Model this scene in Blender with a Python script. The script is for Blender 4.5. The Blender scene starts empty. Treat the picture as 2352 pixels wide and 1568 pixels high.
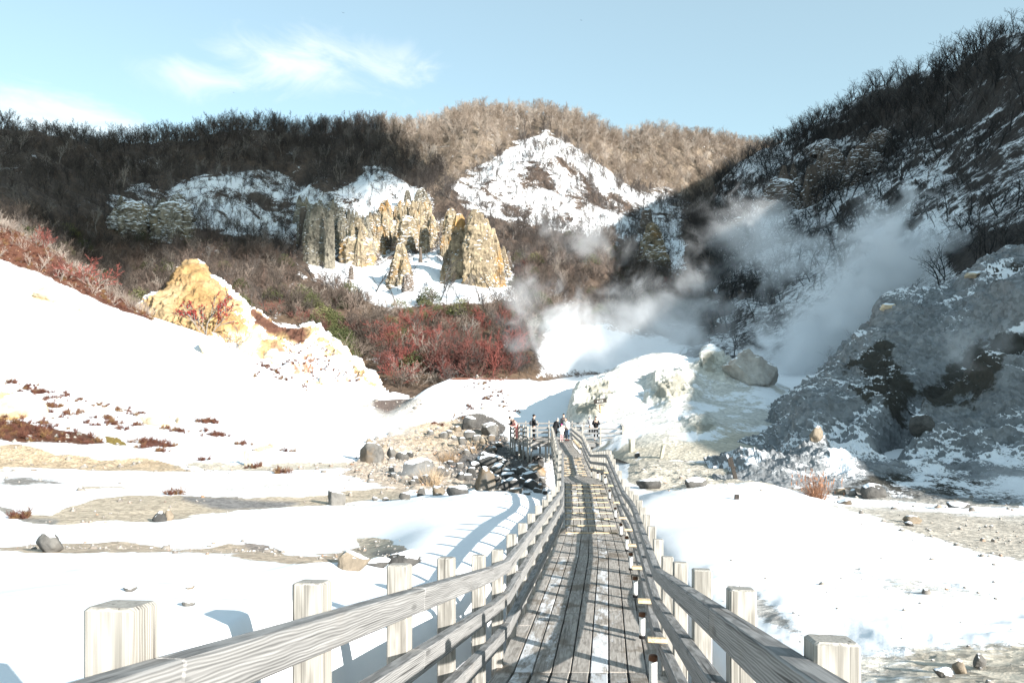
import bpy, bmesh, math, random
import numpy as np
from mathutils import Vector, Matrix
from mathutils.bvhtree import BVHTree

RNG = np.random.default_rng(7)
random.seed(7)
scene = bpy.context.scene
COL = scene.collection
# camera model: level camera at the origin looking along +Y, 27 mm on a 36 mm sensor
CU, CV, F = 1176.0, 784.0, 1764.0

def PT(u, v, y):
    return Vector(((u - CU) / F * y, y, (CV - v) / F * y))

# ------------------------------------------------------------------ tagging
def tag(o, label=None, cat=None, group=None, kind=None):
    if label: o['label'] = label
    if cat: o['category'] = cat
    if group: o['group'] = group
    if kind: o['kind'] = kind
    return o

def link(o, parent=None):
    COL.objects.link(o)
    if parent is not None:
        o.parent = parent
    return o

def empty(name, loc, rz=0.0):
    o = bpy.data.objects.new(name, None)
    o.empty_display_size = 0.2
    link(o)
    o.location = loc
    o.rotation_euler = (0, 0, rz)
    return o

# ------------------------------------------------------------------ numpy noise
def _hash(i, j, k, seed):
    with np.errstate(over='ignore'):
        h = (i.astype(np.int64) * 374761393 + j.astype(np.int64) * 668265263 + k.astype(np.int64) * 2147483647 + seed * 1274126177) & 0xFFFFFFFF
        h = ((h ^ (h >> 13)) * 1274126177) & 0xFFFFFFFF
        h = ((h ^ (h >> 16)) * 2246822519) & 0xFFFFFFFF
        h = h ^ (h >> 15)
    return (h & 0xFFFFFF).astype(np.float64) / 0xFFFFFF

def vnoise(p, seed=0):
    f = np.floor(p)
    t = p - f
    t = t * t * t * (t * (t * 6 - 15) + 10)
    i, j, k = f[..., 0], f[..., 1], f[..., 2]
    out = 0
    for a in (0, 1):
        wa = t[..., 0] if a else 1 - t[..., 0]
        for b in (0, 1):
            wb = t[..., 1] if b else 1 - t[..., 1]
            for c in (0, 1):
                wc = t[..., 2] if c else 1 - t[..., 2]
                out = out + wa * wb * wc * _hash(i + a, j + b, k + c, seed)
    return out * 2 - 1

def fbm(p, scale, octv=4, gain=0.5, seed=0):
    p = np.asarray(p) / scale
    a, s, n = 1.0, 0.0, 0.0
    for o in range(octv):
        s = s + a * vnoise(p * (2.03 ** o) + o * 17.3, seed + o)
        n += a
        a *= gain
    return s / n

def ridged(p, scale, octv=4, gain=0.55, seed=0):
    p = np.asarray(p) / scale
    a, s, n = 1.0, 0.0, 0.0
    for o in range(octv):
        s = s + a * (1 - 2 * np.abs(vnoise(p * (2.03 ** o) + o * 11.7, seed + o)))
        n += a
        a *= gain
    return s / n

# ------------------------------------------------------------------ mesh building
def fast_mesh(name, V, faces, mats, attrs=None, smooth=True, mat_idx=None):
    """V (n,3); faces: list of int arrays (m,3) and/or (m,4)."""
    me = bpy.data.meshes.new(name)
    V = np.asarray(V, dtype=np.float32)
    me.vertices.add(len(V))
    me.vertices.foreach_set('co', V.ravel())
    faces = [np.asarray(f, dtype=np.int32) for f in faces if len(f)]
    nl = sum(f.size for f in faces)
    nf = sum(len(f) for f in faces)
    me.loops.add(nl)
    me.polygons.add(nf)
    me.loops.foreach_set('vertex_index', np.concatenate([f.ravel() for f in faces]))
    tot = np.concatenate([np.full(len(f), f.shape[1], dtype=np.int32) for f in faces])
    st = np.concatenate([[0], np.cumsum(tot)[:-1]]).astype(np.int32)
    me.polygons.foreach_set('loop_start', st)
    me.polygons.foreach_set('loop_total', tot)
    me.polygons.foreach_set('use_smooth', np.full(nf, smooth, dtype=bool))
    if mat_idx is not None:
        me.polygons.foreach_set('material_index', np.asarray(mat_idx, dtype=np.int32))
    for m in (mats if isinstance(mats, (list, tuple)) else [mats]):
        me.materials.append(m)
    me.update(calc_edges=True)
    me.validate()
    for k, a in (attrs or {}).items():
        a = np.asarray(a, dtype=np.float32)
        if a.ndim == 1:
            at = me.attributes.new(k, 'FLOAT', 'POINT')
            at.data.foreach_set('value', a)
        else:
            at = me.attributes.new(k, 'FLOAT_VECTOR', 'POINT')
            at.data.foreach_set('vector', a.ravel())
    return me

def obj(name, me, parent=None):
    return link(bpy.data.objects.new(name, me), parent)

# ------------------------------------------------------------------ materials
def mat(name):
    m = bpy.data.materials.new(name)
    m.use_nodes = True
    nt = m.node_tree
    for n in list(nt.nodes):
        if n.type not in ('OUTPUT_MATERIAL', 'BSDF_PRINCIPLED'):
            nt.nodes.remove(n)
    b = nt.nodes['Principled BSDF']
    b.inputs['Roughness'].default_value = 0.85
    b.inputs['Specular IOR Level'].default_value = 0.2
    return m, nt, b

def N(nt, typ, **kw):
    n = nt.nodes.new(typ)
    for k, v in kw.items():
        if k.startswith('i_'):
            key = k[2:]
            key = int(key) if key.isdigit() else key.replace('_', ' ')
            n.inputs[key].default_value = v
        else:
            setattr(n, k, v)
    return n

def L(nt, a, b):
    nt.links.new(a, b)

def math_node(nt, op, a, b=None, c=None, clamp=False):
    n = nt.nodes.new('ShaderNodeMath')
    n.operation = op
    n.use_clamp = clamp
    for i, x in enumerate((a, b, c)):
        if x is None: continue
        if isinstance(x, (int, float)): n.inputs[i].default_value = x
        else: nt.links.new(x, n.inputs[i])
    return n.outputs[0]

def mixc(nt, fac, a, b, mode='MIX'):
    n = nt.nodes.new('ShaderNodeMix')
    n.data_type = 'RGBA'
    n.blend_type = mode
    n.clamp_factor = True
    for s, x in ((n.inputs[0], fac), (n.inputs[6], a), (n.inputs[7], b)):
        if isinstance(x, (int, float)): s.default_value = x
        elif isinstance(x, tuple): s.default_value = (x + (1,))[:4]
        else: nt.links.new(x, s)
    return n.outputs[2]

def noise_tex(nt, vec, scale, detail=4, rough=0.55, dist=0.0):
    n = nt.nodes.new('ShaderNodeTexNoise')
    n.inputs['Scale'].default_value = scale
    n.inputs['Detail'].default_value = detail
    n.inputs['Roughness'].default_value = rough
    n.inputs['Distortion'].default_value = dist
    if vec is not None: nt.links.new(vec, n.inputs['Vector'])
    return n.outputs['Fac']

def ramp(nt, fac, stops):
    n = nt.nodes.new('ShaderNodeValToRGB')
    e = n.color_ramp.elements
    while len(e) < len(stops): e.new(0.5)
    for x, (p, c) in zip(e, stops):
        x.position = p
        x.color = (c + (1,))[:4] if isinstance(c, tuple) else (c, c, c, 1)
    nt.links.new(fac, n.inputs[0])
    return n.outputs[0]

def smooth(nt, x, lo, hi):
    n = nt.nodes.new('ShaderNodeMapRange')
    n.interpolation_type = 'SMOOTHSTEP'
    n.inputs[1].default_value = lo
    n.inputs[2].default_value = hi
    nt.links.new(x, n.inputs[0])
    return n.outputs[0]

def pos(nt):
    return nt.nodes.new('ShaderNodeNewGeometry').outputs['Position']

def objco(nt):
    return nt.nodes.new('ShaderNodeTexCoord').outputs['Object']

def attr(nt, name):
    n = nt.nodes.new('ShaderNodeAttribute')
    n.attribute_name = name
    return n

def bump(nt, b, h, strength, dist):
    n = nt.nodes.new('ShaderNodeBump')
    n.inputs['Strength'].default_value = strength
    n.inputs['Distance'].default_value = dist
    nt.links.new(h, n.inputs['Height'])
    nt.links.new(n.outputs[0], b.inputs['Normal'])
    return n

SNOW = (0.84, 0.86, 0.88)

def terrain_mat(name, edge_scale, edge_amp, grain_scale, soil_var=0.5, bump_d=0.03, snow_bump=0.01, slope=None, crust=None):
    """Snow lying over bare ground; attributes 'bare' (0 snow .. 1 ground) and 'soil' (ground colour)."""
    m, nt, b = mat(name)
    p = pos(nt)
    bare = attr(nt, 'bare').outputs['Fac']
    soil = attr(nt, 'soil').outputs['Color']
    e1 = noise_tex(nt, p, edge_scale, 6, 0.65)
    e2 = noise_tex(nt, p, edge_scale * 7.3, 5, 0.7)
    e = math_node(nt, 'ADD', math_node(nt, 'MULTIPLY', e1, 0.5), math_node(nt, 'MULTIPLY', e2, 0.5))
    e = math_node(nt, 'MULTIPLY', math_node(nt, 'SUBTRACT', e, 0.5), edge_amp)
    x = math_node(nt, 'ADD', bare, e)
    if slope:
        g = nt.nodes.new('ShaderNodeNewGeometry')
        sx = nt.nodes.new('ShaderNodeSeparateXYZ')
        nt.links.new(g.outputs['Normal'], sx.inputs[0])
        st = smooth(nt, sx.outputs[2], slope[1], slope[0])
        x = math_node(nt, 'ADD', x, math_node(nt, 'MULTIPLY', st, slope[2]))
    f = smooth(nt, x, 0.44, 0.56)
    g1 = noise_tex(nt, p, grain_scale, 6, 0.7)
    g2 = noise_tex(nt, p, grain_scale * 0.13, 4, 0.6)
    vor = nt.nodes.new('ShaderNodeTexVoronoi')
    vor.inputs['Scale'].default_value = grain_scale * 0.9
    nt.links.new(p, vor.inputs['Vector'])
    lum = math_node(nt, 'ADD', math_node(nt, 'MULTIPLY', g1, soil_var * 1.6), math_node(nt, 'MULTIPLY', g2, soil_var * 1.2))
    lum = math_node(nt, 'ADD', lum, 1.0 - soil_var * 1.4)
    vs = nt.nodes.new('ShaderNodeSeparateColor')
    nt.links.new(vor.outputs['Color'], vs.inputs[0])
    lum = math_node(nt, 'MULTIPLY', lum, math_node(nt, 'ADD', math_node(nt, 'MULTIPLY', vs.outputs[0], soil_var), 1 - soil_var * 0.5))
    cc = nt.nodes.new('ShaderNodeVectorMath')
    cc.operation = 'SCALE'
    nt.links.new(soil, cc.inputs[0])
    nt.links.new(lum, cc.inputs['Scale'])
    col = cc.outputs[0]
    if crust:
        c1 = noise_tex(nt, p, crust[0], 7, 0.65)
        cr = attr(nt, 'crust').outputs['Fac']
        c1 = math_node(nt, 'ADD', c1, math_node(nt, 'MULTIPLY', math_node(nt, 'SUBTRACT', cr, 0.5), crust[3]))
        col = mixc(nt, smooth(nt, c1, crust[1], crust[1] + 0.08), col, crust[2])
    sn = mixc(nt, noise_tex(nt, p, 0.35, 5, .6), (0.76, 0.78, 0.80), (0.88, 0.89, 0.90))
    out = mixc(nt, f, sn, col)
    L(nt, out, b.inputs['Base Color'])
    # relief: gravel where bare, soft wind crust where snow
    hb = math_node(nt, 'MULTIPLY', math_node(nt, 'ADD', g1, math_node(nt, 'MULTIPLY', vor.outputs['Distance'], 0.6)), f)
    hs = math_node(nt, 'MULTIPLY', math_node(nt, 'SUBTRACT', 1.0, f), 1.0 + snow_bump)
    h = math_node(nt, 'ADD', math_node(nt, 'MULTIPLY', hb, 1.0), hs)
    h = math_node(nt, 'ADD', h, math_node(nt, 'MULTIPLY', noise_tex(nt, p, 2.2, 5, 0.6), snow_bump * 40))
    h = math_node(nt, 'ADD', h, math_node(nt, 'MULTIPLY', noise_tex(nt, p, 14.0, 4, 0.7), snow_bump * 22))
    bump(nt, b, h, 0.8, bump_d)
    b.inputs['Roughness'].default_value = 0.8
    return m

def wood_mat(name, dark, light, weather=0.35, frost=False):
    m, nt, b = mat(name)
    gc = attr(nt, 'gc').outputs['Vector']
    mp = nt.nodes.new('ShaderNodeMapping')
    mp.inputs['Scale'].default_value = (1.1, 34, 34)
    L(nt, gc, mp.inputs[0])
    n1 = noise_tex(nt, mp.outputs[0], 1.0, 5, 0.6, 1.2)
    mp2 = nt.nodes.new('ShaderNodeMapping')
    mp2.inputs['Scale'].default_value = (2.2, 150, 150)
    L(nt, gc, mp2.inputs[0])
    n2 = noise_tex(nt, mp2.outputs[0], 1.0, 3, 0.6)
    wv = nt.nodes.new('ShaderNodeTexWave')
    wv.bands_direction = 'Z'
    wv.inputs['Scale'].default_value = 16.0
    wv.inputs['Distortion'].default_value = 9.0
    wv.inputs['Detail'].default_value = 2.0
    wv.inputs['Detail Scale'].default_value = 0.6
    mp3 = nt.nodes.new('ShaderNodeMapping')
    mp3.inputs['Scale'].default_value = (0.35, 2.2, 2.2)
    L(nt, gc, mp3.inputs[0])
    L(nt, mp3.outputs[0], wv.inputs[0])
    # knots
    vo = nt.nodes.new('ShaderNodeTexVoronoi')
    vo.inputs['Scale'].default_value = 1.0
    mp4 = nt.nodes.new('ShaderNodeMapping')
    mp4.inputs['Scale'].default_value = (2.4, 9, 9)
    L(nt, gc, mp4.inputs[0])
    L(nt, mp4.outputs[0], vo.inputs['Vector'])
    kn = smooth(nt, vo.outputs['Distance'], 0.20, 0.10)
    f = math_node(nt, 'ADD', math_node(nt, 'MULTIPLY', n1, 0.45), math_node(nt, 'MULTIPLY', n2, 0.42))
    f = math_node(nt, 'ADD', f, math_node(nt, 'MULTIPLY', wv.outputs['Fac'], 0.20))
    col = ramp(nt, f, [(0.30, dark), (0.70, light)])
    col = mixc(nt, math_node(nt, 'MULTIPLY', kn, 0.5), col, tuple(c * 0.6 for c in dark))
    mpc = nt.nodes.new('ShaderNodeMapping')
    mpc.inputs['Scale'].default_value = (0.9, 60, 60)
    L(nt, gc, mpc.inputs[0])
    ck = smooth(nt, noise_tex(nt, mpc.outputs[0], 1.0, 2, 0.5), 0.63, 0.70)
    col = mixc(nt, math_node(nt, 'MULTIPLY', ck, 0.75), col, tuple(c * 0.35 for c in dark))
    st = noise_tex(nt, gc, 1.7, 5, 0.6)
    col = mixc(nt, math_node(nt, 'MULTIPLY', smooth(nt, st, 0.55, 0.75), weather), col, (0.20, 0.16, 0.12))
    if frost:
        fr = attr(nt, 'frost').outputs['Fac']
        p = pos(nt)
        ws = smooth(nt, noise_tex(nt, p, 1.5, 4, 0.6), 0.52, 0.62)
        col = mixc(nt, math_node(nt, 'MULTIPLY', ws, 0.65), col, (0.13, 0.10, 0.07))
        mp5 = nt.nodes.new('ShaderNodeMapping')
        mp5.inputs['Scale'].default_value = (2.0, 7, 7)
        L(nt, gc, mp5.inputs[0])
        fx = math_node(nt, 'ADD', math_node(nt, 'MULTIPLY', noise_tex(nt, p, 1.1, 3, 0.6), 0.35), math_node(nt, 'MULTIPLY', math_node(nt, 'MULTIPLY_ADD', noise_tex(nt, mp5.outputs[0], 1.0, 8, 0.72), 1.9, -.45), 0.65))
        fx = math_node(nt, 'ADD', fx, math_node(nt, 'SUBTRACT', fr, 0.5))
        col = mixc(nt, math_node(nt, 'MULTIPLY', smooth(nt, fx, 0.46, 0.64), .85), col, (0.72, 0.74, 0.76))
    L(nt, col, b.inputs['Base Color'])
    b.inputs['Roughness'].default_value = 0.75
    bump(nt, b, f, 0.5, 0.004)
    return m

def rock_mat(name, c1, c2, c3=None, scale=1.0, snow=0.7, snow_amp=0.5, bd=0.06, lohi=(0.3, 0.68), pits=0.0):
    m, nt, b = mat(name)
    p = pos(nt)
    n1 = noise_tex(nt, p, 1.3 * scale, 7, 0.65)
    n2 = noise_tex(nt, p, 6.0 * scale, 6, 0.7)
    col = ramp(nt, math_node(nt, 'ADD', math_node(nt, 'MULTIPLY', n1, 0.6), math_node(nt, 'MULTIPLY', n2, 0.4)), [(lohi[0], c1), (lohi[1], c2)])
    if pits:
        vo = nt.nodes.new('ShaderNodeTexVoronoi')
        vo.inputs['Scale'].default_value = 2.6 * scale
        L(nt, p, vo.inputs['Vector'])
        pt = math_node(nt, 'MULTIPLY', smooth(nt, vo.outputs['Distance'], 0.36, 0.16), smooth(nt, n1, 0.45, 0.55))
        col = mixc(nt, math_node(nt, 'MULTIPLY', pt, pits), col, tuple(x * .35 for x in c1))
    if c3:
        col = mixc(nt, smooth(nt, noise_tex(nt, p, 0.55 * scale, 5, 0.6), 0.53, 0.68), col, c3)
    oi = nt.nodes.new('ShaderNodeObjectInfo')
    col = mixc(nt, 1.0, col, ramp(nt, oi.outputs['Random'], [(0, 0.7), (1, 1.0)]), 'MULTIPLY')
    if snow is not None:
        g = nt.nodes.new('ShaderNodeNewGeometry')
        sx = nt.nodes.new('ShaderNodeSeparateXYZ')
        L(nt, g.outputs['Normal'], sx.inputs[0])
        x = math_node(nt, 'ADD', sx.outputs[2], math_node(nt, 'MULTIPLY', math_node(nt, 'SUBTRACT', noise_tex(nt, p, 2.0 * scale, 5, 0.6), 0.5), snow_amp))
        col = mixc(nt, smooth(nt, x, snow, snow + 0.06), col, SNOW)
    L(nt, col, b.inputs['Base Color'])
    h = math_node(nt, 'ADD', math_node(nt, 'MULTIPLY', n1, 0.8), math_node(nt, 'MULTIPLY', n2, 0.5))
    bump(nt, b, h, 0.9, bd)
    return m

def plain_mat(name, c, rough=0.8, var=0.25, scale=8.0, rand=0.0):
    m, nt, b = mat(name)
    n = noise_tex(nt, objco(nt), scale, 4, 0.6)
    col = mixc(nt, n, tuple(x * (1 - var) for x in c), tuple(min(1, x * (1 + var)) for x in c))
    if rand:
        oi = nt.nodes.new('ShaderNodeObjectInfo')
        col = mixc(nt, 1.0, col, ramp(nt, oi.outputs['Random'], [(0, 1 - rand), (1, 1.0)]), 'MULTIPLY')
    L(nt, col, b.inputs['Base Color'])
    b.inputs['Roughness'].default_value = rough
    return m

def bark_mat(name, stops):
    """bark whose tone differs from tree to tree"""
    m, nt, b = mat(name)
    oi = nt.nodes.new('ShaderNodeObjectInfo')
    col = ramp(nt, oi.outputs['Random'], stops)
    L(nt, col, b.inputs['Base Color'])
    b.inputs['Roughness'].default_value = 0.9
    return m

M = {}
M['ground'] = terrain_mat('snow_over_gravel', 0.8, 1.0, 11.0, 0.7, 0.03, 0.006)
M['hill'] = terrain_mat('snowy_hillside', 0.34, 1.6, 1.6, 0.5, 0.25, 0.01)
M['shadehill'] = terrain_mat('dusted_hillside', 1.1, 1.7, 2.2, 0.5, 0.25, 0.01, slope=(0.45, 0.8, 0.25))
M['mound'] = terrain_mat('snow_dusted_clay', 0.7, 0.8, 5.0, 0.35, 0.08, 0.012, slope=(0.62, 0.86, 0.35), crust=(0.5, 0.62, (0.30, 0.285, 0.235), 0.5))
M['crag'] = terrain_mat('frosted_crag', 0.9, 1.5, 4.0, 0.5, 0.14, 0.015, slope=(0.55, 0.85, 0.30), crust=(0.42, 0.50, (0.055, 0.052, 0.044), 0.46))
M['talus'] = terrain_mat('ochre_talus', 0.35, 0.9, 2.5, 0.35, 0.12, 0.01, slope=(0.55, 0.8, 0.2))
M['wood'] = wood_mat('weathered_wood', (0.085, 0.085, 0.083), (0.32, 0.315, 0.305))  # rail grey taken darker to add the shade of the inner side
M['post'] = wood_mat('weathered_post_wood', (0.15, 0.14, 0.122), (0.42, 0.40, 0.36), 0.2)
M['deck'] = wood_mat('deck_boards', (0.19, 0.17, 0.15), (0.44, 0.41, 0.37), 0.5, frost=True)
M['cleat'] = wood_mat('fresh_wood', (0.50, 0.36, 0.20), (0.75, 0.60, 0.40), 0.1)
M['darkwood'] = wood_mat('dark_old_wood', (0.02, 0.018, 0.016), (0.06, 0.052, 0.045), 0.2)
M['stump'] = wood_mat('grey_stump_wood', (0.22, 0.21, 0.16), (0.50, 0.48, 0.38), 0.3)
M['brownpole'] = wood_mat('brown_pole_wood', (0.20, 0.12, 0.06), (0.42, 0.27, 0.15), 0.2)
M['boulder'] = rock_mat('grey_boulder', (0.05, 0.048, 0.046), (0.22, 0.21, 0.19), (0.15, 0.115, 0.08), 1.0, 0.72, 0.5, 0.05)
M['darkboulder'] = rock_mat('dark_boulder', (0.03, 0.03, 0.03), (0.14, 0.135, 0.125), None, 1.4, 0.70, 0.5, 0.05)
M['tanboulder'] = rock_mat('tan_boulder', (0.12, 0.10, 0.075), (0.34, 0.28, 0.21), (0.26, 0.16, 0.085), 1.3, 0.86, 0.3, 0.05)
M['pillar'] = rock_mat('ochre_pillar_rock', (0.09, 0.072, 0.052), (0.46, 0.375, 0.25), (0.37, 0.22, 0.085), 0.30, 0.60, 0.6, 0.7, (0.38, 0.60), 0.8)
M['greypillar'] = rock_mat('grey_shade_pillar_rock', (0.08, 0.074, 0.06), (0.34, 0.305, 0.24), (0.25, 0.20, 0.12), 0.30, 0.60, 0.6, 0.7, (0.38, 0.60), 0.8)  # greyer rock, also the darkened copy of the ochre rock for shaded pillars
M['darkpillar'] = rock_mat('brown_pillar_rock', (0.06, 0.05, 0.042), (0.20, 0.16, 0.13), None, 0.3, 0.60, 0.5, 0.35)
M['dome'] = rock_mat('grey_dome_rock', (0.22, 0.20, 0.18), (0.56, 0.53, 0.49), (0.36, 0.30, 0.25), 0.45, 0.72, 0.5, 0.15)
M['ochre'] = rock_mat('ochre_rock', (0.42, 0.25, 0.08), (0.68, 0.54, 0.33), (0.50, 0.34, 0.14), 0.4, 0.80, 0.4, 0.15)
M['pale'] = rock_mat('pale_ochre_rock', (0.46, 0.36, 0.22), (0.70, 0.62, 0.48), None, 1.0, 0.80, 0.4, 0.06)
M['pebble'] = rock_mat('pebble', (0.10, 0.095, 0.09), (0.40, 0.36, 0.31), (0.34, 0.20, 0.12), 2.0, 0.9, 0.3, 0.02)
M['bark'] = bark_mat('tree_bark', [(0.0, (0.036, 0.031, 0.029)), (0.45, (0.066, 0.056, 0.051)), (0.85, (0.105, 0.09, 0.08)), (1.0, (0.24, 0.22, 0.20))])
M['shadebark'] = bark_mat('shade_tree_bark', [(0.0, (0.016, 0.017, 0.018)), (0.7, (0.038, 0.037, 0.036)), (1.0, (0.095, 0.088, 0.082))])  # darker bark copy, the right hill's shade put into its colour
M['palebark'] = bark_mat('pale_sapling_bark', [(0.0, (0.16, 0.125, 0.105)), (1.0, (0.38, 0.33, 0.285))])
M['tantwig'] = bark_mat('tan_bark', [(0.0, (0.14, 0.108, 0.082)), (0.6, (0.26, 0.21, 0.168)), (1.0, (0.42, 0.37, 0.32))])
M['shrubbark'] = bark_mat('shrub_bark', [(0.0, (0.055, 0.045, 0.038)), (0.5, (0.10, 0.08, 0.066)), (0.85, (0.15, 0.105, 0.085)), (1.0, (0.30, 0.26, 0.22))])
M['redtwig'] = bark_mat('red_twig', [(0.0, (0.085, 0.045, 0.038)), (0.6, (0.15, 0.055, 0.046)), (1.0, (0.23, 0.07, 0.057))])
M['berry'] = plain_mat('red_berry', (0.30, 0.035, 0.03), 0.5)
M['bamboo'] = bark_mat('dwarf_bamboo_leaf', [(0.0, (0.045, 0.055, 0.022)), (0.7, (0.09, 0.10, 0.04)), (1.0, (0.16, 0.16, 0.07))])
M['heather'] = bark_mat('heather_twig', [(0.0, (0.075, 0.03, 0.024)), (0.6, (0.135, 0.058, 0.038)), (1.0, (0.19, 0.115, 0.05))])
M['straw'] = bark_mat('dry_straw', [(0.0, (0.30, 0.21, 0.13)), (1.0, (0.46, 0.35, 0.23))])
M['redstraw'] = bark_mat('reddish_straw', [(0.0, (0.24, 0.125, 0.075)), (1.0, (0.38, 0.24, 0.15))])
# ------------------------------------------------------------------ camera, sun, sky
cam = bpy.data.cameras.new('camera')
cam.lens = 36.0 * F / 2352.0
cam.sensor_width = 36.0
cam.clip_start = 0.05
cam.clip_end = 6000
co = link(bpy.data.objects.new('camera', cam))
co.rotation_euler = (math.radians(90), 0, 0)
scene.camera = co

EL, AZ = math.radians(21.5), math.radians(135)      # sun behind the right shoulder
SUN = Vector((math.sin(AZ) * math.cos(EL), math.cos(AZ) * math.cos(EL), math.sin(EL)))
sl = bpy.data.lights.new('sun', 'SUN')
sl.energy = 5.0
sl.angle = math.radians(0.53)
sl.color = (1.0, 0.955, 0.90)
so = link(bpy.data.objects.new('sun', sl))
so.rotation_euler = SUN.to_track_quat('Z', 'Y').to_euler()

w = bpy.data.worlds.new('World')
scene.world = w
w.use_nodes = True
nt = w.node_tree
bg = nt.nodes['Background']
sky = nt.nodes.new('ShaderNodeTexSky')
sky.sky_type = 'NISHITA'
sky.sun_disc = False
sky.sun_elevation = EL
sky.sun_rotation = AZ
sky.air_density = 1.0
sky.dust_density = 0.6
sky.ozone_density = 1.0
tc = nt.nodes.new('ShaderNodeTexCoord')
d = tc.outputs['Generated']
def cloud_mask(u, v, ru, rv):
    """soft elliptical patch of sky around the direction of an image point"""
    c = Vector(((u - CU) / F, 1.0, (CV - v) / F)).normalized()
    s1 = nt.nodes.new('ShaderNodeVectorMath'); s1.operation = 'SUBTRACT'
    nt.links.new(d, s1.inputs[0]); s1.inputs[1].default_value = c
    s2 = nt.nodes.new('ShaderNodeVectorMath'); s2.operation = 'MULTIPLY'
    nt.links.new(s1.outputs[0], s2.inputs[0]); s2.inputs[1].default_value = (F / ru, F / ru * 0.7, F / rv)
    s3 = nt.nodes.new('ShaderNodeVectorMath'); s3.operation = 'LENGTH'
    nt.links.new(s2.outputs[0], s3.inputs[0])
    return smooth(nt, s3.outputs['Value'], 1.1, 0.0)
mk = None
for (u, v, ru, rv, a) in [(440, 185, 230, 80, 1.05), (690, 150, 300, 110, 1.15), (900, 140, 190, 90, 1.05), (360, 125, 150, 45, .45),
                          (110, 275, 300, 100, 1.35), (-150, 250, 300, 110, 1.2), (760, 200, 330, 60, .6), (170, 140, 60, 40, .3), (270, 300, 200, 40, .5)]:
    x = math_node(nt, 'MULTIPLY', cloud_mask(u, v, ru, rv), a)
    mk = x if mk is None else math_node(nt, 'MAXIMUM', mk, x)
mpn = nt.nodes.new('ShaderNodeMapping')
mpn.inputs['Scale'].default_value = (1, 1, 1.7)
nt.links.new(d, mpn.inputs[0])
cn = noise_tex(nt, mpn.outputs[0], 11.0, 10, 0.62, 1.2)
cn2 = noise_tex(nt, mpn.outputs[0], 3.0, 4, 0.5)
cl = math_node(nt, 'ADD', math_node(nt, 'MULTIPLY', cn, 0.75), math_node(nt, 'MULTIPLY', cn2, 0.25))
cl = math_node(nt, 'ADD', math_node(nt, 'MULTIPLY', math_node(nt, 'SUBTRACT', cl, 0.5), 1.9), math_node(nt, 'SUBTRACT', math_node(nt, 'MULTIPLY', mk, 0.80), 0.36))
cf = math_node(nt, 'MULTIPLY', smooth(nt, cl, -0.05, 0.95), 0.66)
SKY_STR = 0.072
CLOUD = nt.nodes.new('ShaderNodeRGB')
CLOUD.outputs[0].default_value = (7.0, 7.2, 7.2, 1)
tint = mixc(nt, 0.26, mixc(nt, 1.0, sky.outputs[0], (0.92, 1.06, 0.98), 'MULTIPLY'), (6.0, 7.5, 7.8))
mx = mixc(nt, cf, tint, CLOUD.outputs[0])
nt.links.new(mx, bg.inputs[0])
bg.inputs[1].default_value = SKY_STR

vs = scene.view_settings
vs.view_transform = 'Standard'
vs.look = 'None'
vs.gamma = 1.0
vs.exposure = 1.4
scene.display_settings.display_device = 'sRGB'
cy = scene.cycles
cy.max_bounces = 6
cy.diffuse_bounces = 3
cy.glossy_bounces = 2
cy.transmission_bounces = 2
cy.transparent_max_bounces = 8
cy.volume_bounces = 5
cy.volume_step_rate = 1.0
cy.volume_max_steps = 200
cy.use_denoising = True
cy.caustics_reflective = False
cy.caustics_refractive = False

# ------------------------------------------------------------------ terrain by feature lines
def interp_row(row, us):
    """row: list of (u, v, y[, x-depth]); returns Y, YX, Z sampled at us"""
    row = sorted(row)
    ru = np.array([r[0] for r in row], float)
    ry = np.array([r[2] for r in row], float)
    ryx = np.array([r[3] if len(r) > 3 else r[2] for r in row], float)
    rz = np.array([r[1] if len(r) > 3 else (CV - r[1]) / F * r[2] for r in row], float)
    out = []
    for a in (ry, ryx, rz):
        out.append(pchip(ru, a, us))
    return out

def pchip(x, y, xs):
    xs = np.clip(xs, x[0], x[-1])
    if len(x) == 1:
        return np.full_like(xs, y[0])
    h = np.diff(x)
    dl = np.diff(y) / h
    m = np.zeros_like(y)
    m[0], m[-1] = dl[0], dl[-1]
    for i in range(1, len(x) - 1):
        if dl[i - 1] * dl[i] > 0:
            w1, w2 = 2 * h[i] + h[i - 1], h[i] + 2 * h[i - 1]
            m[i] = (w1 + w2) / (w1 / dl[i - 1] + w2 / dl[i])
    k = np.clip(np.searchsorted(x, xs) - 1, 0, len(x) - 2)
    t = (xs - x[k]) / h[k]
    t2, t3 = t * t, t * t * t
    return (2 * t3 - 3 * t2 + 1) * y[k] + (t3 - 2 * t2 + t) * h[k] * m[k] + (-2 * t3 + 3 * t2) * y[k + 1] + (t3 - t2) * h[k] * m[k + 1]

def pchip_rows(rows, counts):
    """rows (k,n) -> resampled along axis 0 with the given number of steps in each interval (monotone cubic)"""
    k, n = rows.shape
    dl = np.diff(rows, axis=0)
    m = np.zeros_like(rows)
    m[0], m[-1] = dl[0], dl[-1]
    a, b = dl[:-1], dl[1:]
    with np.errstate(divide='ignore', invalid='ignore'):
        hm = np.where(a * b > 0, 2 * a * b / (a + b), 0)
    m[1:-1] = np.nan_to_num(hm)
    out = []
    for i in range(k - 1):
        for t in np.arange(counts[i]) / counts[i]:
            t2, t3 = t * t, t * t * t
            out.append((2 * t3 - 3 * t2 + 1) * rows[i] + (t3 - 2 * t2 + t) * m[i] + (-2 * t3 + 3 * t2) * rows[i + 1] + (t3 - t2) * m[i + 1])
    out.append(rows[-1])
    return np.array(out)

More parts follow.
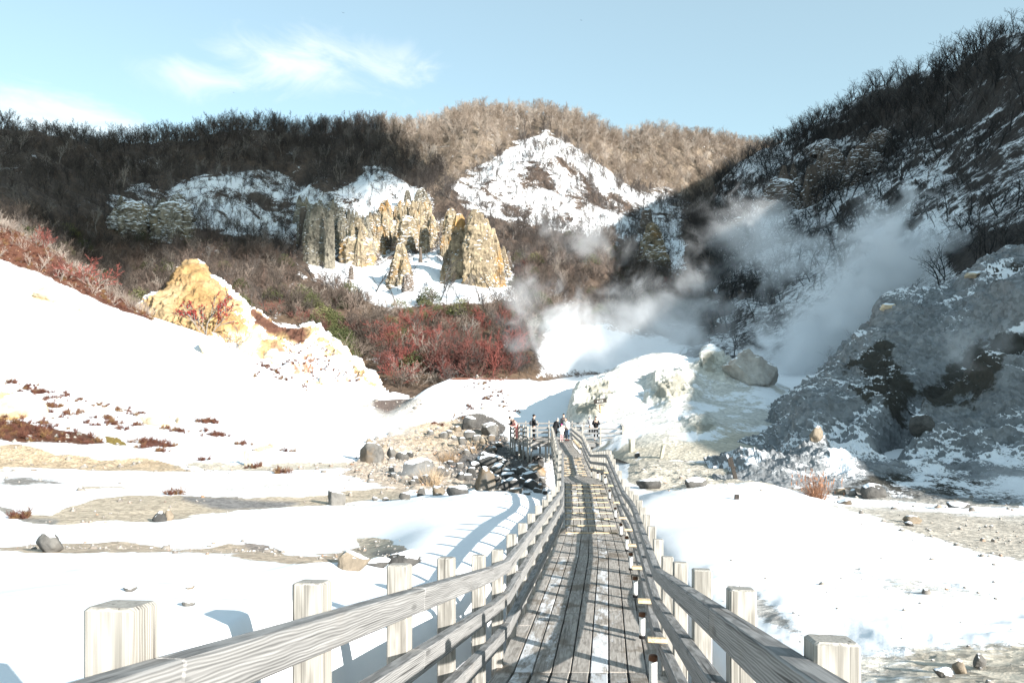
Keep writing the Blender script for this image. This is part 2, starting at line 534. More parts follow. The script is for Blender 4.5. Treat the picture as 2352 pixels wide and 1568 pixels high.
def poly_sd(U, V, poly):
    """signed distance to a polygon in pixels (negative inside)"""
    P = np.array(poly, float)
    Q = np.roll(P, -1, 0)
    dmin = np.full(U.shape, 1e9)
    ins = np.zeros(U.shape, bool)
    for (x1, y1), (x2, y2) in zip(P, Q):
        ex, ey = x2 - x1, y2 - y1
        t = np.clip(((U - x1) * ex + (V - y1) * ey) / (ex * ex + ey * ey + 1e-9), 0, 1)
        dd = np.hypot(U - x1 - t * ex, V - y1 - t * ey)
        dmin = np.minimum(dmin, dd)
        c = ((y1 > V) != (y2 > V)) & (U < ex * (V - y1) / (ey if ey else 1e-9) + x1)
        ins ^= c
    return np.where(ins, -dmin, dmin)

def in_poly(U, V, poly, soft):
    U = np.asarray(U, float); V = np.asarray(V, float)
    P = np.array(poly, float)
    near = (U > P[:, 0].min() - soft) & (U < P[:, 0].max() + soft) & (V > P[:, 1].min() - soft) & (V < P[:, 1].max() + soft)
    out = np.zeros(U.shape)
    if near.any():
        out[near] = np.clip(0.5 - poly_sd(U[near], V[near], poly) / (2 * soft), 0, 1)
    return out

class Layer: pass
LAYERS = []

def build_layer(name, rows, us, counts, displace=None, paint=None, material=None, back=None, label=None, cat=None):
    YY, XX, ZZ = [], [], []
    for r in rows:
        y, yx, z = interp_row(r, us)
        YY.append(y); XX.append(yx); ZZ.append(z)
    Y = pchip_rows(np.array(YY), counts)
    YX = pchip_rows(np.array(XX), counts)
    Z = pchip_rows(np.array(ZZ), counts)
    # soften the joints between the authored feature lines
    U = np.broadcast_to(us, Y.shape)
    X = (U - CU) / F * YX
    P = np.stack([X, Y, Z], -1)
    V = CV - Z / np.maximum(YX, 0.3) * F
    if displace:
        P = displace(P, U, V)
    V = CV - P[..., 2] / np.maximum(P[..., 1], 0.3) * F
    Um = CU + P[..., 0] / np.maximum(P[..., 1], 0.3) * F
    nr, ncol = Y.shape
    idx = np.arange(nr * ncol).reshape(nr, ncol)
    q = np.stack([idx[:-1, :-1], idx[:-1, 1:], idx[1:, 1:], idx[1:, :-1]], -1).reshape(-1, 4)
    at = paint(P, Um, V) if paint else {}
    at = {k: (a.reshape(-1) if a.shape == Y.shape else a.reshape(-1, 3)) for k, a in at.items()}
    me = fast_mesh(name, P.reshape(-1, 3), [q], material, at)
    o = obj(name, me)
    l = Layer()
    l.o, l.P, l.U, l.V, l.q = o, P, Um, V, q
    l.bvh = BVHTree.FromPolygons(P.reshape(-1, 3).tolist(), q.tolist())
    LAYERS.append(l)
    if label: tag(o, label, cat)
    else: o['kind'] = 'structure'
    return l

def ray(u, v, layers=None):
    dv = Vector(((u - CU) / F, 1.0, (CV - v) / F)).normalized()
    best = None
    for l in (layers or LAYERS):
        h = l.bvh.ray_cast(Vector((0, 0, 0)), dv, 2000)
        if h[0] is not None and (best is None or h[3] < best[3]):
            best = h
    if best: return best[0], best[1]
    if v < 1200: return ray(u, v + 4, layers)
    return None, None

def drop(x, y, layers=None, top=200):
    best = None
    for l in (layers or LAYERS):
        h = l.bvh.ray_cast(Vector((x, y, top)), Vector((0, 0, -1)), 1000)
        if h[0] is not None and (best is None or h[0].z > best):
            best = h[0].z
    return best

def normals_of(P):
    du = np.gradient(P, axis=1)
    dv = np.gradient(P, axis=0)
    n = np.cross(du, dv)
    n /= np.linalg.norm(n, axis=-1, keepdims=True) + 1e-9
    n *= np.sign(n[..., 2:3] + 1e-9)
    return n

def warp(P, U, V, au, av, sc, seed=0):
    return U + au * fbm(P, sc, 4, .6, seed), V + av * fbm(P, sc, 4, .6, seed + 50)

def paint_polys(U, V, polys, base_soil, wob=None):
    bare = np.zeros(U.shape)
    soil = np.broadcast_to(np.array(base_soil, float), U.shape + (3,)).copy()
    for (poly, amt, soft, c) in polys:
        k = in_poly(U, V, poly, soft)
        bare = np.maximum(bare, k * amt)
        if c is not None:
            kk = np.clip(k * 1.6, 0, 1)[..., None]
            soil = soil * (1 - kk) + np.array(c) * kk
    return bare, soil

# ---- boardwalk stations (y, x of the left edge, x of the right edge, deck height)
ST = [(-2.5, -.95, .25, -.62), (0, -.82, .5, -1.2), (1.42, -.77, .68, -1.575), (6.9, -.16, 1.385, -2.97), (13.4, .64, 2.2, -3.76), (16.8, 1.02, 2.52, -4.21),
      (24.5, 1.53, 3.12, -4.53), (32.7, 1.91, 3.41, -5.75), (36.5, 2.06, 3.56, -5.84), (39.5, 2.15, 3.70, -5.87), (45.5, 2.42, 3.88, -6.33), (52.3, 2.70, 4.09, -6.84)]
STA = np.array(ST)
def deck_at(y):
    return [np.interp(y, STA[:, 0], STA[:, i]) for i in (1, 2, 3)]
PLAT_Z = -6.85

# ---- ground -----------------------------------------------------------
def Z(u, z, y):            # a control point given by height instead of pixel row
    return (u, CV - z / y * F, y)
def row(y, pts):
    return [Z(u, z, y) for (u, z) in pts]
g_rows = [
    [(-1200, -0.6, -60, 60), (3600, -0.8, -60, 60)],
    [(-1200, -0.9, -3, 3), (900, -1.2, -3, 3), (1500, -1.8, -3, 3), (3600, -1.2, -3, 3)],
    row(2.5, [(-1200, -1.0), (600, -1.02), (900, -1.3), (1176, -2.3), (1500, -2.3), (1900, -2.0), (2352, -1.8), (3600, -1.5)]),
    row(5, [(-1200, -1.72), (0, -1.72), (300, -1.73), (600, -1.75), (900, -1.9), (1080, -2.35), (1176, -3.0), (1500, -3.0), (1700, -2.5), (2000, -2.3), (2352, -2.2), (3600, -2)]),
    row(9, [(-1200, -2.66), (600, -2.66), (900, -2.6), (1000, -2.68), (1100, -2.85), (1176, -3.3), (1300, -3.7), (1490, -3.5), (1520, -3.2), (1570, -3.0), (1650, -2.93), (2000, -2.9), (2352, -3.0), (3600, -3)]),
    row(12.5, [(-1200, -3.35), (0, -3.35), (600, -3.4), (800, -3.5), (1000, -3.15), (1130, -3.2), (1200, -3.42), (1250, -3.75), (1300, -4.1), (1470, -4.0), (1500, -3.65), (1570, -3.45), (1750, -3.4), (2000, -3.5), (2352, -3.7), (3600, -3.7)]),
    row(16, [(-1200, -4.2), (0, -4.2), (600, -4.25), (800, -4.2), (1000, -3.75), (1150, -3.6), (1230, -3.85), (1270, -4.2), (1300, -4.6), (1440, -4.5), (1475, -4.05), (1560, -3.88), (1700, -3.8), (2000, -4.0), (2352, -4.2), (3600, -4.3)]),
    row(20, [(-1200, -4.65), (300, -4.65), (600, -4.6), (800, -4.5), (1000, -4.2), (1150, -4.0), (1240, -4.2), (1300, -4.8), (1425, -4.75), (1455, -4.45), (1540, -4.33), (1700, -4.3), (2000, -4.5), (2352, -4.6), (3600, -4.7)]),
    row(25, [(-1200, -5.1), (300, -5.1), (600, -5.2), (800, -5.3), (1000, -4.98), (1150, -4.92), (1300, -5.4), (1450, -5.2), (1500, -4.98), (1620, -4.65), (1720, -4.6), (1850, -5.0), (2000, -5.25), (2352, -5.45), (3600, -5.5)]),
    row(31, [(-1200, -5.6), (300, -5.6), (600, -5.7), (1000, -6.0), (1200, -6.3), (1300, -6.4), (1450, -6.0), (1600, -6.0), (1800, -6.1), (2000, -6.15), (2352, -6.25), (3600, -6)]),
    row(38.5, [(-1200, -6.2), (300, -6.25), (600, -6.35), (1000, -6.7), (1300, -7.3), (1500, -6.45), (1700, -6.4), (2352, -6.0), (3600, -5)]),
    [Z(-1200, -5.5, 42), Z(0, -5.65, 42), Z(250, -5.85, 41.5), Z(460, -6.2, 42), Z(600, -6.6, 43), Z(900, -7.0, 43), Z(1100, -7.6, 43), Z(1300, -7.9, 43), Z(1500, -6.8, 43), Z(1700, -6.6, 43), Z(2352, -5.5, 43), Z(3600, -4, 43)],
    row(52.5, [(-1200, -5), (0, -4.7), (300, -5.4), (600, -6.2), (800, -7.0), (1000, -7.8), (1200, -8.2), (1300, -8.3), (1450, -7.6), (1700, -6.5), (2352, -5), (3600, -3)]),
    row(62, [(-1200, 1), (0, -1.6), (300, -2.9), (600, -5.0), (800, -6.8), (1000, -7.5), (1200, -7.6), (1400, -7.6), (1700, -7), (2352, -5), (3600, -3)]),
    [(-1200, 290, 95), (-400, 460, 90), (0, 607, 84), (170, 666, 80), (330, 722, 77), (450, 762, 75), (600, 832, 70), (760, 907, 66), (880, 957, 66), (920, 935, 69), (1000, 884, 74), (1060, 869, 78), (1200, 872, 78), (1300, 888, 78), (1400, 890, 82), (1700, 872, 85), (2352, 872, 72), (3600, 800, 70)],
    [(-1200, 200, 110), (-400, 390, 104), (0, 520, 97), (100, 566, 94), (170, 616, 91), (250, 672, 88.5), (330, 728, 86), (450, 810, 86), (600, 866, 84), (700, 895, 82), (800, 912, 80), (880, 920, 79), (1000, 912, 82), (1200, 884, 88), (1400, 862, 96), (1700, 848, 98), (2352, 850, 80), (3600, 700, 80)],
    [(-1200, 400, 125), (0, 640, 118), (330, 850, 115), (700, 890, 115), (1200, 850, 125), (1700, 830, 130), (2352, 800, 110), (3600, 700, 100)],
]
g_counts = [4, 16, 34, 36, 30, 28, 30, 30, 30, 30, 26, 40, 34, 34, 24, 8]
us_g = np.concatenate([np.linspace(-1200, -60, 40)[:-1], np.linspace(-60, 2412, 720), np.linspace(2412, 3600, 40)[1:]])

FAR = 26.0
def g_disp(P, U, V):
    X, Y, Zz = P[..., 0].copy(), P[..., 1], P[..., 2].copy()
    Q = np.stack([X, Y, 0 * X], -1)
    big = fbm(Q, 7.0, 3, 0.5, 3)
    mid = fbm(Q, 2.2, 3, 0.5, 8)
    sml = fbm(Q, 0.55, 3, 0.55, 5)
    near = np.clip((Y - 1) / 8, 0, 1)
    amp = near * (0.10 + 0.10 * np.clip((Y - 20) / 40, 0, 1))
    Zz = Zz + amp * big + near * 0.03 * mid
    # wind ripples and lumps in the foreground snow on the left
    lump = [(-1.9, 7.6, .16, .55), (-3.2, 6.6, .22, .8), (-4.6, 7.0, .2, .6), (-3.0, 5.2, .10, .6), (-2.2, 5.6, .1, .4)]
    for (lx, ly, h, r) in lump:
        Zz = Zz + h * np.exp(-((X - lx) ** 2 + (Y - ly) ** 2) / (r * r))
    # stony, crumbly zones
    rough = in_poly(U, V, [(820, 1060), (860, 1000), (1000, 960), (1170, 990), (1260, 1040), (1262, 1128), (960, 1132), (780, 1095)], 25)
    rough = np.maximum(rough, in_poly(U, V, [(1630, 1310), (1720, 1320), (1900, 1450), (2352, 1400), (2352, 1600), (1750, 1600), (1640, 1420)], 30) * 1.3)
    rough = np.maximum(rough, in_poly(U, V, [(1900, 1250), (2352, 1330), (2352, 1430), (2000, 1400)], 40) * 1.0)
    rough = np.maximum(rough, in_poly(U, V, [(1440, 1060), (2352, 1120), (2352, 1170), (1900, 1150), (1480, 1125)], 20) * 0.7)
    sc = np.clip(Y / 30, 0.25, 1.2)
    Zz = Zz + rough * sc * (0.16 * sml + 0.16 * ridged(Q, 1.1, 4, 0.6, 21))
    # crumbly bank edge at the left
    bank = in_poly(U, V, [(-60, 1010), (460, 1040), (620, 1060), (620, 1085), (-60, 1085)], 10)
    Zz = Zz + bank * 0.15 * ridged(Q, 1.5, 4, 0.55, 31)
    # trough under the boardwalk
    xl, xr, zd = deck_at(np.clip(Y, -2.5, 52.3))
    dist = np.maximum(np.maximum(xl - 0.1 - X, X - xr - 0.1), 0)
    k = np.clip(1 - dist / (0.30 + 0.008 * np.maximum(Y, 0)), 0, 1)
    k = k * k * (3 - 2 * k) * (Y < 54)
    cap = zd - 0.40
    Zz = np.where(Zz > cap, Zz * (1 - k) + cap * k, Zz)
    plat = (X > -.8) & (X < 8.2) & (Y > 50.5) & (Y < 57)
    Zz = np.where(plat, np.minimum(Zz, PLAT_Z - 0.75 + 0.1 * mid), Zz)
    return np.stack([X, Y, Zz], -1)

c4 = lambda pts: [(x * .3906, 746.5 + y * .3906) for (x, y) in pts]
TAN, TAN2, GREY, DARK, REDB, OCH, PALE = (.40, .31, .21), (.43, .36, .27), (.34, .32, .30), (.12, .115, .11), (.15, .055, .03), (.55, .36, .14), (.60, .575, .52)
g_polys = [
    (c4([(0, 705), (120, 700), (230, 720), (330, 760), (450, 765), (600, 795), (850, 780), (1000, 805), (1160, 868), (1050, 858), (700, 858), (450, 850), (200, 842), (0, 835)]), 1.0, 5, TAN),
    (c4([(1040, 815), (1150, 790), (1300, 800), (1450, 815), (1700, 800), (1900, 800), (2100, 790), (2400, 780), (2400, 860), (2000, 850), (1800, 865), (1500, 868), (1250, 862)]), .72, 9, (.47, .42, .34)),
    (c4([(0, 890), (150, 885), (440, 915), (440, 935), (250, 945), (100, 955), (0, 950)]), .66, 12, (.22, .205, .185)),
    (c4([(-60, 840), (170, 850), (230, 865), (60, 872), (-60, 872)]), .6, 6, TAN),
    (c4([(420, 930), (700, 935), (840, 970), (650, 968), (480, 965)]), .6, 6, TAN2),
    (c4([(860, 935), (960, 935), (1020, 960), (900, 965)]), .5, 6, TAN2),
    (c4([(380, 1075), (470, 1050), (560, 1020), (760, 1003), (1100, 1003), (1400, 1012), (1700, 1000), (1900, 1000), (2050, 970), (2400, 955), (2400, 1020), (2100, 1040), (1900, 1062), (1600, 1085), (1250, 1112), (1000, 1150), (850, 1158), (700, 1150), (500, 1165), (300, 1180), (150, 1165), (0, 1085), (-60, 1060), (0, 1055), (120, 1115), (300, 1122)]), .95, 7, TAN2),
    (c4([(1080, 1015), (1400, 1020), (1750, 1050), (1650, 1075), (1350, 1085), (1180, 1050)]), .9, 8, (.20, .19, .18)),
    (c4([(0, 1060), (60, 1075), (160, 1140), (330, 1150), (300, 1178), (120, 1150), (0, 1100)]), .8, 5, (.27, .25, .22)),
    (c4([(-60, 1290), (150, 1288), (350, 1272), (700, 1262), (900, 1295), (1050, 1318), (1200, 1300), (1300, 1272), (1450, 1282), (1640, 1310), (1700, 1352), (1850, 1350), (2000, 1335), (2150, 1300), (2350, 1320), (2330, 1395), (2100, 1400), (1800, 1403), (1600, 1385), (1400, 1365), (1150, 1340), (900, 1343), (500, 1348), (350, 1345), (0, 1326), (-60, 1326)]), .80, 8, (.42, .34, .255)),
    (c4([(1380, 1265), (1560, 1290), (1640, 1325), (1520, 1330), (1420, 1300)]), .85, 7, (.26, .22, .19)),
    (c4([(2100, 1250), (2200, 1250), (2352, 1280), (2400, 1320), (2352, 1400), (2180, 1400), (2110, 1300)]), .85, 7, (.42, .36, .28)),
    ([(870, 1270), (930, 1262), (985, 1285), (960, 1300), (880, 1300)], .7, 14, (.15, .14, .13)),
    ([(780, 1092), (830, 1040), (860, 1005), (930, 985), (1010, 965), (1100, 958), (1170, 1000), (1185, 1035), (1255, 1040), (1262, 1126), (1150, 1133), (1060, 1122), (960, 1134), (880, 1122)], .74, 16, (.40, .33, .26)),
    ([(1050, 1000), (1150, 985), (1180, 1040), (1255, 1050), (1262, 1120), (1120, 1120), (1040, 1085), (1010, 1040)], .72, 14, (.10, .095, .09)),
    ([(900, 975), (1040, 955), (1130, 960), (1110, 1010), (1010, 1040), (930, 1010)], .64, 14, (.40, .32, .235)),
    ([(1040, 955), (1110, 948), (1165, 975), (1160, 1000), (1090, 985)], .8, 8, (.11, .10, .09)),
    ([(720, 905), (790, 872), (870, 888), (925, 905), (880, 930), (830, 940), (750, 922)], .95, 10, PALE),
    ([(840, 935), (900, 900), (1000, 905), (960, 960), (880, 985)], .6, 16, (.45, .42, .38)),
    ([(0, 895), (45, 900), (100, 925), (88, 950), (30, 968), (-60, 968), (-60, 895)], .8, 10, (.62, .44, .20)),
    (c4([(-60, 565), (120, 560), (220, 590), (300, 600), (500, 640), (630, 690), (480, 702), (300, 690), (100, 690), (-60, 665)]), 1.0, 8, (.10, .042, .022)),
    (c4([(620, 650), (700, 660), (760, 710), (680, 710), (630, 690)]), 1.0, 5, (.20, .14, .03)),
    (c4([(800, 690), (880, 670), (980, 690), (1030, 720), (880, 715)]), .9, 5, (.105, .042, .028)),
    ([(310, 958), (350, 948), (392, 955), (395, 975), (330, 976)], .75, 8, (.66, .52, .32)),
    ([(395, 960), (412, 952), (424, 960), (420, 972)], .75, 5, (.66, .56, .42)),
    ([(560, 1030), (620, 1018), (640, 1028), (590, 1040)], .7, 8, (.60, .50, .34)),
    ([(65, 672), (100, 655), (150, 668), (155, 690), (120, 700), (70, 690)], .72, 9, (.60, .46, .28)),
    ([(-1200, 150), (-400, 380), (0, 500), (100, 548), (170, 598), (250, 655), (335, 712), (352, 738), (318, 724), (240, 700), (170, 664), (90, 628), (0, 596), (-400, 440), (-1200, 260)], 1.0, 7, (.105, .045, .028)),
    ([(340, 724), (450, 757), (540, 792), (620, 830), (600, 828), (450, 766)], .6, 8, (.34, .20, .10)),
    # right of the boardwalk
    ([(1440, 1050), (1560, 1055), (1700, 1065), (1900, 1100), (2352, 1110), (2352, 1170), (2200, 1162), (2000, 1152), (1850, 1135), (1740, 1110), (1620, 1116), (1500, 1132), (1440, 1110)], .80, 10, (.44, .40, .33)),
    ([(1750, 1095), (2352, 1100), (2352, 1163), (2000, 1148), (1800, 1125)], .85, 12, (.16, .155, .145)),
    ([(1740, 1120), (1830, 1138), (2000, 1152), (2352, 1170), (2500, 1180), (2500, 1330), (2352, 1308), (2180, 1262), (2000, 1202), (1850, 1160)], .62, 22, (.47, .44, .39)),
    ([(2000, 1185), (2150, 1175), (2352, 1200), (2400, 1300), (2250, 1270)], .78, 22, (.42, .38, .32)),
    ([(1640, 1325), (1700, 1330), (1800, 1400), (1895, 1468), (1890, 1492), (1790, 1462), (1690, 1410)], .66, 30, (.40, .385, .36)),
    ([(1720, 1480), (1800, 1510), (2000, 1470), (2352, 1440), (2500, 1440), (2500, 1650), (1700, 1650)], .58, 50, (.56, .52, .45)),
    ([(2080, 1500), (2352, 1470), (2500, 1480), (2500, 1650), (2150, 1650)], .62, 30, (.47, .42, .34)),
    ([(1900, 1270), (2100, 1290), (2352, 1350), (2352, 1420), (2100, 1400), (1950, 1340)], .50, 40, (.50, .48, .43)),
    # dark edge behind the mid snow hill
    ([(870, 900), (960, 868), (1000, 876), (930, 920), (890, 945), (860, 935)], .8, 8, (.16, .12, .10)),
    ([(1000, 868), (1060, 858), (1200, 860), (1240, 868), (1180, 874), (1040, 874)], .75, 6, (.20, .09, .06)),
    ([(-1200, 1600), (3600, 1600), (3600, 1601), (-1200, 1601)], 0, 1, None),
]
def g_paint(P, U, V):
    k_ = np.clip(40 / np.maximum(P[..., 1], 4), 1, 3)
    U, V = U + k_ * 11 * fbm(P * np.array([1, .5, 1]), 2.0, 5, .65, 301), V + k_ * 4.5 * fbm(P * np.array([1, .5, 1]), 1.6, 5, .65, 302)
    bare, soil = paint_polys(U, V, g_polys, (.50, .46, .40))
    # scattered small patches of thin snow
    nn = fbm(np.stack([P[..., 0], P[..., 1], 0 * P[..., 0]], -1), 5, 4, .6, 77)
    thin = in_poly(U, V, [(-60, 1030), (1260, 960), (1260, 1130), (900, 1260), (-60, 1330)], 40)
    bare = np.maximum(bare, thin * np.clip(0.30 + 0.35 * nn, 0, .55))
    bare = np.maximum(bare, 0.28 * in_poly(U, V, [(550, 990), (900, 900), (1100, 950), (1000, 1040), (600, 1060)], 50))
    bare = np.maximum(bare, .19 + .16 * fbm(np.stack([P[..., 0], P[..., 1], 0 * P[..., 0]], -1), 1.6, 5, .65, 78) * np.clip((P[..., 1] - 8) / 20, 0, 1))
    return {'bare': bare, 'soil': soil}

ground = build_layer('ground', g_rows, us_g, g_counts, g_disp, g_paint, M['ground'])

# ---- ochre talus slope behind the left snow slope ----------------------
t_rows = [
    [(280, 800, 84), (350, 790, 88), (450, 838, 86), (600, 885, 83), (700, 915, 80), (800, 932, 77), (880, 930, 77), (940, 925, 78)],
    [(280, 770, 94), (350, 735, 97), (400, 715, 97), (450, 720, 96), (520, 745, 95), (600, 800, 92), (700, 850, 89), (800, 890, 84), (880, 908, 82), (940, 915, 80)],
    [(280, 760, 98), (340, 705, 103), (365, 682, 105), (400, 646, 108), (425, 622, 110), (440, 612, 111), (458, 618, 111), (480, 640, 110), (520, 672, 108), (560, 708, 106), (600, 735, 104), (650, 755, 102), (690, 760, 101), (715, 745, 102), (760, 790, 98), (800, 820, 94), (850, 858, 89), (880, 890, 85), (940, 910, 81)],
    [(280, 840, 108), (360, 790, 118), (440, 760, 125), (600, 830, 118), (720, 850, 112), (880, 930, 96), (940, 930, 90)],
]
def t_disp(P, U, V):
    n = normals_of(P)
    a = fbm(P, 6, 4, .55, 41) * 1.0 + ridged(P * np.array([1, 1, .5]), 3.0, 6, .65, 42) * 1.35
    k = np.clip((P[..., 1] - 80) / 8, 0.15, 1)
    return P + n * (a * k)[..., None]
def t_paint(P, U, V):
    U, V = warp(P, U, V, 14, 10, 4, 351)
    polys = [
        ([(320, 715), (350, 670), (395, 620), (440, 575), (480, 605), (505, 650), (550, 705), (568, 750), (530, 785), (470, 775), (380, 760)], .84, 24, (.31, .195, .085)),
        ([(560, 700), (640, 750), (690, 752), (720, 760), (700, 790), (640, 775), (590, 745)], .95, 8, (.095, .045, .03)),
        ([(600, 775), (650, 770), (670, 815), (600, 825), (580, 800)], .66, 12, (.42, .29, .14)),
        ([(700, 740), (720, 740), (800, 815), (880, 885), (860, 890), (780, 840), (720, 790)], .54, 14, (.40, .29, .15)),
        ([(520, 760), (580, 770), (600, 800), (540, 800)], .5, 10, (.66, .50, .28)),
        ([(640, 800), (760, 830), (820, 870), (720, 870), (640, 850)], .42, 25, (.30, .17, .12)),
    ]
    bare, soil = paint_polys(U, V, polys, (.58, .42, .24))
    nn = fbm(P, 5, 4, .6, 51)
    k = np.clip(nn * 1.6 + 0.5, 0, 1)[..., None]
    yel = in_poly(U, V, polys[0][0], 10)[..., None]
    ol = np.clip(fbm(P, 1.8, 5, .65, 53) * 2.2 + .1, 0, 1)[..., None]
    soil = soil * (1 - yel * ol * .5) + np.array((.20, .13, .055)) * yel * ol * .5
    soil = soil * (1 - yel * (1 - k) * .55) + np.array((.40, .31, .19)) * yel * (1 - k) * .55
    bare = np.maximum(bare, .34 + .16 * nn) + .22 * fbm(P, 2.2, 4, .6, 52) * (bare > .3)
    return {'bare': bare, 'soil': soil}
talus = build_layer('hillside', t_rows, np.linspace(280, 940, 300), [50, 60, 10], t_disp, t_paint, M['talus'])

# ---- far hills ----------------------------------------------------------
b_rows = [
    [(-700, 640, 84), (0, 700, 90), (340, 900, 90), (450, 900, 94), (700, 940, 92), (850, 1000, 80), (900, 1010, 76), (1150, 1000, 78), (1300, 980, 88), (1500, 960, 98), (2000, 960, 100)],
    [(-700, 500, 95), (0, 575, 100), (340, 770, 100), (450, 760, 104), (700, 800, 100), (850, 890, 88), (900, 905, 84), (1000, 900, 84), (1150, 888, 86), (1300, 860, 98), (1500, 840, 108), (2000, 840, 110)],
    [(-700, 420, 110), (0, 500, 117), (290, 640, 130), (450, 600, 140), (700, 690, 132), (900, 712, 128), (1100, 700, 128), (1250, 690, 135), (1400, 690, 145), (1550, 700, 150), (1700, 705, 150), (2000, 705, 150)],
    [(-700, 330, 128), (0, 420, 142), (290, 520, 167), (450, 505, 180), (700, 575, 180), (900, 565, 183), (1100, 560, 190), (1250, 535, 208), (1400, 545, 220), (1550, 555, 230), (1700, 570, 232), (2000, 570, 235)],
    [(-700, 270, 145), (0, 372, 162), (290, 425, 207), (450, 405, 226), (560, 390, 230), (700, 430, 226), (850, 385, 238), (950, 430, 238), (1100, 410, 252), (1180, 345, 280), (1250, 304, 298), (1330, 345, 296), (1420, 410, 294), (1550, 450, 300), (1700, 450, 312), (2000, 450, 320)],
    [(-700, 200, 160), (0, 314, 182), (100, 328, 188), (200, 356, 205), (290, 362, 245), (400, 344, 262), (500, 326, 267), (600, 313, 272), (700, 322, 282), (800, 309, 292), (905, 312, 302), (1000, 298, 312), (1100, 278, 322), (1200, 275, 327), (1300, 285, 328), (1380, 318, 332), (1420, 336, 337), (1500, 320, 342), (1580, 328, 347), (1700, 344, 362), (1800, 364, 377), (2000, 390, 392)],
    [(-700, 330, 230), (0, 420, 260), (290, 480, 330), (700, 430, 390), (1200, 390, 450), (1700, 440, 490), (2000, 470, 520)],
]
S_FACES = [
    [(235, 466), (290, 425), (330, 410), (372, 440), (440, 400), (500, 388), (560, 388), (640, 393), (700, 418), (752, 440), (790, 428), (850, 378), (905, 395), (965, 440), (1010, 455), (1040, 500), (1100, 560), (1180, 640), (1185, 690), (1110, 700), (1040, 690), (900, 712), (800, 690), (715, 640), (695, 585), (640, 560), (560, 545), (430, 525), (340, 530), (270, 492)],
    [(1250, 296), (1300, 320), (1350, 352), (1405, 388), (1440, 425), (1470, 440), (1530, 425), (1600, 462), (1570, 530), (1575, 620), (1545, 650), (1480, 600), (1420, 570), (1330, 545), (1260, 520), (1180, 515), (1090, 490), (1040, 450), (1010, 425), (1080, 385), (1150, 350)],
    [(1030, 440), (1090, 385), (1150, 345), (1180, 515), (1080, 500)],
]
SNOWLO = [(1255, 735), (1400, 735), (1600, 790), (1700, 800), (1700, 870), (1230, 870), (1240, 800)]
def face_mask(U, V, soft=10):
    s = np.zeros(np.shape(U))
    for f in S_FACES:
        s = np.maximum(s, in_poly(U, V, f, soft))
    return s
def b_disp(P, U, V):
    n = normals_of(P)
    yy = P[..., 1]
    k = np.clip((yy - 90) / 50, 0, 1)
    ridge = np.clip((330 - yy) / 60, 0.35, 1)
    Q = P * np.array([1, .55, .55])
    a = (ridged(Q, 34, 4, .5, 61) * 4.5 + fbm(P, 11, 4, .55, 62) * 2.2 + ridged(P, 5, 3, .5, 63) * 0.7)
    out = P.copy()
    out[..., 2] += a * k * ridge * 0.6
    out += n * (a * k * ridge * 0.5)[..., None]
    # keep columns on their sight lines so the outlines stay where they were drawn
    return out
def b_paint(P, U, V):
    U, V = warp(P, U, V, 22, 16, 9, 311)
    bare = np.ones(U.shape)
    fm = face_mask(U, V, 8)
    nn = fbm(P, 9, 4, .6, 71)
    thin = 0.47 + 0.42 * nn
    bare = bare * (1 - fm) + thin * fm
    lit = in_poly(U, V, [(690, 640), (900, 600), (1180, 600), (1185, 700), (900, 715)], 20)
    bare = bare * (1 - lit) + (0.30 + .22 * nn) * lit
    apex = in_poly(U, V, [(1250, 296), (1440, 425), (1480, 470), (1400, 440), (1300, 360), (1240, 340), (1100, 400), (1050, 425)], 12)
    bare = bare * (1 - apex) + (.34 + .25 * nn) * apex
    lo = in_poly(U, V, SNOWLO, 26)
    bare = bare * (1 - lo) + (.25 + .3 * nn) * lo
    bare = np.where(fm + lo + lit < .5, np.clip(.80 + .4 * nn, 0, 1), bare)
    soil = np.broadcast_to(np.array((.085, .062, .048)), U.shape + (3,)).copy()
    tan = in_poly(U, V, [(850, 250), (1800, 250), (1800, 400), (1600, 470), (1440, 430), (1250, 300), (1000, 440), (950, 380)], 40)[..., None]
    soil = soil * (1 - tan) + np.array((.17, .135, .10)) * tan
    low = in_poly(U, V, [(600, 640), (900, 700), (1200, 690), (1500, 640), (1500, 900), (600, 900)], 40)[..., None]
    soil = soil * (1 - low) + np.array((.11, .075, .05)) * low
    return {'bare': bare, 'soil': soil}
us_b = np.linspace(-700, 2000, 620)
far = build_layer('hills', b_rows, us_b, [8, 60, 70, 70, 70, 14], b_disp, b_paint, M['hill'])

# ---- steep hill on the right ---------------------------------------------
c_rows = [
    [(1440, 980, 94), (1600, 960, 92), (1760, 950, 89), (1900, 920, 84), (2000, 900, 78), (2150, 850, 69), (2352, 780, 60), (2600, 740, 52), (3200, 640, 44)],
    [(1440, 880, 104), (1600, 850, 102), (1760, 838, 99), (1900, 808, 93), (2000, 795, 86), (2150, 745, 76), (2352, 665, 67), (2600, 620, 59), (3200, 500, 50)],
    [(1440, 830, 150), (1600, 705, 160), (1760, 600, 165), (1900, 560, 155), (2000, 540, 140), (2150, 500, 115), (2352, 440, 92), (2600, 380, 82), (3200, 250, 70)],
    [(1440, 790, 215), (1600, 575, 240), (1760, 430, 250), (1900, 385, 230), (2000, 365, 210), (2150, 325, 170), (2352, 265, 120), (2600, 195, 102), (3200, 0, 90)],
    [(1440, 740, 325), (1600, 500, 328), (1700, 395, 330), (1760, 354, 328), (1800, 338, 320), (1850, 312, 308), (1900, 287, 292), (2000, 240, 263), (2050, 214, 249), (2150, 186, 214), (2250, 142, 182), (2300, 114, 164), (2352, 92, 148), (2500, 20, 135), (2800, -120, 125), (3200, -300, 115)],
    [(1440, 760, 400), (1760, 480, 420), (2000, 400, 350), (2352, 300, 240), (2800, 200, 200), (3200, 100, 190)],
]
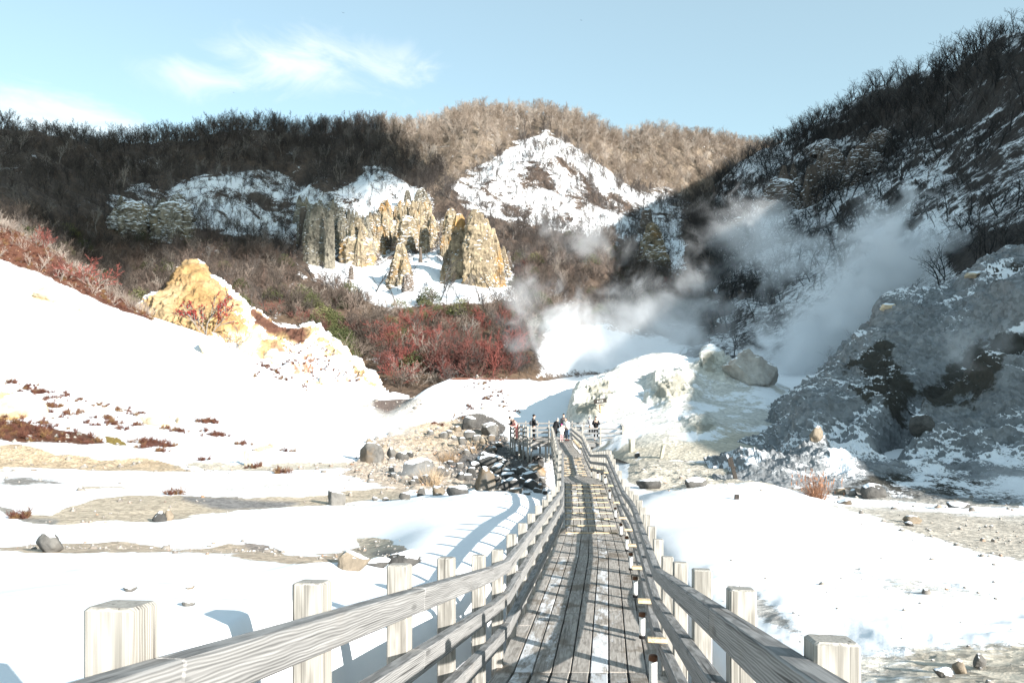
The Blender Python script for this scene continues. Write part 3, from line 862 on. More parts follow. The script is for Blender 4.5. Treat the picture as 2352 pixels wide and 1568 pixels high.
def c_disp(P, U, V):
    n = normals_of(P)
    yy = P[..., 1]
    k = np.clip((yy - 72) / 50, 0.1, 1)
    a = ridged(P * np.array([1, .6, .6]), 26, 4, .5, 81) * 3.0 + fbm(P, 9, 4, .55, 82) * 1.8 + ridged(P, 4, 3, .5, 83) * 0.6
    return P + n * (a * k * .8)[..., None]
def c_paint(P, U, V):
    U, V = warp(P, U, V, 26, 18, 9, 321)
    nn = fbm(P, 8, 4, .6, 91)
    bare = .49 + .24 * nn  # more dark ground through the snow, deepening the hill's shade by colour
    dark = in_poly(U, V, [(2150, 560), (2400, 480), (2400, 620), (2200, 640)], 40)
    dark = np.maximum(dark, in_poly(U, V, [(1780, 350), (1880, 340), (1900, 420), (1780, 470), (1700, 440)], 30) * .6)
    bare = np.maximum(bare, dark)
    band = in_poly(U, V, [(1850, 312), (2000, 242), (2150, 188), (2352, 95), (2352, 140), (2150, 225), (2000, 290), (1900, 330)], 16)
    bare = np.maximum(bare, band * .85)
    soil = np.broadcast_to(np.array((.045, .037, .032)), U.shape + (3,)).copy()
    return {'bare': bare, 'soil': soil}
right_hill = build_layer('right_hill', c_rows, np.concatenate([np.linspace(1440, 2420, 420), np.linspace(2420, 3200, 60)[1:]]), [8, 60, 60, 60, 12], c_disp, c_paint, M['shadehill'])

# ---- unseen ridge continuing the right hill, its heights shaped to shade the valley
hp = [(-40, -40), (10, -18), (24, -4), (33, 17.5), (41, 24), (58, 32), (80, 44), (104, 60), (131, 79), (153, 93), (200, 120), (303, 162), (380, 180), (460, 180)]
pa = np.linspace(10, 460, 160)
qa = np.linspace(-130, 260, 120)
PA, QA = np.meshgrid(pa, qa, indexing='ij')
HH = np.interp(PA, [a for a, _ in hp], [b for _, b in hp])
ZR = HH - np.where(QA < 50, (50 - QA) * .85, (QA - 50) * .5)
XR, YR = (PA + QA) / math.sqrt(2), (PA - QA) / math.sqrt(2)
PR = np.stack([XR, YR, ZR], -1)
ZR = np.maximum(ZR, -14) + fbm(PR, 22, 4, .5, 97) * 1.5 * np.clip((PA - 20) / 60, 0, 1)
PR[..., 2] = ZR
ix = np.arange(PA.size).reshape(PA.shape)
qr = np.stack([ix[:-1, :-1], ix[:-1, 1:], ix[1:, 1:], ix[1:, :-1]], -1).reshape(-1, 4)
side = obj('valley_side_hill', fast_mesh('valley_side_hill', PR.reshape(-1, 3), [qr], M['hill'],
           {'bare': np.full(PA.size, .5), 'soil': np.tile(np.array([[.075, .058, .048]]), (PA.size, 1))}))
side['kind'] = 'structure'

# ---- pale mound behind the viewing platform -------------------------------
d_rows = [
    [(1230, 1030, 60), (1300, 1030, 55), (1380, 1040, 50.5), (1450, 1065, 45), (1550, 1080, 41.5), (1650, 1085, 40), (1750, 1090, 39.5), (1860, 1085, 42)],
    [(1230, 1010, 66), (1290, 975, 62), (1320, 955, 59), (1380, 945, 58), (1450, 960, 55), (1550, 965, 52.5), (1650, 968, 52), (1750, 975, 52), (1860, 965, 54)],
    [(1230, 1000, 70), (1300, 958, 68), (1324, 912, 64.5), (1345, 886, 64), (1400, 876, 64), (1500, 882, 63), (1550, 874, 62.5), (1650, 892, 62), (1720, 892, 62), (1800, 915, 60), (1860, 940, 60)],
    [(1230, 998, 76), (1300, 952, 72), (1330, 892, 68), (1345, 872, 68), (1400, 852, 69), (1440, 828, 70), (1500, 814, 71), (1560, 820, 71), (1612, 831, 70), (1635, 814, 70), (1660, 826, 69), (1700, 844, 68), (1760, 867, 68), (1860, 915, 66)],
    [(1230, 1060, 86), (1300, 1020, 84), (1400, 930, 82), (1500, 890, 84), (1700, 910, 80), (1860, 960, 76)],
]
def d_disp(P, U, V):
    n = normals_of(P)
    k = np.clip((P[..., 1] - 42) / 14, 0.05, 1)
    rock = in_poly(U, V, [(1310, 955), (1330, 885), (1400, 868), (1420, 905), (1370, 960)], 14)
    rock = np.maximum(rock, in_poly(U, V, [(1500, 870), (1570, 850), (1600, 900), (1540, 930), (1490, 910)], 14))
    rock = np.maximum(rock, in_poly(U, V, [(1590, 850), (1630, 800), (1690, 840), (1660, 870)], 12))
    rock = np.maximum(rock, in_poly(U, V, [(1570, 965), (1620, 955), (1660, 985), (1600, 1000)], 12))
    a = fbm(P, 5, 4, .5, 101) * .45 + fbm(P, 1.2, 3, .55, 102) * .12 + rock * (ridged(P, 2.2, 5, .6, 103) * .85 + .35)
    return P + n * (a * k)[..., None]
def d_paint(P, U, V):
    U, V = warp(P, U, V, 14, 10, 3, 331)
    nn = fbm(P, 3, 5, .65, 111)
    bare = .50 + .42 * nn
    low = in_poly(U, V, [(1230, 1100), (1420, 1010), (1560, 1000), (1700, 980), (1860, 1000), (1860, 1100)], 25)
    bare = np.maximum(bare, low * (.62 + .25 * nn))
    rock = in_poly(U, V, [(1310, 955), (1330, 885), (1400, 868), (1420, 905), (1370, 960)], 14)
    rock = np.maximum(rock, in_poly(U, V, [(1500, 870), (1570, 850), (1600, 900), (1540, 930), (1490, 910)], 14))
    rock = np.maximum(rock, in_poly(U, V, [(1590, 850), (1630, 800), (1690, 840), (1660, 870)], 12))
    rock = np.maximum(rock, in_poly(U, V, [(1570, 965), (1620, 955), (1660, 985), (1600, 1000)], 12))
    bare = np.maximum(bare, rock * .75)
    soil = np.broadcast_to(np.array((.56, .545, .50)), U.shape + (3,)).copy()
    yk = np.clip(rock, 0, 1)[..., None]
    soil = soil * (1 - yk) + np.array((.48, .465, .40)) * yk
    lk = np.clip(low, 0, 1)[..., None]
    soil = soil * (1 - lk) + np.array((.50, .45, .36)) * lk
    return {'bare': bare, 'soil': soil, 'crust': rock * .9}
mound = build_layer('pale_mound', d_rows, np.linspace(1230, 1860, 330), [60, 60, 60, 12], d_disp, d_paint, M['mound'],
                    label='pale snow-dusted clay mound rising right behind the viewing platform', cat='mound')

# ---- craggy steaming mound on the right ------------------------------------
e_rows = [
    [(1640, 1125, 33), (1750, 1132, 32.5), (1900, 1146, 31), (2050, 1156, 30), (2200, 1166, 29), (2352, 1178, 28), (2700, 1210, 26)],
    [(1640, 1100, 40), (1720, 1062, 42), (1800, 1052, 41), (1900, 1048, 39), (2050, 1058, 37), (2200, 1068, 36), (2352, 1068, 35), (2700, 1000, 33)],
    [(1640, 1088, 48), (1760, 1005, 49), (1820, 965, 49), (1900, 935, 48), (2000, 925, 46), (2100, 955, 43.5), (2200, 930, 42.5), (2352, 905, 41), (2700, 850, 38)],
    [(1640, 1080, 52), (1780, 988, 53), (1850, 912, 54), (1920, 855, 54), (1980, 805, 55), (2050, 775, 54), (2150, 800, 51), (2250, 775, 49), (2352, 745, 47), (2700, 650, 44)],
    [(1640, 1075, 56), (1780, 978, 57), (1850, 900, 58), (1920, 832, 59), (2000, 770, 60), (2027, 744, 61), (2033, 702, 62), (2066, 690, 63), (2110, 690, 63), (2190, 670, 62), (2240, 630, 61), (2262, 605, 61), (2352, 580, 59), (2700, 480, 54)],
    [(1640, 1120, 66), (1850, 1000, 70), (2033, 860, 74), (2200, 800, 74), (2352, 720, 70), (2700, 600, 64)],
]
def e_disp(P, U, V):
    n = normals_of(P)
    k = np.clip((P[..., 1] - 31) / 8, 0.05, 1)
    a = fbm(P, 7, 4, .5, 121) * 1.1 + ridged(P * np.array([1, 1, .6]), 3.4, 6, .62, 122) * 1.0 + ridged(P, .9, 4, .6, 123) * .22
    # the gully that parts the left spur from the bulky right shoulder
    g = [(2050, 1010), (2110, 920), (2190, 835), (2290, 775), (2420, 720)]
    dm = np.full(U.shape, 1e9)
    for (x1, y1), (x2, y2) in zip(g[:-1], g[1:]):
        t = np.clip(((U - x1) * (x2 - x1) + (V - y1) * (y2 - y1)) / ((x2 - x1) ** 2 + (y2 - y1) ** 2), 0, 1)
        dm = np.minimum(dm, np.hypot(U - x1 - t * (x2 - x1), V - y1 - t * (y2 - y1)))
    a = a - 2.0 * np.exp(-(dm / 38) ** 2)
    blob = np.exp(-(((U - 2130) / 40) ** 2 + ((V - 968) / 30) ** 2)) * .9 + np.exp(-(((U - 2290) / 60) ** 2 + ((V - 880) / 50) ** 2)) * 1.4
    blob += np.exp(-(((U - 1880) / 45) ** 2 + ((V - 995) / 40) ** 2)) * 1.0
    return P + n * ((a + blob) * k)[..., None]
def e_paint(P, U, V):
    U, V = warp(P, U, V, 40, 28, 3, 341)
    nn = fbm(P, 3.5, 5, .62, 131)
    bare = .56 + .50 * nn
    sn = in_poly(U, V, [(1860, 980), (2000, 950), (2080, 990), (2040, 1040), (1900, 1030)], 25)
    sn = np.maximum(sn, in_poly(U, V, [(2080, 1010), (2300, 970), (2400, 950), (2400, 1050), (2200, 1080), (2100, 1110), (2060, 1060)], 25))
    bare = bare - sn * .20
    sn2 = in_poly(U, V, [(2280, 760), (2352, 728), (2420, 715), (2420, 770), (2352, 760), (2300, 775)], 10)
    bare = bare - sn2 * .6
    crust = np.zeros(U.shape)
    for pl, a in (([(1940, 830), (1985, 775), (2030, 745), (2060, 770), (2070, 850), (2110, 900), (2130, 940), (2060, 1000), (2020, 960), (1960, 880)], 1.0),
                  ([(2110, 900), (2200, 800), (2300, 750), (2420, 740), (2420, 860), (2330, 820), (2250, 900), (2140, 950)], 1.0),
                  ([(2220, 640), (2270, 598), (2400, 570), (2400, 640), (2300, 650)], .8),
                  ([(1980, 1090), (2352, 1090), (2352, 1180), (1880, 1150)], .9),
                  ([(2120, 940), (2170, 950), (2160, 1000), (2110, 990)], .8)):
        crust = np.maximum(crust, in_poly(U, V, pl, 45) * a)
    soil = np.broadcast_to(np.array((.215, .226, .232)), U.shape + (3,)).copy()  # soil darkened and cooled, the mound's shade put into its colour
    return {'bare': bare, 'soil': soil, 'crust': crust * .95}
crag = build_layer('craggy_mound', e_rows, np.concatenate([np.linspace(1640, 2420, 520), np.linspace(2420, 2700, 30)[1:]]), [70, 100, 90, 80, 14], e_disp, e_paint, M['crag'],
                   label='big craggy grey mound half in shade, steaming beside the right edge', cat='mound')
GROUND_LAYERS = [ground, talus, mound, crag]
HILL_LAYERS = [far, right_hill]

# wide sheet under everything, out to the horizon
bm = bmesh.new()
bmesh.ops.create_grid(bm, x_segments=8, y_segments=8, size=3000)
me = bpy.data.meshes.new('outer_terrain'); bm.to_mesh(me); bm.free()
me.materials.append(M['hill'])
for k, v in (('bare', [.3]),):
    a = me.attributes.new(k, 'FLOAT', 'POINT'); a.data.foreach_set('value', v * len(me.vertices))
a = me.attributes.new('soil', 'FLOAT_VECTOR', 'POINT'); a.data.foreach_set('vector', [.1, .08, .06] * len(me.vertices))
o = obj('outer_terrain', me); o.location = (0, 0, -16); o['kind'] = 'structure'
# ------------------------------------------------------------------ timber
class MB:
    def __init__(self):
        self.v, self.f, self.gc, self.fr = [], [], [], []
    def sweep(self, pts, lat, w, h, up=None, ch=0.006, frost=0.0, gofs=None, lats=None):
        """chamfered w x h timber swept along pts; lat = sideways direction (per point or one)"""
        pts = [Vector(p) for p in pts]
        g0 = gofs if gofs is not None else random.uniform(0, 60)
        cx = [(-w / 2 + ch, -h / 2), (w / 2 - ch, -h / 2), (w / 2, -h / 2 + ch), (w / 2, h / 2 - ch), (w / 2 - ch, h / 2), (-w / 2 + ch, h / 2), (-w / 2, h / 2 - ch), (-w / 2, -h / 2 + ch)]
        base = len(self.v)
        s = 0.0
        n = len(pts)
        rings = []
        for i, p in enumerate(pts):
            if i: s += (p - pts[i - 1]).length
            la = Vector(lats[i] if lats else lat).normalized()
            t = (pts[min(i + 1, n - 1)] - pts[max(i - 1, 0)]).normalized()
            u = Vector(up) if up is not None else la.cross(t).normalized()
            if up is None and u.z < 0: u = -u
            rings.append((p, la, u, s, 1.0))
        t0 = (pts[1] - pts[0]).normalized(); t1 = (pts[-1] - pts[-2]).normalized()
        ra, rb = rings[0], rings[-1]
        kx = max(0.2, 1 - 2 * ch / w); ky = max(0.2, 1 - 2 * ch / h)
        full = [(ra[0], ra[1], ra[2], ra[3], 0)] + [(ra[0] + t0 * ch, ra[1], ra[2], ra[3] + ch, 1)] + [r[:4] + (1,) for r in rings[1:-1]] + [(rb[0] - t1 * ch, rb[1], rb[2], rb[3] - ch, 1), (rb[0], rb[1], rb[2], rb[3], 0)]
        for (p, la, u, s_, fl) in full:
            for (x, y) in cx:
                if not fl: x, y = x * kx, y * ky
                self.v.append(p + la * x + u * y)
                self.gc.append((s_ + g0, x + g0 * 0.37, y + g0 * 0.71))
                self.fr.append(frost)
        m = len(full)
        for i in range(m - 1):
            for j in range(8):
                a = base + i * 8 + j; b2 = base + i * 8 + (j + 1) % 8
                self.f.append((a, b2, b2 + 8, a + 8))
        self.f.append(tuple(base + 7 - j for j in range(8)))
        self.f.append(tuple(base + (m - 1) * 8 + j for j in range(8)))
    def cyl(self, p0, p1, r0, r1, n=12, ch=0.0, gofs=None, wob=0.0):
        g0 = gofs if gofs is not None else random.uniform(0, 60)
        p0, p1 = Vector(p0), Vector(p1)
        t = (p1 - p0).normalized()
        a = t.orthogonal().normalized(); b = t.cross(a)
        base = len(self.v)
        ln = (p1 - p0).length
        lev = [(0, r0)] + [(k / 5, r0 + (r1 - r0) * k / 5) for k in range(1, 5)] + [(1 - ch / ln, r1), (1, max(r1 - ch, r1 * .3))]
        ph = random.uniform(0, 6)
        for (q, r) in lev:
            for j in range(n):
                an = 2 * math.pi * j / n
                rr = r * (1 + wob * math.sin(3 * an + ph) + wob * .6 * math.sin(5 * an + ph * 2 + q * 2))
                self.v.append(p0 + t * ln * q + (a * math.cos(an) + b * math.sin(an)) * rr)
                self.gc.append((q * ln + g0, rr * math.cos(an) + g0 * .3, rr * math.sin(an) + g0 * .7))
                self.fr.append(0)
        m = len(lev)
        for i in range(m - 1):
            for j in range(n):
                x = base + i * n + j; y = base + i * n + (j + 1) % n
                self.f.append((x, y, y + n, x + n))
        self.f.append(tuple(base + n - 1 - j for j in range(n)))
        self.f.append(tuple(base + (m - 1) * n + j for j in range(n)))
    def mesh(self, name, material, smooth=False, origin=None):
        me = bpy.data.meshes.new(name)
        o = Vector(origin) if origin is not None else Vector((0, 0, 0))
        me.from_pydata([v - o for v in self.v], [], self.f)
        me.materials.append(material)
        at = me.attributes.new('gc', 'FLOAT_VECTOR', 'POINT'); at.data.foreach_set('vector', np.array(self.gc, np.float32).ravel())
        at = me.attributes.new('frost', 'FLOAT', 'POINT'); at.data.foreach_set('value', np.array(self.fr, np.float32))
        bm = bmesh.new(); bm.from_mesh(me); bmesh.ops.recalc_face_normals(bm, faces=bm.faces); bm.to_mesh(me); bm.free()
        if smooth:
            me.polygons.foreach_set('use_smooth', [True] * len(me.polygons))
        me.update()
        return me
    def build(self, name, material, parent=None, smooth=False):
        o = obj(name, self.mesh(name, material, smooth), parent)
        return o

UP = Vector((0, 0, 1))
def edge_pt(y, side, off=0.0):
    xl, xr, z = deck_at(y)
    return Vector((xr + off if side > 0 else xl - off, y, z))

# ---- boardwalk -------------------------------------------------------------
bw = empty('boardwalk', (0, 0, 0))
tag(bw, 'long weathered plank boardwalk leading down the valley to the viewing platform', 'boardwalk')
NP = 9
dk = MB()
for (a, b) in zip(ST[:-1], ST[1:]):
    ya, yb = a[0], b[0]
    if ya in (39.5,):                                   # a stretch laid with cross boards
        k = 0
        y = ya
        while y < yb - 0.05:
            xl, xr, z = deck_at(y + .1)
            dk.sweep([(xl + .02, y + .105, z - .02), (xr - .02, y + .105, z - .02)], (0, 1, 0), .19, .04, ch=.004, frost=max(0, random.gauss(.12, .12)))
            y += .215
        continue
    for i in range(NP):
        f = (i + .5) / NP
        # joints of the boards are staggered along the walk
        cuts = [ya + .004]
        if yb - ya > 3:
            y = ya + random.uniform(1.2, 3.2)
            while y < yb - 1:
                cuts.append(y); y += random.uniform(2.6, 3.9)
        cuts.append(yb - .004)
        for y0, y1 in zip(cuts[:-1], cuts[1:]):
            pa = Vector((a[1] + (a[2] - a[1]) * f, ya, a[3])); pb = Vector((b[1] + (b[2] - b[1]) * f, yb, b[3]))
            q0 = pa.lerp(pb, (y0 + .004 - ya) / (yb - ya)); q1 = pa.lerp(pb, (y1 - .004 - ya) / (yb - ya))
            wa = (a[2] - a[1]) / NP - .014
            base = {1: .48, 2: .46, 3: .24, 5: .50, 6: .36, 0: .28, 7: .2}.get(i, .05) if y0 < 12 else ({1: .42, 2: .36, 3: .34, 4: .3, 5: .42}.get(i, .2))
            dz = random.uniform(-.003, .003)
            dk.sweep([q0 + UP * (dz - .022), q1 + UP * (dz - .022)], (1, 0, 0), wa, .044, ch=.004, frost=max(0, base + random.uniform(-.08, .08)))
dk.build('deck', M['deck'], bw)
# bearers and joists under the boards
jb = MB()
y = 0.3
while y < 52:
    xl, xr, z = deck_at(y)
    jb.sweep([(xl + .02, y, z - .12), (xr - .02, y, z - .12)], (0, 1, 0), .09, .14)
    y += 1.1
for s in (0.12, 0.5, 0.88):
    pts = [(a[1] + (a[2] - a[1]) * s, a[0], a[3] - .26) for a in ST if a[0] >= 0]
    jb.sweep(pts, (1, 0, 0), .09, .13)
jb.build('joists', M['wood'], bw)
# anti-slip cleats on two flights
ys = list(np.linspace(16.9, 24.1, 10)) + list(np.linspace(33.0, 38.6, 10))
for y in ys:
    xl, xr, z = deck_at(y)
    if y > 30 and random.random() < .3:
        spans = [(.10, .52), (.68, .90)]
    else:
        spans = [(.10, .86)] if y < 30 else [(.12, .52), (.62, .86)]
    for (f0, f1) in spans:
        c = MB()
        sl_ = (deck_at(y + .2)[2] - deck_at(y - .2)[2]) / .4
        c.sweep([(xl + (xr - xl) * f0, y, z + .009), (xl + (xr - xl) * f1, y + random.uniform(-.02, .02), z + .009)], (0, 1, sl_), .042, .018, ch=.003)
        c.build('cleat', M['cleat'], bw)

# ---- fences ----------------------------------------------------------------
PW = .100
def fence(root, posts, inward, post_mat, foot=0.55, twist=None, span=2, rail_h=.105, heights=(.925, .635, .345), top=1.08, rail_mat=None, rail_ext=(0, 0), no_rail=()):
    """posts: deck-level points; inward: per-post unit vectors towards the walk; posts and rails become children of root"""
    n = len(posts)
    for i, (p, q) in enumerate(zip(posts, inward)):
        m = MB()
        ft = foot[i] if isinstance(foot, (list, tuple)) else foot
        h = (top[i] if isinstance(top, (list, tuple)) else top) + random.uniform(-.012, .012)
        m.sweep([p - UP * ft, p + UP * (h - .3), p + UP * h], q, PW, PW, up=q.cross(UP), ch=.007)
        fw_ = UP.cross(q); fw_ = fw_ if fw_.y > 0 else -fw_
        for vi, v_ in enumerate(m.v):                    # tops are cut with a slight fall
            if v_.z > p.z + h - .05: m.v[vi] = v_ - UP * (.17 * (v_ - p).dot(fw_))
        m.build('post', post_mat, root)
    rail_mat = rail_mat or M['wood']
    for hz in heights:
        i = 0
        start = random.choice((1, span)) if span > 1 else 1
        while i < n - 1:
            j = min(n - 1, i + (start if i == 0 else span))
            seg = list(range(i, j + 1))
            pts, lats = [], []
            for k in seg:
                pts.append(posts[k] + inward[k] * (PW / 2 + .036) + UP * hz)
                lats.append(inward[k])
            d0 = (pts[1] - pts[0]).normalized(); d1 = (pts[-1] - pts[-2]).normalized()
            pts[0] = pts[0] + d0 * .002 - (d0 * rail_ext[0] if i == 0 else d0 * 0)
            pts[-1] = pts[-1] - d1 * .002 + (d1 * rail_ext[1] if j == n - 1 else d1 * 0)
            if not any((k, k + 1) in no_rail for k in seg[:-1]):
                m = MB()
                lj = [v + Vector((0, 0, 0)) for v in lats]
                m.sweep(pts, lats[0], .07, rail_h + random.uniform(-.004, .004), lats=lj, ch=.006)
                m.build('rail', rail_mat, root)
            i = j

def inward_of(pts, side):
    out = []
    for i in range(len(pts)):
        t = (pts[min(i + 1, len(pts) - 1)] - pts[max(i - 1, 0)])
        t.z = 0
        t.normalize()
        q = Vector((t.y, -t.x, 0))                      # to the right of the walking direction
        out.append(q if side < 0 else -q)
    return out

lf = empty('fence', (0, 0, 0))
tag(lf, 'weathered post and rail fence along the left edge of the boardwalk, shadow on the snow', 'fence')
ly = [-1.0, .25, 1.5, 2.5, 3.6, 4.72, 6.0, 7.1, 8.15, 9.2, 10.3, 11.4, 12.6, 13.6, 14.9, 16.2, 17.4, 18.8, 20.2, 21.6, 23.0, 24.4, 25.8, 27.2, 28.6, 30, 31.4, 32.8, 34.2, 35.6, 37, 38.4, 39.8, 41.3, 42.8, 44.3, 45.8, 47.3, 48.8, 50.3, 51.8]
lp = [edge_pt(y, -1) for y in ly]
fence(lf, lp, inward_of(lp, -1), M['post'])
rf = empty('fence', (0, 0, 0))
tag(rf, 'weathered post and rail fence with small lamps along the right edge of the boardwalk', 'fence')
ry = [-1.3, -.2, .75, 1.73, 2.93, 4.2, 5.5, 6.75, 8.0, 9.2, 10.4, 11.6, 12.8, 14.0, 15.3, 16.6, 18, 19.4, 20.8, 22.2, 23.4, 24.4, 25.4, 26.4, 27.4, 28.4, 29.4, 30.4, 31.4, 32.5, 33.5, 34.6, 35.8, 37, 38.2, 39.5, 40.8, 42.1, 43.4, 44.7, 46, 47.3, 48.6, 49.9, 51.2]
rp = [edge_pt(y, 1) for y in ry]
fence(rf, rp, inward_of(rp, 1), M['post'], top=[1.0, 1.0, 1.0, .99, 1.01, 1.03, 1.03] + [1.05] * 40, heights=(.885, .605, .33))

# ---- little lamps under the lowest rail of the right fence -------------------
lm_w, lm_b, lm_k = plain_mat('white_lamp_tube', (.78, .78, .75), .4, .05), plain_mat('brown_lamp_cap', (.16, .075, .04), .5, .2), plain_mat('black_lamp_foot', (.015, .015, .016), .4, .1)
def lamp(y, label):
    p = edge_pt(y, 1)
    xl, xr, z = deck_at(y)
    xa, xb = deck_at(y - .2)[1], deck_at(y + .2)[1]
    t = Vector((xb - xa, .4, deck_at(y + .2)[2] - deck_at(y - .2)[2])).normalized()
    q = Vector((-t.y, t.x, 0)).normalized()
    r = empty('deck_lamp', p + q * .17)
    tag(r, label, 'lamp', 'small lamps along the right boardwalk fence')
    b = MB(); b.sweep([UP * .418 - t * .06 + q * -.03, UP * .418 + t * .06 + q * -.03], q, .15, .032, ch=.005); b.build('bracket', M['cleat'], r)
    b = MB(); b.cyl(UP * .262, UP * .30, .036, .034, 14, .006); b.build('cap', lm_b, r, True)
    b = MB(); b.cyl(UP * .07, UP * .261, .031, .031, 14, .002); b.build('tube', lm_w, r, True)
    b = MB(); b.cyl(UP * .035, UP * .069, .033, .033, 14, .002); b.build('foot', lm_k, r, True)
ord_ = ['nearest', 'second', 'third', 'fourth', 'fifth', 'sixth', 'seventh', 'eighth']
for i, y in enumerate([5.9, 7.9, 9.9, 11.9, 13.9, 16.1, 18.4, 21.2]):
    lamp(y, ('white tube lamp with brown cap on the right fence, nearest of its row' if i == 0 else 'white tube lamp with brown cap on the right fence, %s counted from the near end' % ord_[i]))
for y in [24.0, 25.6, 27.4, 30.5]:
    lamp(y, 'small white tube lamp on the fence where the boardwalk drops and narrows')
for y in [40.2, 41.2, 42.2, 43.2, 44.2, 45.4, 46.8]:
    lamp(y, 'small white tube lamp close beside its neighbours on the far fence by the platform')

# ---- viewing platform ---------------------------------------------------------
vp = empty('viewing_platform', (0, 0, 0))
tag(vp, 'timber viewing platform on posts at the far end of the boardwalk', 'platform')
corn = {'lb': (-.05, 54.6), 'lf': (1.06, 52.0), 'wl': (2.62, 52.2), 'wr': (4.15, 52.2), 'rf': (7.55, 51.7), 'rb': (7.8, 55.4)}
dkp = MB()
def plat_x(y):
    """extent of the platform floor at depth y"""
    left = np.interp(y, [52.0, 54.6], [1.06, -.05])
    right = np.interp(y, [51.7, 55.4], [7.55, 7.8])
    return left, right
y = 52.1
while y < 55.4:
    x0, x1 = plat_x(y)
    n = max(1, int((x1 - x0) / 3))
    for k in range(n):
        xa, xb = x0 + (x1 - x0) * k / n, x0 + (x1 - x0) * (k + 1) / n
        dkp.sweep([(xa + .01, y, PLAT_Z - .02), (xb - .01, y, PLAT_Z - .02)], (0, 1, 0), .185, .04, ch=.004, frost=max(0, random.gauss(.3, .15)))
    y += .2
dkp.build('deck', M['deck'], vp)
fa = MB()
for (p, q) in ((('lf'), ('wl')), (('wr'), ('rf')), (('lf'), ('lb')), (('rf'), ('rb'))):
    (xa, ya), (xb, yb) = corn[p], corn[q]
    d = Vector((xb - xa, yb - ya, 0)); nrm = Vector((d.y, -d.x, 0)).normalized()
    if nrm.y > 0: nrm = -nrm
    fa.sweep([(xa, ya, PLAT_Z - .17), (xb, yb, PLAT_Z - .17)], nrm, .06, .24)
fa.build('fascia', M['wood'], vp)
for (x, y) in [(1.1, 52.2), (2.3, 52.4), (.6, 53.4), (.05, 54.5), (2.0, 54.8), (4.3, 52.4), (5.4, 52.3), (6.5, 52.2), (7.4, 52.0), (7.6, 53.6), (7.7, 55.2), (5.5, 55.0), (3.6, 55.0)]:
    m = MB(); g = drop(x, y) or -8.2
    m.sweep([(x, y, g - .2), (x, y, PLAT_Z - .06)], (1, 0, 0), .12, .12, up=(0, 1, 0))
    m.build('leg', M['post'], vp)
def line_pts(a, b, n):
    a, b = Vector(a + (PLAT_Z,)), Vector(b + (PLAT_Z,))
    return [a.lerp(b, k / n) for k in range(n + 1)]
def plat_fence(label, pts, q, foot=.3, top=1.13):
    r = empty('fence', (0, 0, 0)); tag(r, label, 'fence')
    fence(r, pts, [Vector(q).normalized()] * len(pts), M['post'], foot=foot, top=top, heights=(.96, .66, .36), span=2)
plat_fence('short side fence closing the left end of the viewing platform', line_pts((1.06, 51.95), (-.1, 54.6), 4), (.92, .4, 0), foot=1.35)
plat_fence('front fence of the platform left wing, in front of the man with backpack', line_pts((1.30, 51.95), (2.50, 52.12), 1), (0, 1, 0), foot=1.3)
plat_fence('long front fence of the platform right wing above its open dark underside', [Vector((x, 51.85 - (x - 4.2) * .06, PLAT_Z)) for x in (4.3, 4.75, 5.95, 7.45)], (0, 1, 0), foot=1.3)
plat_fence('rear fence of the viewing platform behind all the visitors', line_pts((.15, 55.4), (7.7, 55.4), 9), (0, -1, 0), foot=.4)
plat_fence('short side fence closing the right end of the viewing platform', line_pts((7.62, 52.1), (7.78, 55.1), 3), (-1, 0, 0), foot=1.0)

# ---- sign, stakes, marker stones ------------------------------------------------
def on_ground(u, v):
    p, n = ray(u, v, GROUND_LAYERS)
    return p
def timber(name, u, vb, height, w, d, material, label, cat, lean=(0, 0), top=None, chip=0.15, rz=0.3):
    p = on_ground(u, vb)
    r = obj(name, None) if False else None
    m = MB()
    ax = Vector((lean[0], lean[1], 1)).normalized()
    m.sweep([ax * -.25, ax * height * .5, ax * height * .97, ax * height], (math.cos(rz), math.sin(rz), 0), w, d, up=Vector((-math.sin(rz), math.cos(rz), 0)), ch=min(w, d) * .18)
    me = m.mesh(name, material)
    for v in me.vertices:
        s = 1 + .10 * math.sin(v.co.z * 9 + v.co.x * 30) * chip * 4
        v.co.x *= s; v.co.y *= s
        if v.co.z > height * .9: v.co.z += random.uniform(-.06, .02)
    o = obj(name, me)
    o.location = p
    return tag(o, label, cat)
sp = on_ground(1379, 948)
g = empty('signpost', sp)
tag(g, 'signpost with a dark lettered board on a brown pole at the pale mound', 'sign')
k = sp.y / F                                                     # metres for one unit of the reference frame at this distance
m = MB(); m.cyl((0.02, 0, -.2), (-.06, 0, 22 * k), .055, .05, 10, .01); m.build('pole', M['brownpole'], g, True)
m = MB(); m.sweep([(-15 * k, 0.02, 25.5 * k), (14 * k, -.05, 29.5 * k)], (0, 1, 0), .06, 9.5 * k, ch=.02); bd = m.build('board', M['darkwood'], g)
m = MB(); m.sweep([(-13 * k, -.02, 20 * k), (9 * k, -.05, 21.2 * k)], (0, 1, 0), .05, 2.2 * k, ch=.01); m.build('board', M['darkwood'], g)
m = MB(); m.sweep([(0, -.03, 19 * k), (10 * k, -.05, 15.6 * k)], (0, 1, 0), .05, 1.6 * k, ch=.01); m.build('batten', M['darkwood'], g)
m = MB(); m.sweep([(3 * k, 0, 35.2 * k), (9 * k, -.03, 36 * k)], (0, 1, 0), .07, 1.1 * k, ch=.01); m.build('snow_cap', plain_mat('clean_snow', SNOW, .8, .03), g)
txt = plain_mat('white_lettering', (.80, .79, .74), .6, .04)
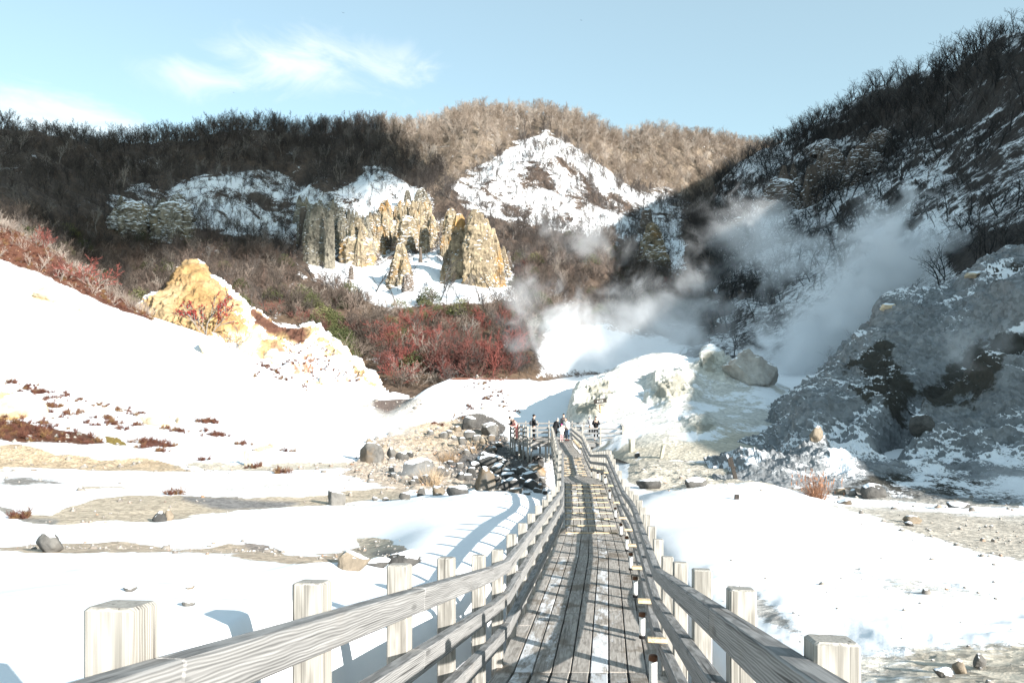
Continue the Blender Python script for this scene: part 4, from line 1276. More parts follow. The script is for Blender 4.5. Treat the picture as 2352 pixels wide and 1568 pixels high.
def lettering(s, size, loc, rz, parent):
    cu = bpy.data.curves.new('lettering', 'FONT')
    cu.body = s; cu.size = size; cu.align_x = 'CENTER'; cu.align_y = 'CENTER'; cu.extrude = .006
    t = bpy.data.objects.new('lettering', cu)
    COL.objects.link(t)
    bpy.context.view_layer.update()
    me = bpy.data.meshes.new_from_object(t.evaluated_get(bpy.context.evaluated_depsgraph_get()))
    COL.objects.unlink(t); bpy.data.objects.remove(t)
    if len(me.vertices) == 0: return
    me.materials.clear(); me.materials.append(txt)
    o = obj('lettering', me, parent)
    o.location = loc; o.rotation_euler = (math.radians(90), rz, 0)
# strokes of the four white characters and of the smaller line below them
st = MB()
def stroke(cx, cz, x0, z0, x1, z1, wd=.55):
    sl = 4 / 29.0
    f = lambda x, z: Vector((x * k, -.075 - .0024 * (x + 15), (z + 27.5 + x * sl) * k))
    st.sweep([f(cx + x0, cz + z0), f(cx + x1, cz + z1)], (0, 1, 0), .02, wd * k, ch=.003)
for ci, cx in enumerate((-6.6, -3.0, .8, 4.6)):
    cz = .9
    pat = [[(-1.2, -1.2, 0, 1.4), (0, 1.4, 1.2, -1.2), (-.9, -.4, .9, -.4), (-1.2, -1.4, 1.2, -1.4)],
           [(-1.1, -1.4, -.2, 1.3), (-.3, .3, 1.2, -1.4), (-1.2, -.1, -.3, -.1)],
           [(-1.2, 1.1, 1.2, 1.1), (-1.0, .3, 1.0, .3), (0, 1.2, 0, -1.4), (-.9, -.5, .9, -.5)],
           [(-1.0, -1.4, -.1, 1.3), (-.1, 1.3, 1.0, -1.4), (-1.2, -.3, 1.2, -.3), (-.9, -1.4, .9, -1.4)]][ci]
    for (a_, b_, c_, d_) in pat: stroke(cx, cz, a_, b_, c_, d_)
for x in np.arange(-8.2, 6.5, 1.25):
    stroke(x, -2.5, -.35, .4, .35, -.3, .4); stroke(x, -2.5, .35, .4, -.2, .4, .4)
st.build('lettering', txt, g)
tl = MB()
for x in np.arange(-11.5, 7.5, 1.1):
    f = lambda q: Vector((q * k, -.085, (20.65 + q * .0545) * k))
    tl.sweep([f(x), f(x + .75)], (0, 1, 0), .02, .9 * k, ch=.003)
tl.build('lettering', txt, g)
timber('marker_post', 569, 1067, .74, .33, .20, M['stump'], 'squat grey stone marker post standing alone on the gravel left of the stream', 'marker', rz=.1)
timber('stump', 1451, 1036, .80, .34, .34, M['stump'], 'thick grey cut post with a flat top just right of the platform', 'stump', rz=.2)
timber('stump', 1519, 1051, .80, .20, .17, M['stump'], 'slim pale slanting post on the bare ground between platform and leaning black board', 'stump', lean=(.18, 0), rz=.3)
bp = on_ground(1690, 1100)
b = empty('leaning_board', bp); tag(b, 'charred black notched board leaning to the left out of the gravel', 'board')
ax = Vector((-.26, 0, 1)).normalized()
kb = bp.y / F
m = MB(); m.sweep([ax * -.2, ax * 52 * kb], Vector((1, 0, .26)).normalized(), 9 * kb, .06, up=(0, 1, 0), ch=.012); m.build('plank', M['darkwood'], b)
m = MB(); m.sweep([ax * 30 * kb + Vector((-4 * kb, -.05, 0)), ax * 49 * kb + Vector((-3.5 * kb, -.05, 0))], Vector((1, 0, .26)).normalized(), 9 * kb, .05, up=(0, 1, 0), ch=.01); m.build('plate', M['darkwood'], b)
m = MB(); m.sweep([ax * 26 * kb + Vector((1.5 * kb, -.04, 0)), ax * 29 * kb + Vector((1.5 * kb, -.04, 0))], Vector((1, 0, .26)).normalized(), 12 * kb, .04, up=(0, 1, 0), ch=.01); m.build('crosspiece', M['darkwood'], b)
sb = on_ground(1691, 1146)
m = MB(); m.sweep([(0, 0, -.1), (.02, 0, .13)], (1, 0, 0), .12, .08, up=(0, 1, 0), ch=.01)
o = m.build('stub', M['darkwood']); o.location = sb
tag(o, 'tiny dark wooden stub poking out of the smooth snow bank right of the boardwalk', 'stub')

# ------------------------------------------------------------------ people
def skin_mesh(name, chains, material, sub=1):
    """chains: list of [(x,y,z,r or (rx,ry)),...]; a later chain may start with an int pair (chain, index) to branch"""
    bm = bmesh.new()
    sk = bm.verts.layers.skin.verify()
    vs = {}
    first = True
    for ci, ch in enumerate(chains):
        prev = None
        for k, it in enumerate(ch):
            if isinstance(it[0], tuple):
                prev = vs[it[0]]
                continue
            v = bm.verts.new(it[:3])
            r = it[3] if isinstance(it[3], tuple) else (it[3], it[3])
            v[sk].radius = r
            if first:
                v[sk].use_root = True; first = False
            vs[(ci, k)] = v
            if prev is not None: bm.edges.new((prev, v))
            prev = v
    me = bpy.data.meshes.new(name)
    bm.to_mesh(me); bm.free()
    me.materials.append(material)
    o = bpy.data.objects.new(name, me)
    COL.objects.link(o)
    o.modifiers.new('skin', 'SKIN').use_smooth_shade = True
    s = o.modifiers.new('sub', 'SUBSURF'); s.levels = sub; s.render_levels = sub
    bpy.context.view_layer.update()
    m2 = bpy.data.meshes.new_from_object(o.evaluated_get(bpy.context.evaluated_depsgraph_get()))
    m2.name = name
    bpy.data.objects.remove(o)
    if not m2.materials: m2.materials.append(material)
    m2.polygons.foreach_set('use_smooth', [True] * len(m2.polygons))
    return m2

skinm = plain_mat('skin', (.62, .42, .32), .55, .06)
cl = {n: plain_mat(n, c, .8, .15, 6) for n, c in dict(black_cloth=(.016, .017, .019), grey_cloth=(.30, .30, .31), white_cloth=(.78, .78, .78), pink_cloth=(.70, .30, .27), magenta_cloth=(.62, .04, .32), denim=(.10, .15, .22), darkgrey_cloth=(.05, .052, .058), brown_cloth=(.10, .055, .05), rose_cloth=(.60, .36, .38), black_hair=(.012, .010, .009), brown_hair=(.075, .035, .02), shoe_white=(.75, .73, .70), shoe_dark=(.03, .028, .027), shoe_red=(.45, .10, .08)).items()}

def ell(name, c, r, material, parent, rot=0, seg=14):
    bm = bmesh.new()
    bmesh.ops.create_uvsphere(bm, u_segments=seg, v_segments=9, radius=1)
    me = bpy.data.meshes.new(name)
    for v in bm.verts:
        x, y, z = v.co.x * r[0], v.co.y * r[1], v.co.z * r[2]
        cs, sn = math.cos(rot), math.sin(rot)
        v.co = Vector((c[0] + x, c[1] + y * cs - z * sn, c[2] + y * sn + z * cs))
    for f in bm.faces: f.smooth = True
    bm.to_mesh(me); bm.free()
    me.materials.append(material)
    return obj(name, me, parent)

def person(x, y, z, rz, h, label, coat, trousers, shoes, hair=None, hat=None, hood=None, lean=0.0, coat_len=.50, arms='down', long_hair=False, backpack=None, stride=.0, camera=False, bulk=1.0, head_turn=0.0, scarf=None):
    """figure facing +Y in its own frame; lean bends the trunk forward (radians). One body mesh, clothes and hair are children"""
    s = h / 1.70
    root = empty('person', (x, y, z), rz)
    tag(root, label, 'person')
    def up(d, side=0.0, fwd=0.0, hip=.92):
        """point d metres up the trunk from the hip, bent forward by lean"""
        return (side, fwd * math.cos(lean) + d * math.sin(lean), hip + d * math.cos(lean) - fwd * math.sin(lean))
    S = lambda ch: [[(it if isinstance(it[0], tuple) else (it[0] * s, it[1] * s, it[2] * s, (it[3][0] * s, it[3][1] * s) if isinstance(it[3], tuple) else it[3] * s)) for it in c] for c in chains_fix(ch)]
    def chains_fix(ch): return ch
    hp = up(0); ch_ = up(.36); sh = up(.50); nk = up(.57); hd0 = up(.64, 0, .02); hd1 = up(.72, 0, .03); hd2 = up(.79, 0, .01)
    def arm(sd):
        a0 = up(.48, sd * .17); 
        if arms == 'rail':
            a1 = up(.24, sd * .23, .10); a2 = (sd * .20, a1[1] + .24, a1[2] - .02)
        elif arms == 'camera':
            a1 = up(.26, sd * .24, .10); a2 = (sd * .08, a1[1] + .20, a1[2] + .18)
        elif arms == 'front':
            a1 = up(.22, sd * .24, .04); a2 = (sd * .13, a1[1] + .20, a1[2] - .06)
        else:
            a1 = up(.20, sd * .235, .0); a2 = (sd * .24, a1[1] + .10, a1[2] - .24)
        return a0, a1, a2
    def leg(sd):
        k = (sd * .10, .03 + stride * sd * .5, .49); f = (sd * .11, stride * sd, .075)
        return (sd * .095, hp[1], .88), k, f
    # the body: legs, trunk, arms with hands, neck and head in one skinned surface
    body = [[hp + ((.13, .10),), up(.18) + ((.13, .095),), ch_ + ((.15, .105),), sh + ((.12, .085),), nk + (.055,), hd0 + ((.068, .075),), hd1 + ((.077, .092),), hd2 + ((.06, .075),)]]
    for sd in (-1, 1):
        a, k, f = leg(sd)
        body.append([((0, 0),), a + (.085,), k + (.058,), f + (.042,), (f[0], f[1] + .14, .035, .034)])
        a0, a1, a2 = arm(sd)
        v = Vector(a2) - Vector(a1); v.normalize()
        hnd = tuple(Vector(a2) + v * .08)
        body.append([((0, 3),), a0 + (.055,), a1 + (.042,), a2 + (.03,), hnd + ((.040, .018),)])
        fan = Vector((1, 0, 0)) if abs(v.x) < .8 else Vector((0, 0, 1))
    bo = obj('body', skin_mesh('body', S(body), skinm), root)
    # fingers and thumb
    fm = []
    for sd in (-1, 1):
        a0, a1, a2 = arm(sd)
        v = (Vector(a2) - Vector(a1)).normalized()
        base = Vector(a2) + v * .10
        lat_ = v.cross(UP).normalized() if abs(v.z) < .95 else Vector((0, 1, 0))
        for q in range(4):
            b0 = base + lat_ * (-.027 + .018 * q)
            ln = (.060, .072, .066, .052)[q]
            dn = Vector((0, 0, -1)) if abs(v.z) < .8 else Vector((0, -1, 0))
            fm.append([tuple(b0) + (.0085,), tuple(b0 + v * ln * .5) + (.008,), tuple(b0 + v * ln * .85 + dn * ln * .35) + (.0065,)])
        t0 = Vector(a2) + v * .04 + lat_ * sd * -.03
        fm.append([tuple(t0) + (.010,), tuple(t0 + v * .035 - lat_ * sd * .022) + (.009,), tuple(t0 + v * .062 - lat_ * sd * .026) + (.007,)])
    obj('hand', skin_mesh('hand', S(fm), skinm, 0), root)
    # coat over trunk and arms
    lo = coat_len
    coat_ch = [[up(.50) + ((.135 * bulk, .10 * bulk),), up(.36) + ((.185 * bulk, .135 * bulk),), up(.16) + ((.18 * bulk, .14 * bulk),), up(-.02) + ((.185 * bulk, .15 * bulk),)]]
    if lo > .55: coat_ch[0].append((0, hp[1] * .6, .92 - (lo - .5) * .55, (.20 * bulk, .165 * bulk)))
    if lo > .70: coat_ch[0].append((0, hp[1] * .3, .92 - (lo - .5), (.20 * bulk, .17 * bulk)))
    coat_ch[0].append(up(.56) + (.075,)) if False else None
    coat_ch[0] = [c for c in coat_ch[0] if c]
    for sd in (-1, 1):
        a0, a1, a2 = arm(sd)
        coat_ch.append([((0, 0),), a0 + (.078 * bulk,), a1 + (.068 * bulk,), a2 + (.052 * bulk,)])
    obj('coat', skin_mesh('coat', S(coat_ch), cl[coat]), root)
    # trousers, shoes
    tr = [[(0, hp[1], .90, (.155, .12))]]
    for sd in (-1, 1):
        a, k, f = leg(sd)
        tr.append([((0, 0),), (a[0], a[1], .80, .098), k + (.074,), (f[0], f[1], .11, .062)])
    obj('trousers', skin_mesh('trousers', S(tr), cl[trousers]), root)
    for sd in (-1, 1):
        a, k, f = leg(sd)
        sh_ = [[(f[0], f[1] - .05, .05, .050), (f[0], f[1] + .06, .048, .052), (f[0], f[1] + .17, .038, .040)]]
        obj('shoe', skin_mesh('shoe', S(sh_), cl[shoes]), root)
    hc = Vector(up(.735, 0, .02)) * s
    # face
    fw = Vector((math.sin(head_turn), math.cos(head_turn) * math.cos(lean), -math.sin(lean) * .7)).normalized()
    rt = fw.cross(UP).normalized()
    for sd in (-1, 1):
        ell('eye', hc + fw * .082 * s + rt * sd * .032 * s + UP * .006 * s, (.011 * s, .008 * s, .007 * s), cl['black_hair'], root)
        ell('ear', hc + rt * sd * .078 * s - UP * .01 * s, (.012 * s, .02 * s, .03 * s), skinm, root)
    ell('nose', hc + fw * .094 * s - UP * .022 * s, (.013 * s, .016 * s, .02 * s), skinm, root)
    ell('mouth', hc + fw * .083 * s - UP * .055 * s, (.024 * s, .007 * s, .006 * s), cl['rose_cloth'], root)
    if hair:
        off = Vector((-fw.x, -fw.y, 0)) * .018 * s
        if long_hair:
            hb = Vector(up(.50, 0, -.07)) * s
            hr = [[tuple(hc + off + UP * .03 * s) + ((.098 * s, .10 * s),), tuple(hc + off * 2.4 - UP * .06 * s) + ((.10 * s, .085 * s),), tuple(hb) + ((.085 * s, .05 * s),), tuple(hb - UP * .12 * s) + ((.05 * s, .03 * s),)]]
            obj('hair', skin_mesh('hair', hr, cl[hair]), root)
        else:
            ell('hair', hc + off + UP * .030 * s, (.094 * s, .102 * s, .098 * s), cl[hair], root)
    if hat:
        o1 = Vector((-fw.x, -fw.y, 0)) * .012 * s
        hm = [[tuple(hc + o1 + UP * .025 * s) + ((.098 * s, .103 * s),), tuple(hc + o1 + UP * .075 * s) + ((.096 * s, .10 * s),), tuple(hc + o1 * 2 + UP * .125 * s) + ((.06 * s, .065 * s),), tuple(hc + o1 * 2 + UP * .15 * s) + ((.022 * s, .022 * s),)]]
        obj('hat', skin_mesh('hat', hm, cl[hat]), root)
    if hood:
        o1 = Vector((-fw.x, -fw.y, 0)) * .03 * s
        hm = [[tuple(hc + o1 - UP * .10 * s) + ((.105 * s, .10 * s),), tuple(hc + o1 * 1.3 + UP * .01 * s) + ((.115 * s, .115 * s),), tuple(hc + o1 * 1.2 + UP * .09 * s) + ((.095 * s, .10 * s),), tuple(hc + o1 * 2.0 + UP * .15 * s) + ((.04 * s, .05 * s),)]]
        obj('hood', skin_mesh('hood', hm, cl[hood]), root)
    else:
        c0 = Vector(up(.545, 0, -.035)) * s
        ell('collar', c0, (.115 * s, .10 * s, .055 * s), cl[coat], root, lean * -1)
    if scarf:
        ell('scarf', Vector(up(.565, 0, .015)) * s, (.10 * s, .10 * s, .05 * s), cl[scarf], root)
    if backpack:
        b = [[tuple(Vector(up(.44, 0, -.19)) * s) + ((.12 * s, .08 * s),), tuple(Vector(up(.28, 0, -.23)) * s) + ((.15 * s, .11 * s),), tuple(Vector(up(.08, 0, -.21)) * s) + ((.145 * s, .10 * s),)]]
        bo2 = obj('backpack', skin_mesh('backpack', b, cl[backpack]), root)
        for sd in (-1, 1):
            stp = [[tuple(Vector(up(.47, sd * .10, -.12)) * s) + (.022 * s,), tuple(Vector(up(.54, sd * .115, .0)) * s) + (.022 * s,), tuple(Vector(up(.38, sd * .13, .145)) * s) + (.022 * s,), tuple(Vector(up(.20, sd * .17, .10)) * s) + (.02 * s,)]]
            obj('strap', skin_mesh('strap', stp, cl['grey_cloth']), bo2)
    if camera:
        cpos = Vector(up(.36, 0, .36)) * s
        m = MB(); m.sweep([cpos + Vector((-.07, 0, 0)), cpos + Vector((.07, 0, 0))], (0, 1, 0), .06, .10, ch=.01)
        co_ = m.build('camera_body', cl['black_cloth'])
        co_.name = 'camera'
        m2 = MB(); m2.cyl(cpos + Vector((0, .03, 0)), cpos + Vector((0, .13, 0)), .038, .042, 12, .004)
        co_.location = (x, y, z); co_.rotation_euler = (0, 0, rz)
        tag(co_, 'black camera held up by the person in a black beanie at the right rail', 'camera')
        m2.build('lens', cl['black_cloth'], co_, True)
    return root

def px(u, y): return (u - CU) / F * y
person(px(1226, 53.3), 53.3, PLAT_Z, math.radians(-75), 1.73, 'man in black jacket with a grey backpack standing alone on the left wing', 'black_cloth', 'black_cloth', 'shoe_dark', hair='black_hair', backpack='darkgrey_cloth', arms='front', coat_len=.52, bulk=1.08)
person(px(1183.5, 54.2), 54.2, PLAT_Z, math.radians(110), 1.66, 'person in black coat with black hair leaning over the left end rail', 'black_cloth', 'black_cloth', 'shoe_dark', hair='black_hair', lean=.62, arms='rail')
person(px(1188, 53.5), 53.5, PLAT_Z, math.radians(120), 1.58, 'person in salmon pink coat with long brown hair leaning at the left end rail', 'pink_cloth', 'pink_cloth', 'shoe_dark', hair='brown_hair', long_hair=True, lean=.55, arms='rail', coat_len=.85)
person(px(1274, 52.9), 52.9, PLAT_Z, math.radians(-55), 1.56, 'person in long black padded coat and grey hat stooping over the child', 'black_cloth', 'black_cloth', 'shoe_white', hat='grey_cloth', lean=.40, arms='front', coat_len=.92, bulk=1.35)
person(px(1294.5, 54.9), 54.9, PLAT_Z, math.radians(5), 1.62, 'person in black beanie and dark jacket with back turned behind the group', 'darkgrey_cloth', 'brown_cloth', 'shoe_dark', hat='black_cloth', coat_len=.5, bulk=1.05)
person(px(1303.5, 53.1), 53.1, PLAT_Z, math.radians(140), 1.56, 'woman with long brown hair and white puffer jacket bending at the group', 'white_cloth', 'denim', 'shoe_red', hair='brown_hair', long_hair=True, lean=.30, arms='front', bulk=1.28)
person(px(1290, 52.6), 52.6, PLAT_Z, math.radians(180), 1.14, 'child in magenta hat and white coat standing between the adults', 'white_cloth', 'rose_cloth', 'shoe_white', hat='magenta_cloth', arms='front', coat_len=.72, bulk=1.15)
person(px(1369, 53.1), 53.1, PLAT_Z, math.radians(172), 1.66, 'person in black beanie and black jacket taking a picture over the front rail', 'black_cloth', 'black_cloth', 'shoe_dark', hat='black_cloth', lean=.25, arms='camera', camera=True, bulk=1.1)
person(px(1357.5, 54.2), 54.2, PLAT_Z, math.radians(10), 1.62, 'person in a grey hooded coat stooping with back turned at the platform right wing', 'grey_cloth', 'black_cloth', 'shoe_dark', hood='grey_cloth', lean=.5, arms='rail', bulk=1.05)
# ------------------------------------------------------------------ boulders
def rock_mesh(name, size, seed, material, angular=.5, sub=3, flat_bottom=True, smooth_=False, detail=1.0):
    """weathered boulder: icosphere cut by random planes, then roughened"""
    rg = np.random.default_rng(seed)
    bm = bmesh.new()
    bmesh.ops.create_icosphere(bm, subdivisions=sub, radius=1.0)
    V = np.array([v.co[:] for v in bm.verts])
    F_ = np.array([[v.index for v in f.verts] for f in bm.faces])
    bm.free()
    for _ in range(int(14 * angular) + 5):
        n = rg.normal(size=3); n /= np.linalg.norm(n)
        d_ = rg.uniform(.55, .92)
        over = np.maximum(V @ n - d_, 0)
        V -= over[:, None] * n * (.75 + .25 * angular)
    off = rg.uniform(0, 100, 3)
    r = fbm(V + off, .9, 3, .5, seed) * .16 + fbm(V + off, .3, 3, .55, seed + 9) * .055 * detail
    if sub >= 4: r = r + (ridged(V + off, .55, 5, .62, seed + 3) * .10 + fbm(V + off, .12, 3, .6, seed + 4) * .02) * detail
    V *= (1 + r)[:, None]
    V *= np.array(size) / 2
    me = fast_mesh(name, V, [F_], material, smooth=True)
    return me

def put_rock(u, vb, wpx, hpx, material, label, group=None, seed=None, ang=.6, rz=None, name='boulder', layers=None, sub=3, depth=.8, cat='boulder'):
    p, n = ray(u, vb, layers or GROUND_LAYERS)
    if p is None: return None
    k = p.y / F
    sd = seed if seed is not None else int(u * 7 + vb * 13)
    me = rock_mesh(name, (wpx * k, wpx * k * depth, hpx * k * 1.35), sd, material, ang, sub)
    o = obj(name, me)
    o.location = (p.x, p.y + wpx * k * depth * .3, p.z + hpx * k * .22)
    o.rotation_euler = (random.uniform(-.12, .12), random.uniform(-.12, .12), rz if rz is not None else random.uniform(-.5, .5))
    return tag(o, label, cat, group)

B, D_, T_ = M['boulder'], M['darkboulder'], M['tanboulder']
named = [
    (105, 1268, 62, 48, B, 'pointed grey boulder with snow on its shoulder, leftmost on the near gravel', .7),
    (362, 1198, 34, 26, D_, 'rounded dark brown boulder touching a smaller one on the tan gravel', .2),
    (385, 1194, 24, 26, T_, 'small rounded brown boulder leaning against a darker one on tan gravel', .2),
    (768, 1160, 46, 46, B, 'upright rust-streaked boulder standing where the tan gravel ends', .8),
    (803, 1308, 84, 48, T_, 'big tan boulder in the snow hollow left of the near fence', .8),
    (868, 1302, 62, 20, D_, 'low flat dark boulder in the snow hollow beside a tan one', .6),
    (925, 1298, 78, 36, D_, 'dark boulder carrying a thick snow pillow beside the fence shadow', .3),
    (294, 1358, 40, 12, B, 'thin grey rock edge showing through the smooth foreground snow', .8),
    (430, 1392, 32, 15, B, 'small grey stone half buried in the foreground snow, lowest of three', .6),
    (436, 1352, 26, 8, T_, 'small brownish stone tip in the foreground snow, right of two others', .7),
    (848, 1062, 60, 50, B, 'large squarish grey boulder alone at the left of the stream, split face', .6),
    (900, 1050, 30, 26, B, 'pale rounded boulder next to the squarish grey one left of the stream', .4),
    (918, 1056, 22, 22, D_, 'brown-grey boulder between the pale one and the large snow-capped one', .4),
    (952, 1098, 92, 56, B, 'biggest grey boulder of the stream bed, snow over its left shoulder, beside dry grass', .7),
    (1132, 1076, 78, 44, D_, 'big slanting snow-topped slab in the middle of the dark stream boulders', .8),
    (1145, 1088, 44, 28, B, 'grey slab with white snow cap just in front of the big slanting one', .8),
    (1112, 1124, 60, 54, B, 'tall grey boulder with snowy tip above the fence shadow on the snow', .7),
    (1052, 1136, 58, 30, D_, 'wide dark boulder lying at the crest of the snow mound', .6),
    (1004, 1136, 38, 22, T_, 'tan and dark boulder at the crest of the snow, snow cap half gone', .6),
    (968, 1138, 24, 20, B, 'small egg-shaped grey boulder at the edge of the snow crest', .3),
    (1232, 1090, 46, 32, T_, 'yellowish tan boulder leaning close to the left fence posts', .9),
    (1212, 1106, 44, 30, D_, 'slanted dark boulder with snowy back beside the left fence', .8),
    (1083, 985, 44, 34, D_, 'dark block on the bank above the stream, topmost of its cluster', .7),
    (1128, 1000, 50, 34, B, 'wedge-shaped grey boulder on the bank below the dark block', .8),
    (1492, 1122, 58, 30, D_, 'dark boulder with a broad snow cap beside the right fence', .6),
    (1601, 1118, 50, 24, B, 'grey-brown boulder with a thin white snow cap at the edge of the snow bank', .5),
    (2012, 1142, 58, 34, D_, 'largest black boulder at the foot of the craggy mound', .4),
    (1935, 1136, 28, 18, T_, 'small rusty boulder left of the largest black one by the reddish grass', .6),
    (1962, 1138, 26, 18, B, 'small grey wedge boulder between the rusty and the largest black one', .6),
    (1945, 1158, 40, 14, B, 'flat grey-green rock on the gravel in front of the black boulders', .6),
    (2210, 1166, 58, 16, D_, 'long low dark rock lying at the shadow edge on the right', .7),
    (2102, 1202, 44, 18, T_, 'pale ochre rock lying on the lit gravel on the right', .7),
    (2092, 1208, 26, 11, D_, 'little dark rock just in front of the pale ochre one', .4),
    (2210, 1546, 36, 30, T_, 'round yellowish stone at the bottom right corner, middle of three', .3),
    (2254, 1534, 36, 36, B, 'blocky grey stone at the bottom right corner, uppermost of three', .8),
    (2176, 1556, 48, 22, B, 'dark angular stone at the bottom right corner, leftmost of three', .9),
    (1465, 1050, 16, 14, D_, 'little dark rock at the foot of the thick cut post', .6),
    (600, 968, 0, 0, None, '', 0),
]
for (u, v, w_, h_, m_, lb, an) in named:
    if m_ is None: continue
    put_rock(u, v, w_, h_, m_, lb, None, ang=an, sub=4 if w_ > 40 else 3)
# ochre boulders on the snow slope
for (u, v, w_, h_, lb) in [
        (482, 812, 68, 48, 'large pale ochre boulder jutting from the lip of the left snow slope'),
        (360, 976, 82, 26, 'broad pitted ochre rock low on the left snow slope'),
        (412, 972, 28, 20, 'small pitted ochre rock right of the broad one on the snow slope'),
        (110, 688, 78, 30, 'wide ochre rock outcrop high on the left snow slope'),
        (190, 716, 22, 16, 'small ochre stone below the wide outcrop on the snow slope'),
        (557, 800, 22, 24, 'upright little ochre rock in the snow beyond the bare shrub'),
        (620, 822, 46, 26, 'rounded pale ochre rock on the talus below the yellow slope'),
        (744, 878, 24, 22, 'reddish ochre lump among brown tufts on the talus'),
        (28, 958, 110, 60, 'big ochre and yellow rock hump at the left edge above red heather')]:
    put_rock(u, v, w_, h_, M['pale'], lb, None, ang=.55, sub=4 if w_ > 40 else 3, name='ochre_boulder', depth=.7)
# further boulders of the stream bed, alike enough to share a label
zb = lambda x, y: ((1400 + x / 2.767) * .5742, (1650 + y / 2.767) * .5742)
many = [(1340, 690, 90, 70), (1220, 735, 80, 60), (1290, 740, 100, 60), (690, 790, 60, 40), (720, 775, 70, 60), (820, 790, 120, 80), (910, 790, 60, 50), (1820, 680, 80, 60), (1740, 670, 80, 50),
        (1910, 690, 130, 80), (1760, 730, 150, 70), (1690, 850, 110, 80), (1780, 820, 140, 80), (1840, 880, 120, 50), (2000, 835, 130, 70), (2100, 830, 60, 40), (2080, 880, 85, 45), (2160, 895, 50, 30),
        (1610, 760, 90, 60), (1080, 250, 80, 50), (1030, 270, 90, 50), (1185, 200, 70, 50), (880, 240, 70, 40), (1240, 350, 80, 60), (380, 375, 40, 25), (555, 175, 40, 25), (205, 330, 60, 40), (590, 500, 90, 60),
        (660, 480, 60, 40), (450, 640, 60, 40), (1000, 700, 110, 80), (1060, 690, 60, 50), (1440, 560, 120, 60), (1380, 600, 100, 50), (1500, 560, 80, 50), (1320, 270, 120, 60), (1400, 300, 90, 50), (1480, 330, 80, 50),
        (1150, 300, 60, 40), (1560, 300, 70, 45), (1640, 370, 70, 40), (1580, 420, 80, 40), (1350, 430, 60, 40), (1290, 450, 70, 40), (1900, 770, 80, 50), (2060, 700, 60, 50), (1500, 840, 60, 40), (1420, 830, 80, 50),
        (1210, 600, 70, 40), (1110, 560, 60, 35), (1480, 480, 70, 40), (1690, 600, 70, 50), (2130, 760, 60, 40), (1960, 900, 60, 30)]
for i, (x, y, w_, h_) in enumerate(many):
    u, v = zb(x, y)
    if y < 470: lb, mm, gp = 'small grey-brown stone scattered on the upper stream bank below the snow hill', random.choice([B, T_, B]), 'stones on the upper stream bank'
    else: lb, mm, gp = 'ordinary dark snow-dusted stone packed among the bigger boulders of the stream bed', random.choice([D_, D_, B]), 'stones packed in the stream bed'
    put_rock(u, v + 2, w_ / 2.767 * .5742 * 1.4, h_ / 2.767 * .5742 * 1.6, mm, lb, gp, ang=random.uniform(.2, .55), name='stone', cat='stone')
for (x, y, w_, h_) in [(600, 945, 130, 80), (270, 965, 90, 50), (390, 965, 75, 40), (470, 700, 80, 50)]:
    u, v = zb(x, y)
    put_rock(u, v + 2, w_ / 2.767 * .5742, h_ / 2.767 * .5742, B, 'stone almost hidden under a round snow cap left of the stream', 'snow-covered stones left of the stream', ang=.3, name='stone', cat='stone')
# grey dome rock beyond the pale mound
o = put_rock(1772, 912, 175, 104, M['dome'], 'big grey dome-shaped rock with snowy top behind the pale mound', None, seed=23, ang=1.6, sub=6, name='rock_dome', layers=[mound, ground], depth=.8, rz=.4, cat='rock')
if o: o.location.y += 3; o.location.z += .6
# ochre knob and dark lumps on the ledges of the crag
for (u, v, w_, h_, m_, lb) in [(1880, 1012, 46, 36, M['tanboulder'], 'sulphur yellow knob catching the sun at the foot of the craggy mound'),
                              (2130, 990, 66, 44, M['darkboulder'], 'dark rounded lump low in the middle of the craggy mound'),
                              (2045, 708, 40, 16, M['pale'], 'sunlit pale rock tip on the shoulder of the craggy mound'),
                              (2245, 634, 56, 14, M['pale'], 'sunlit pale ledge rock near the top of the craggy mound')]:
    put_rock(u, v, w_, h_, m_, lb, None, ang=.9, sub=4, name='boulder', layers=[crag], cat='boulder')

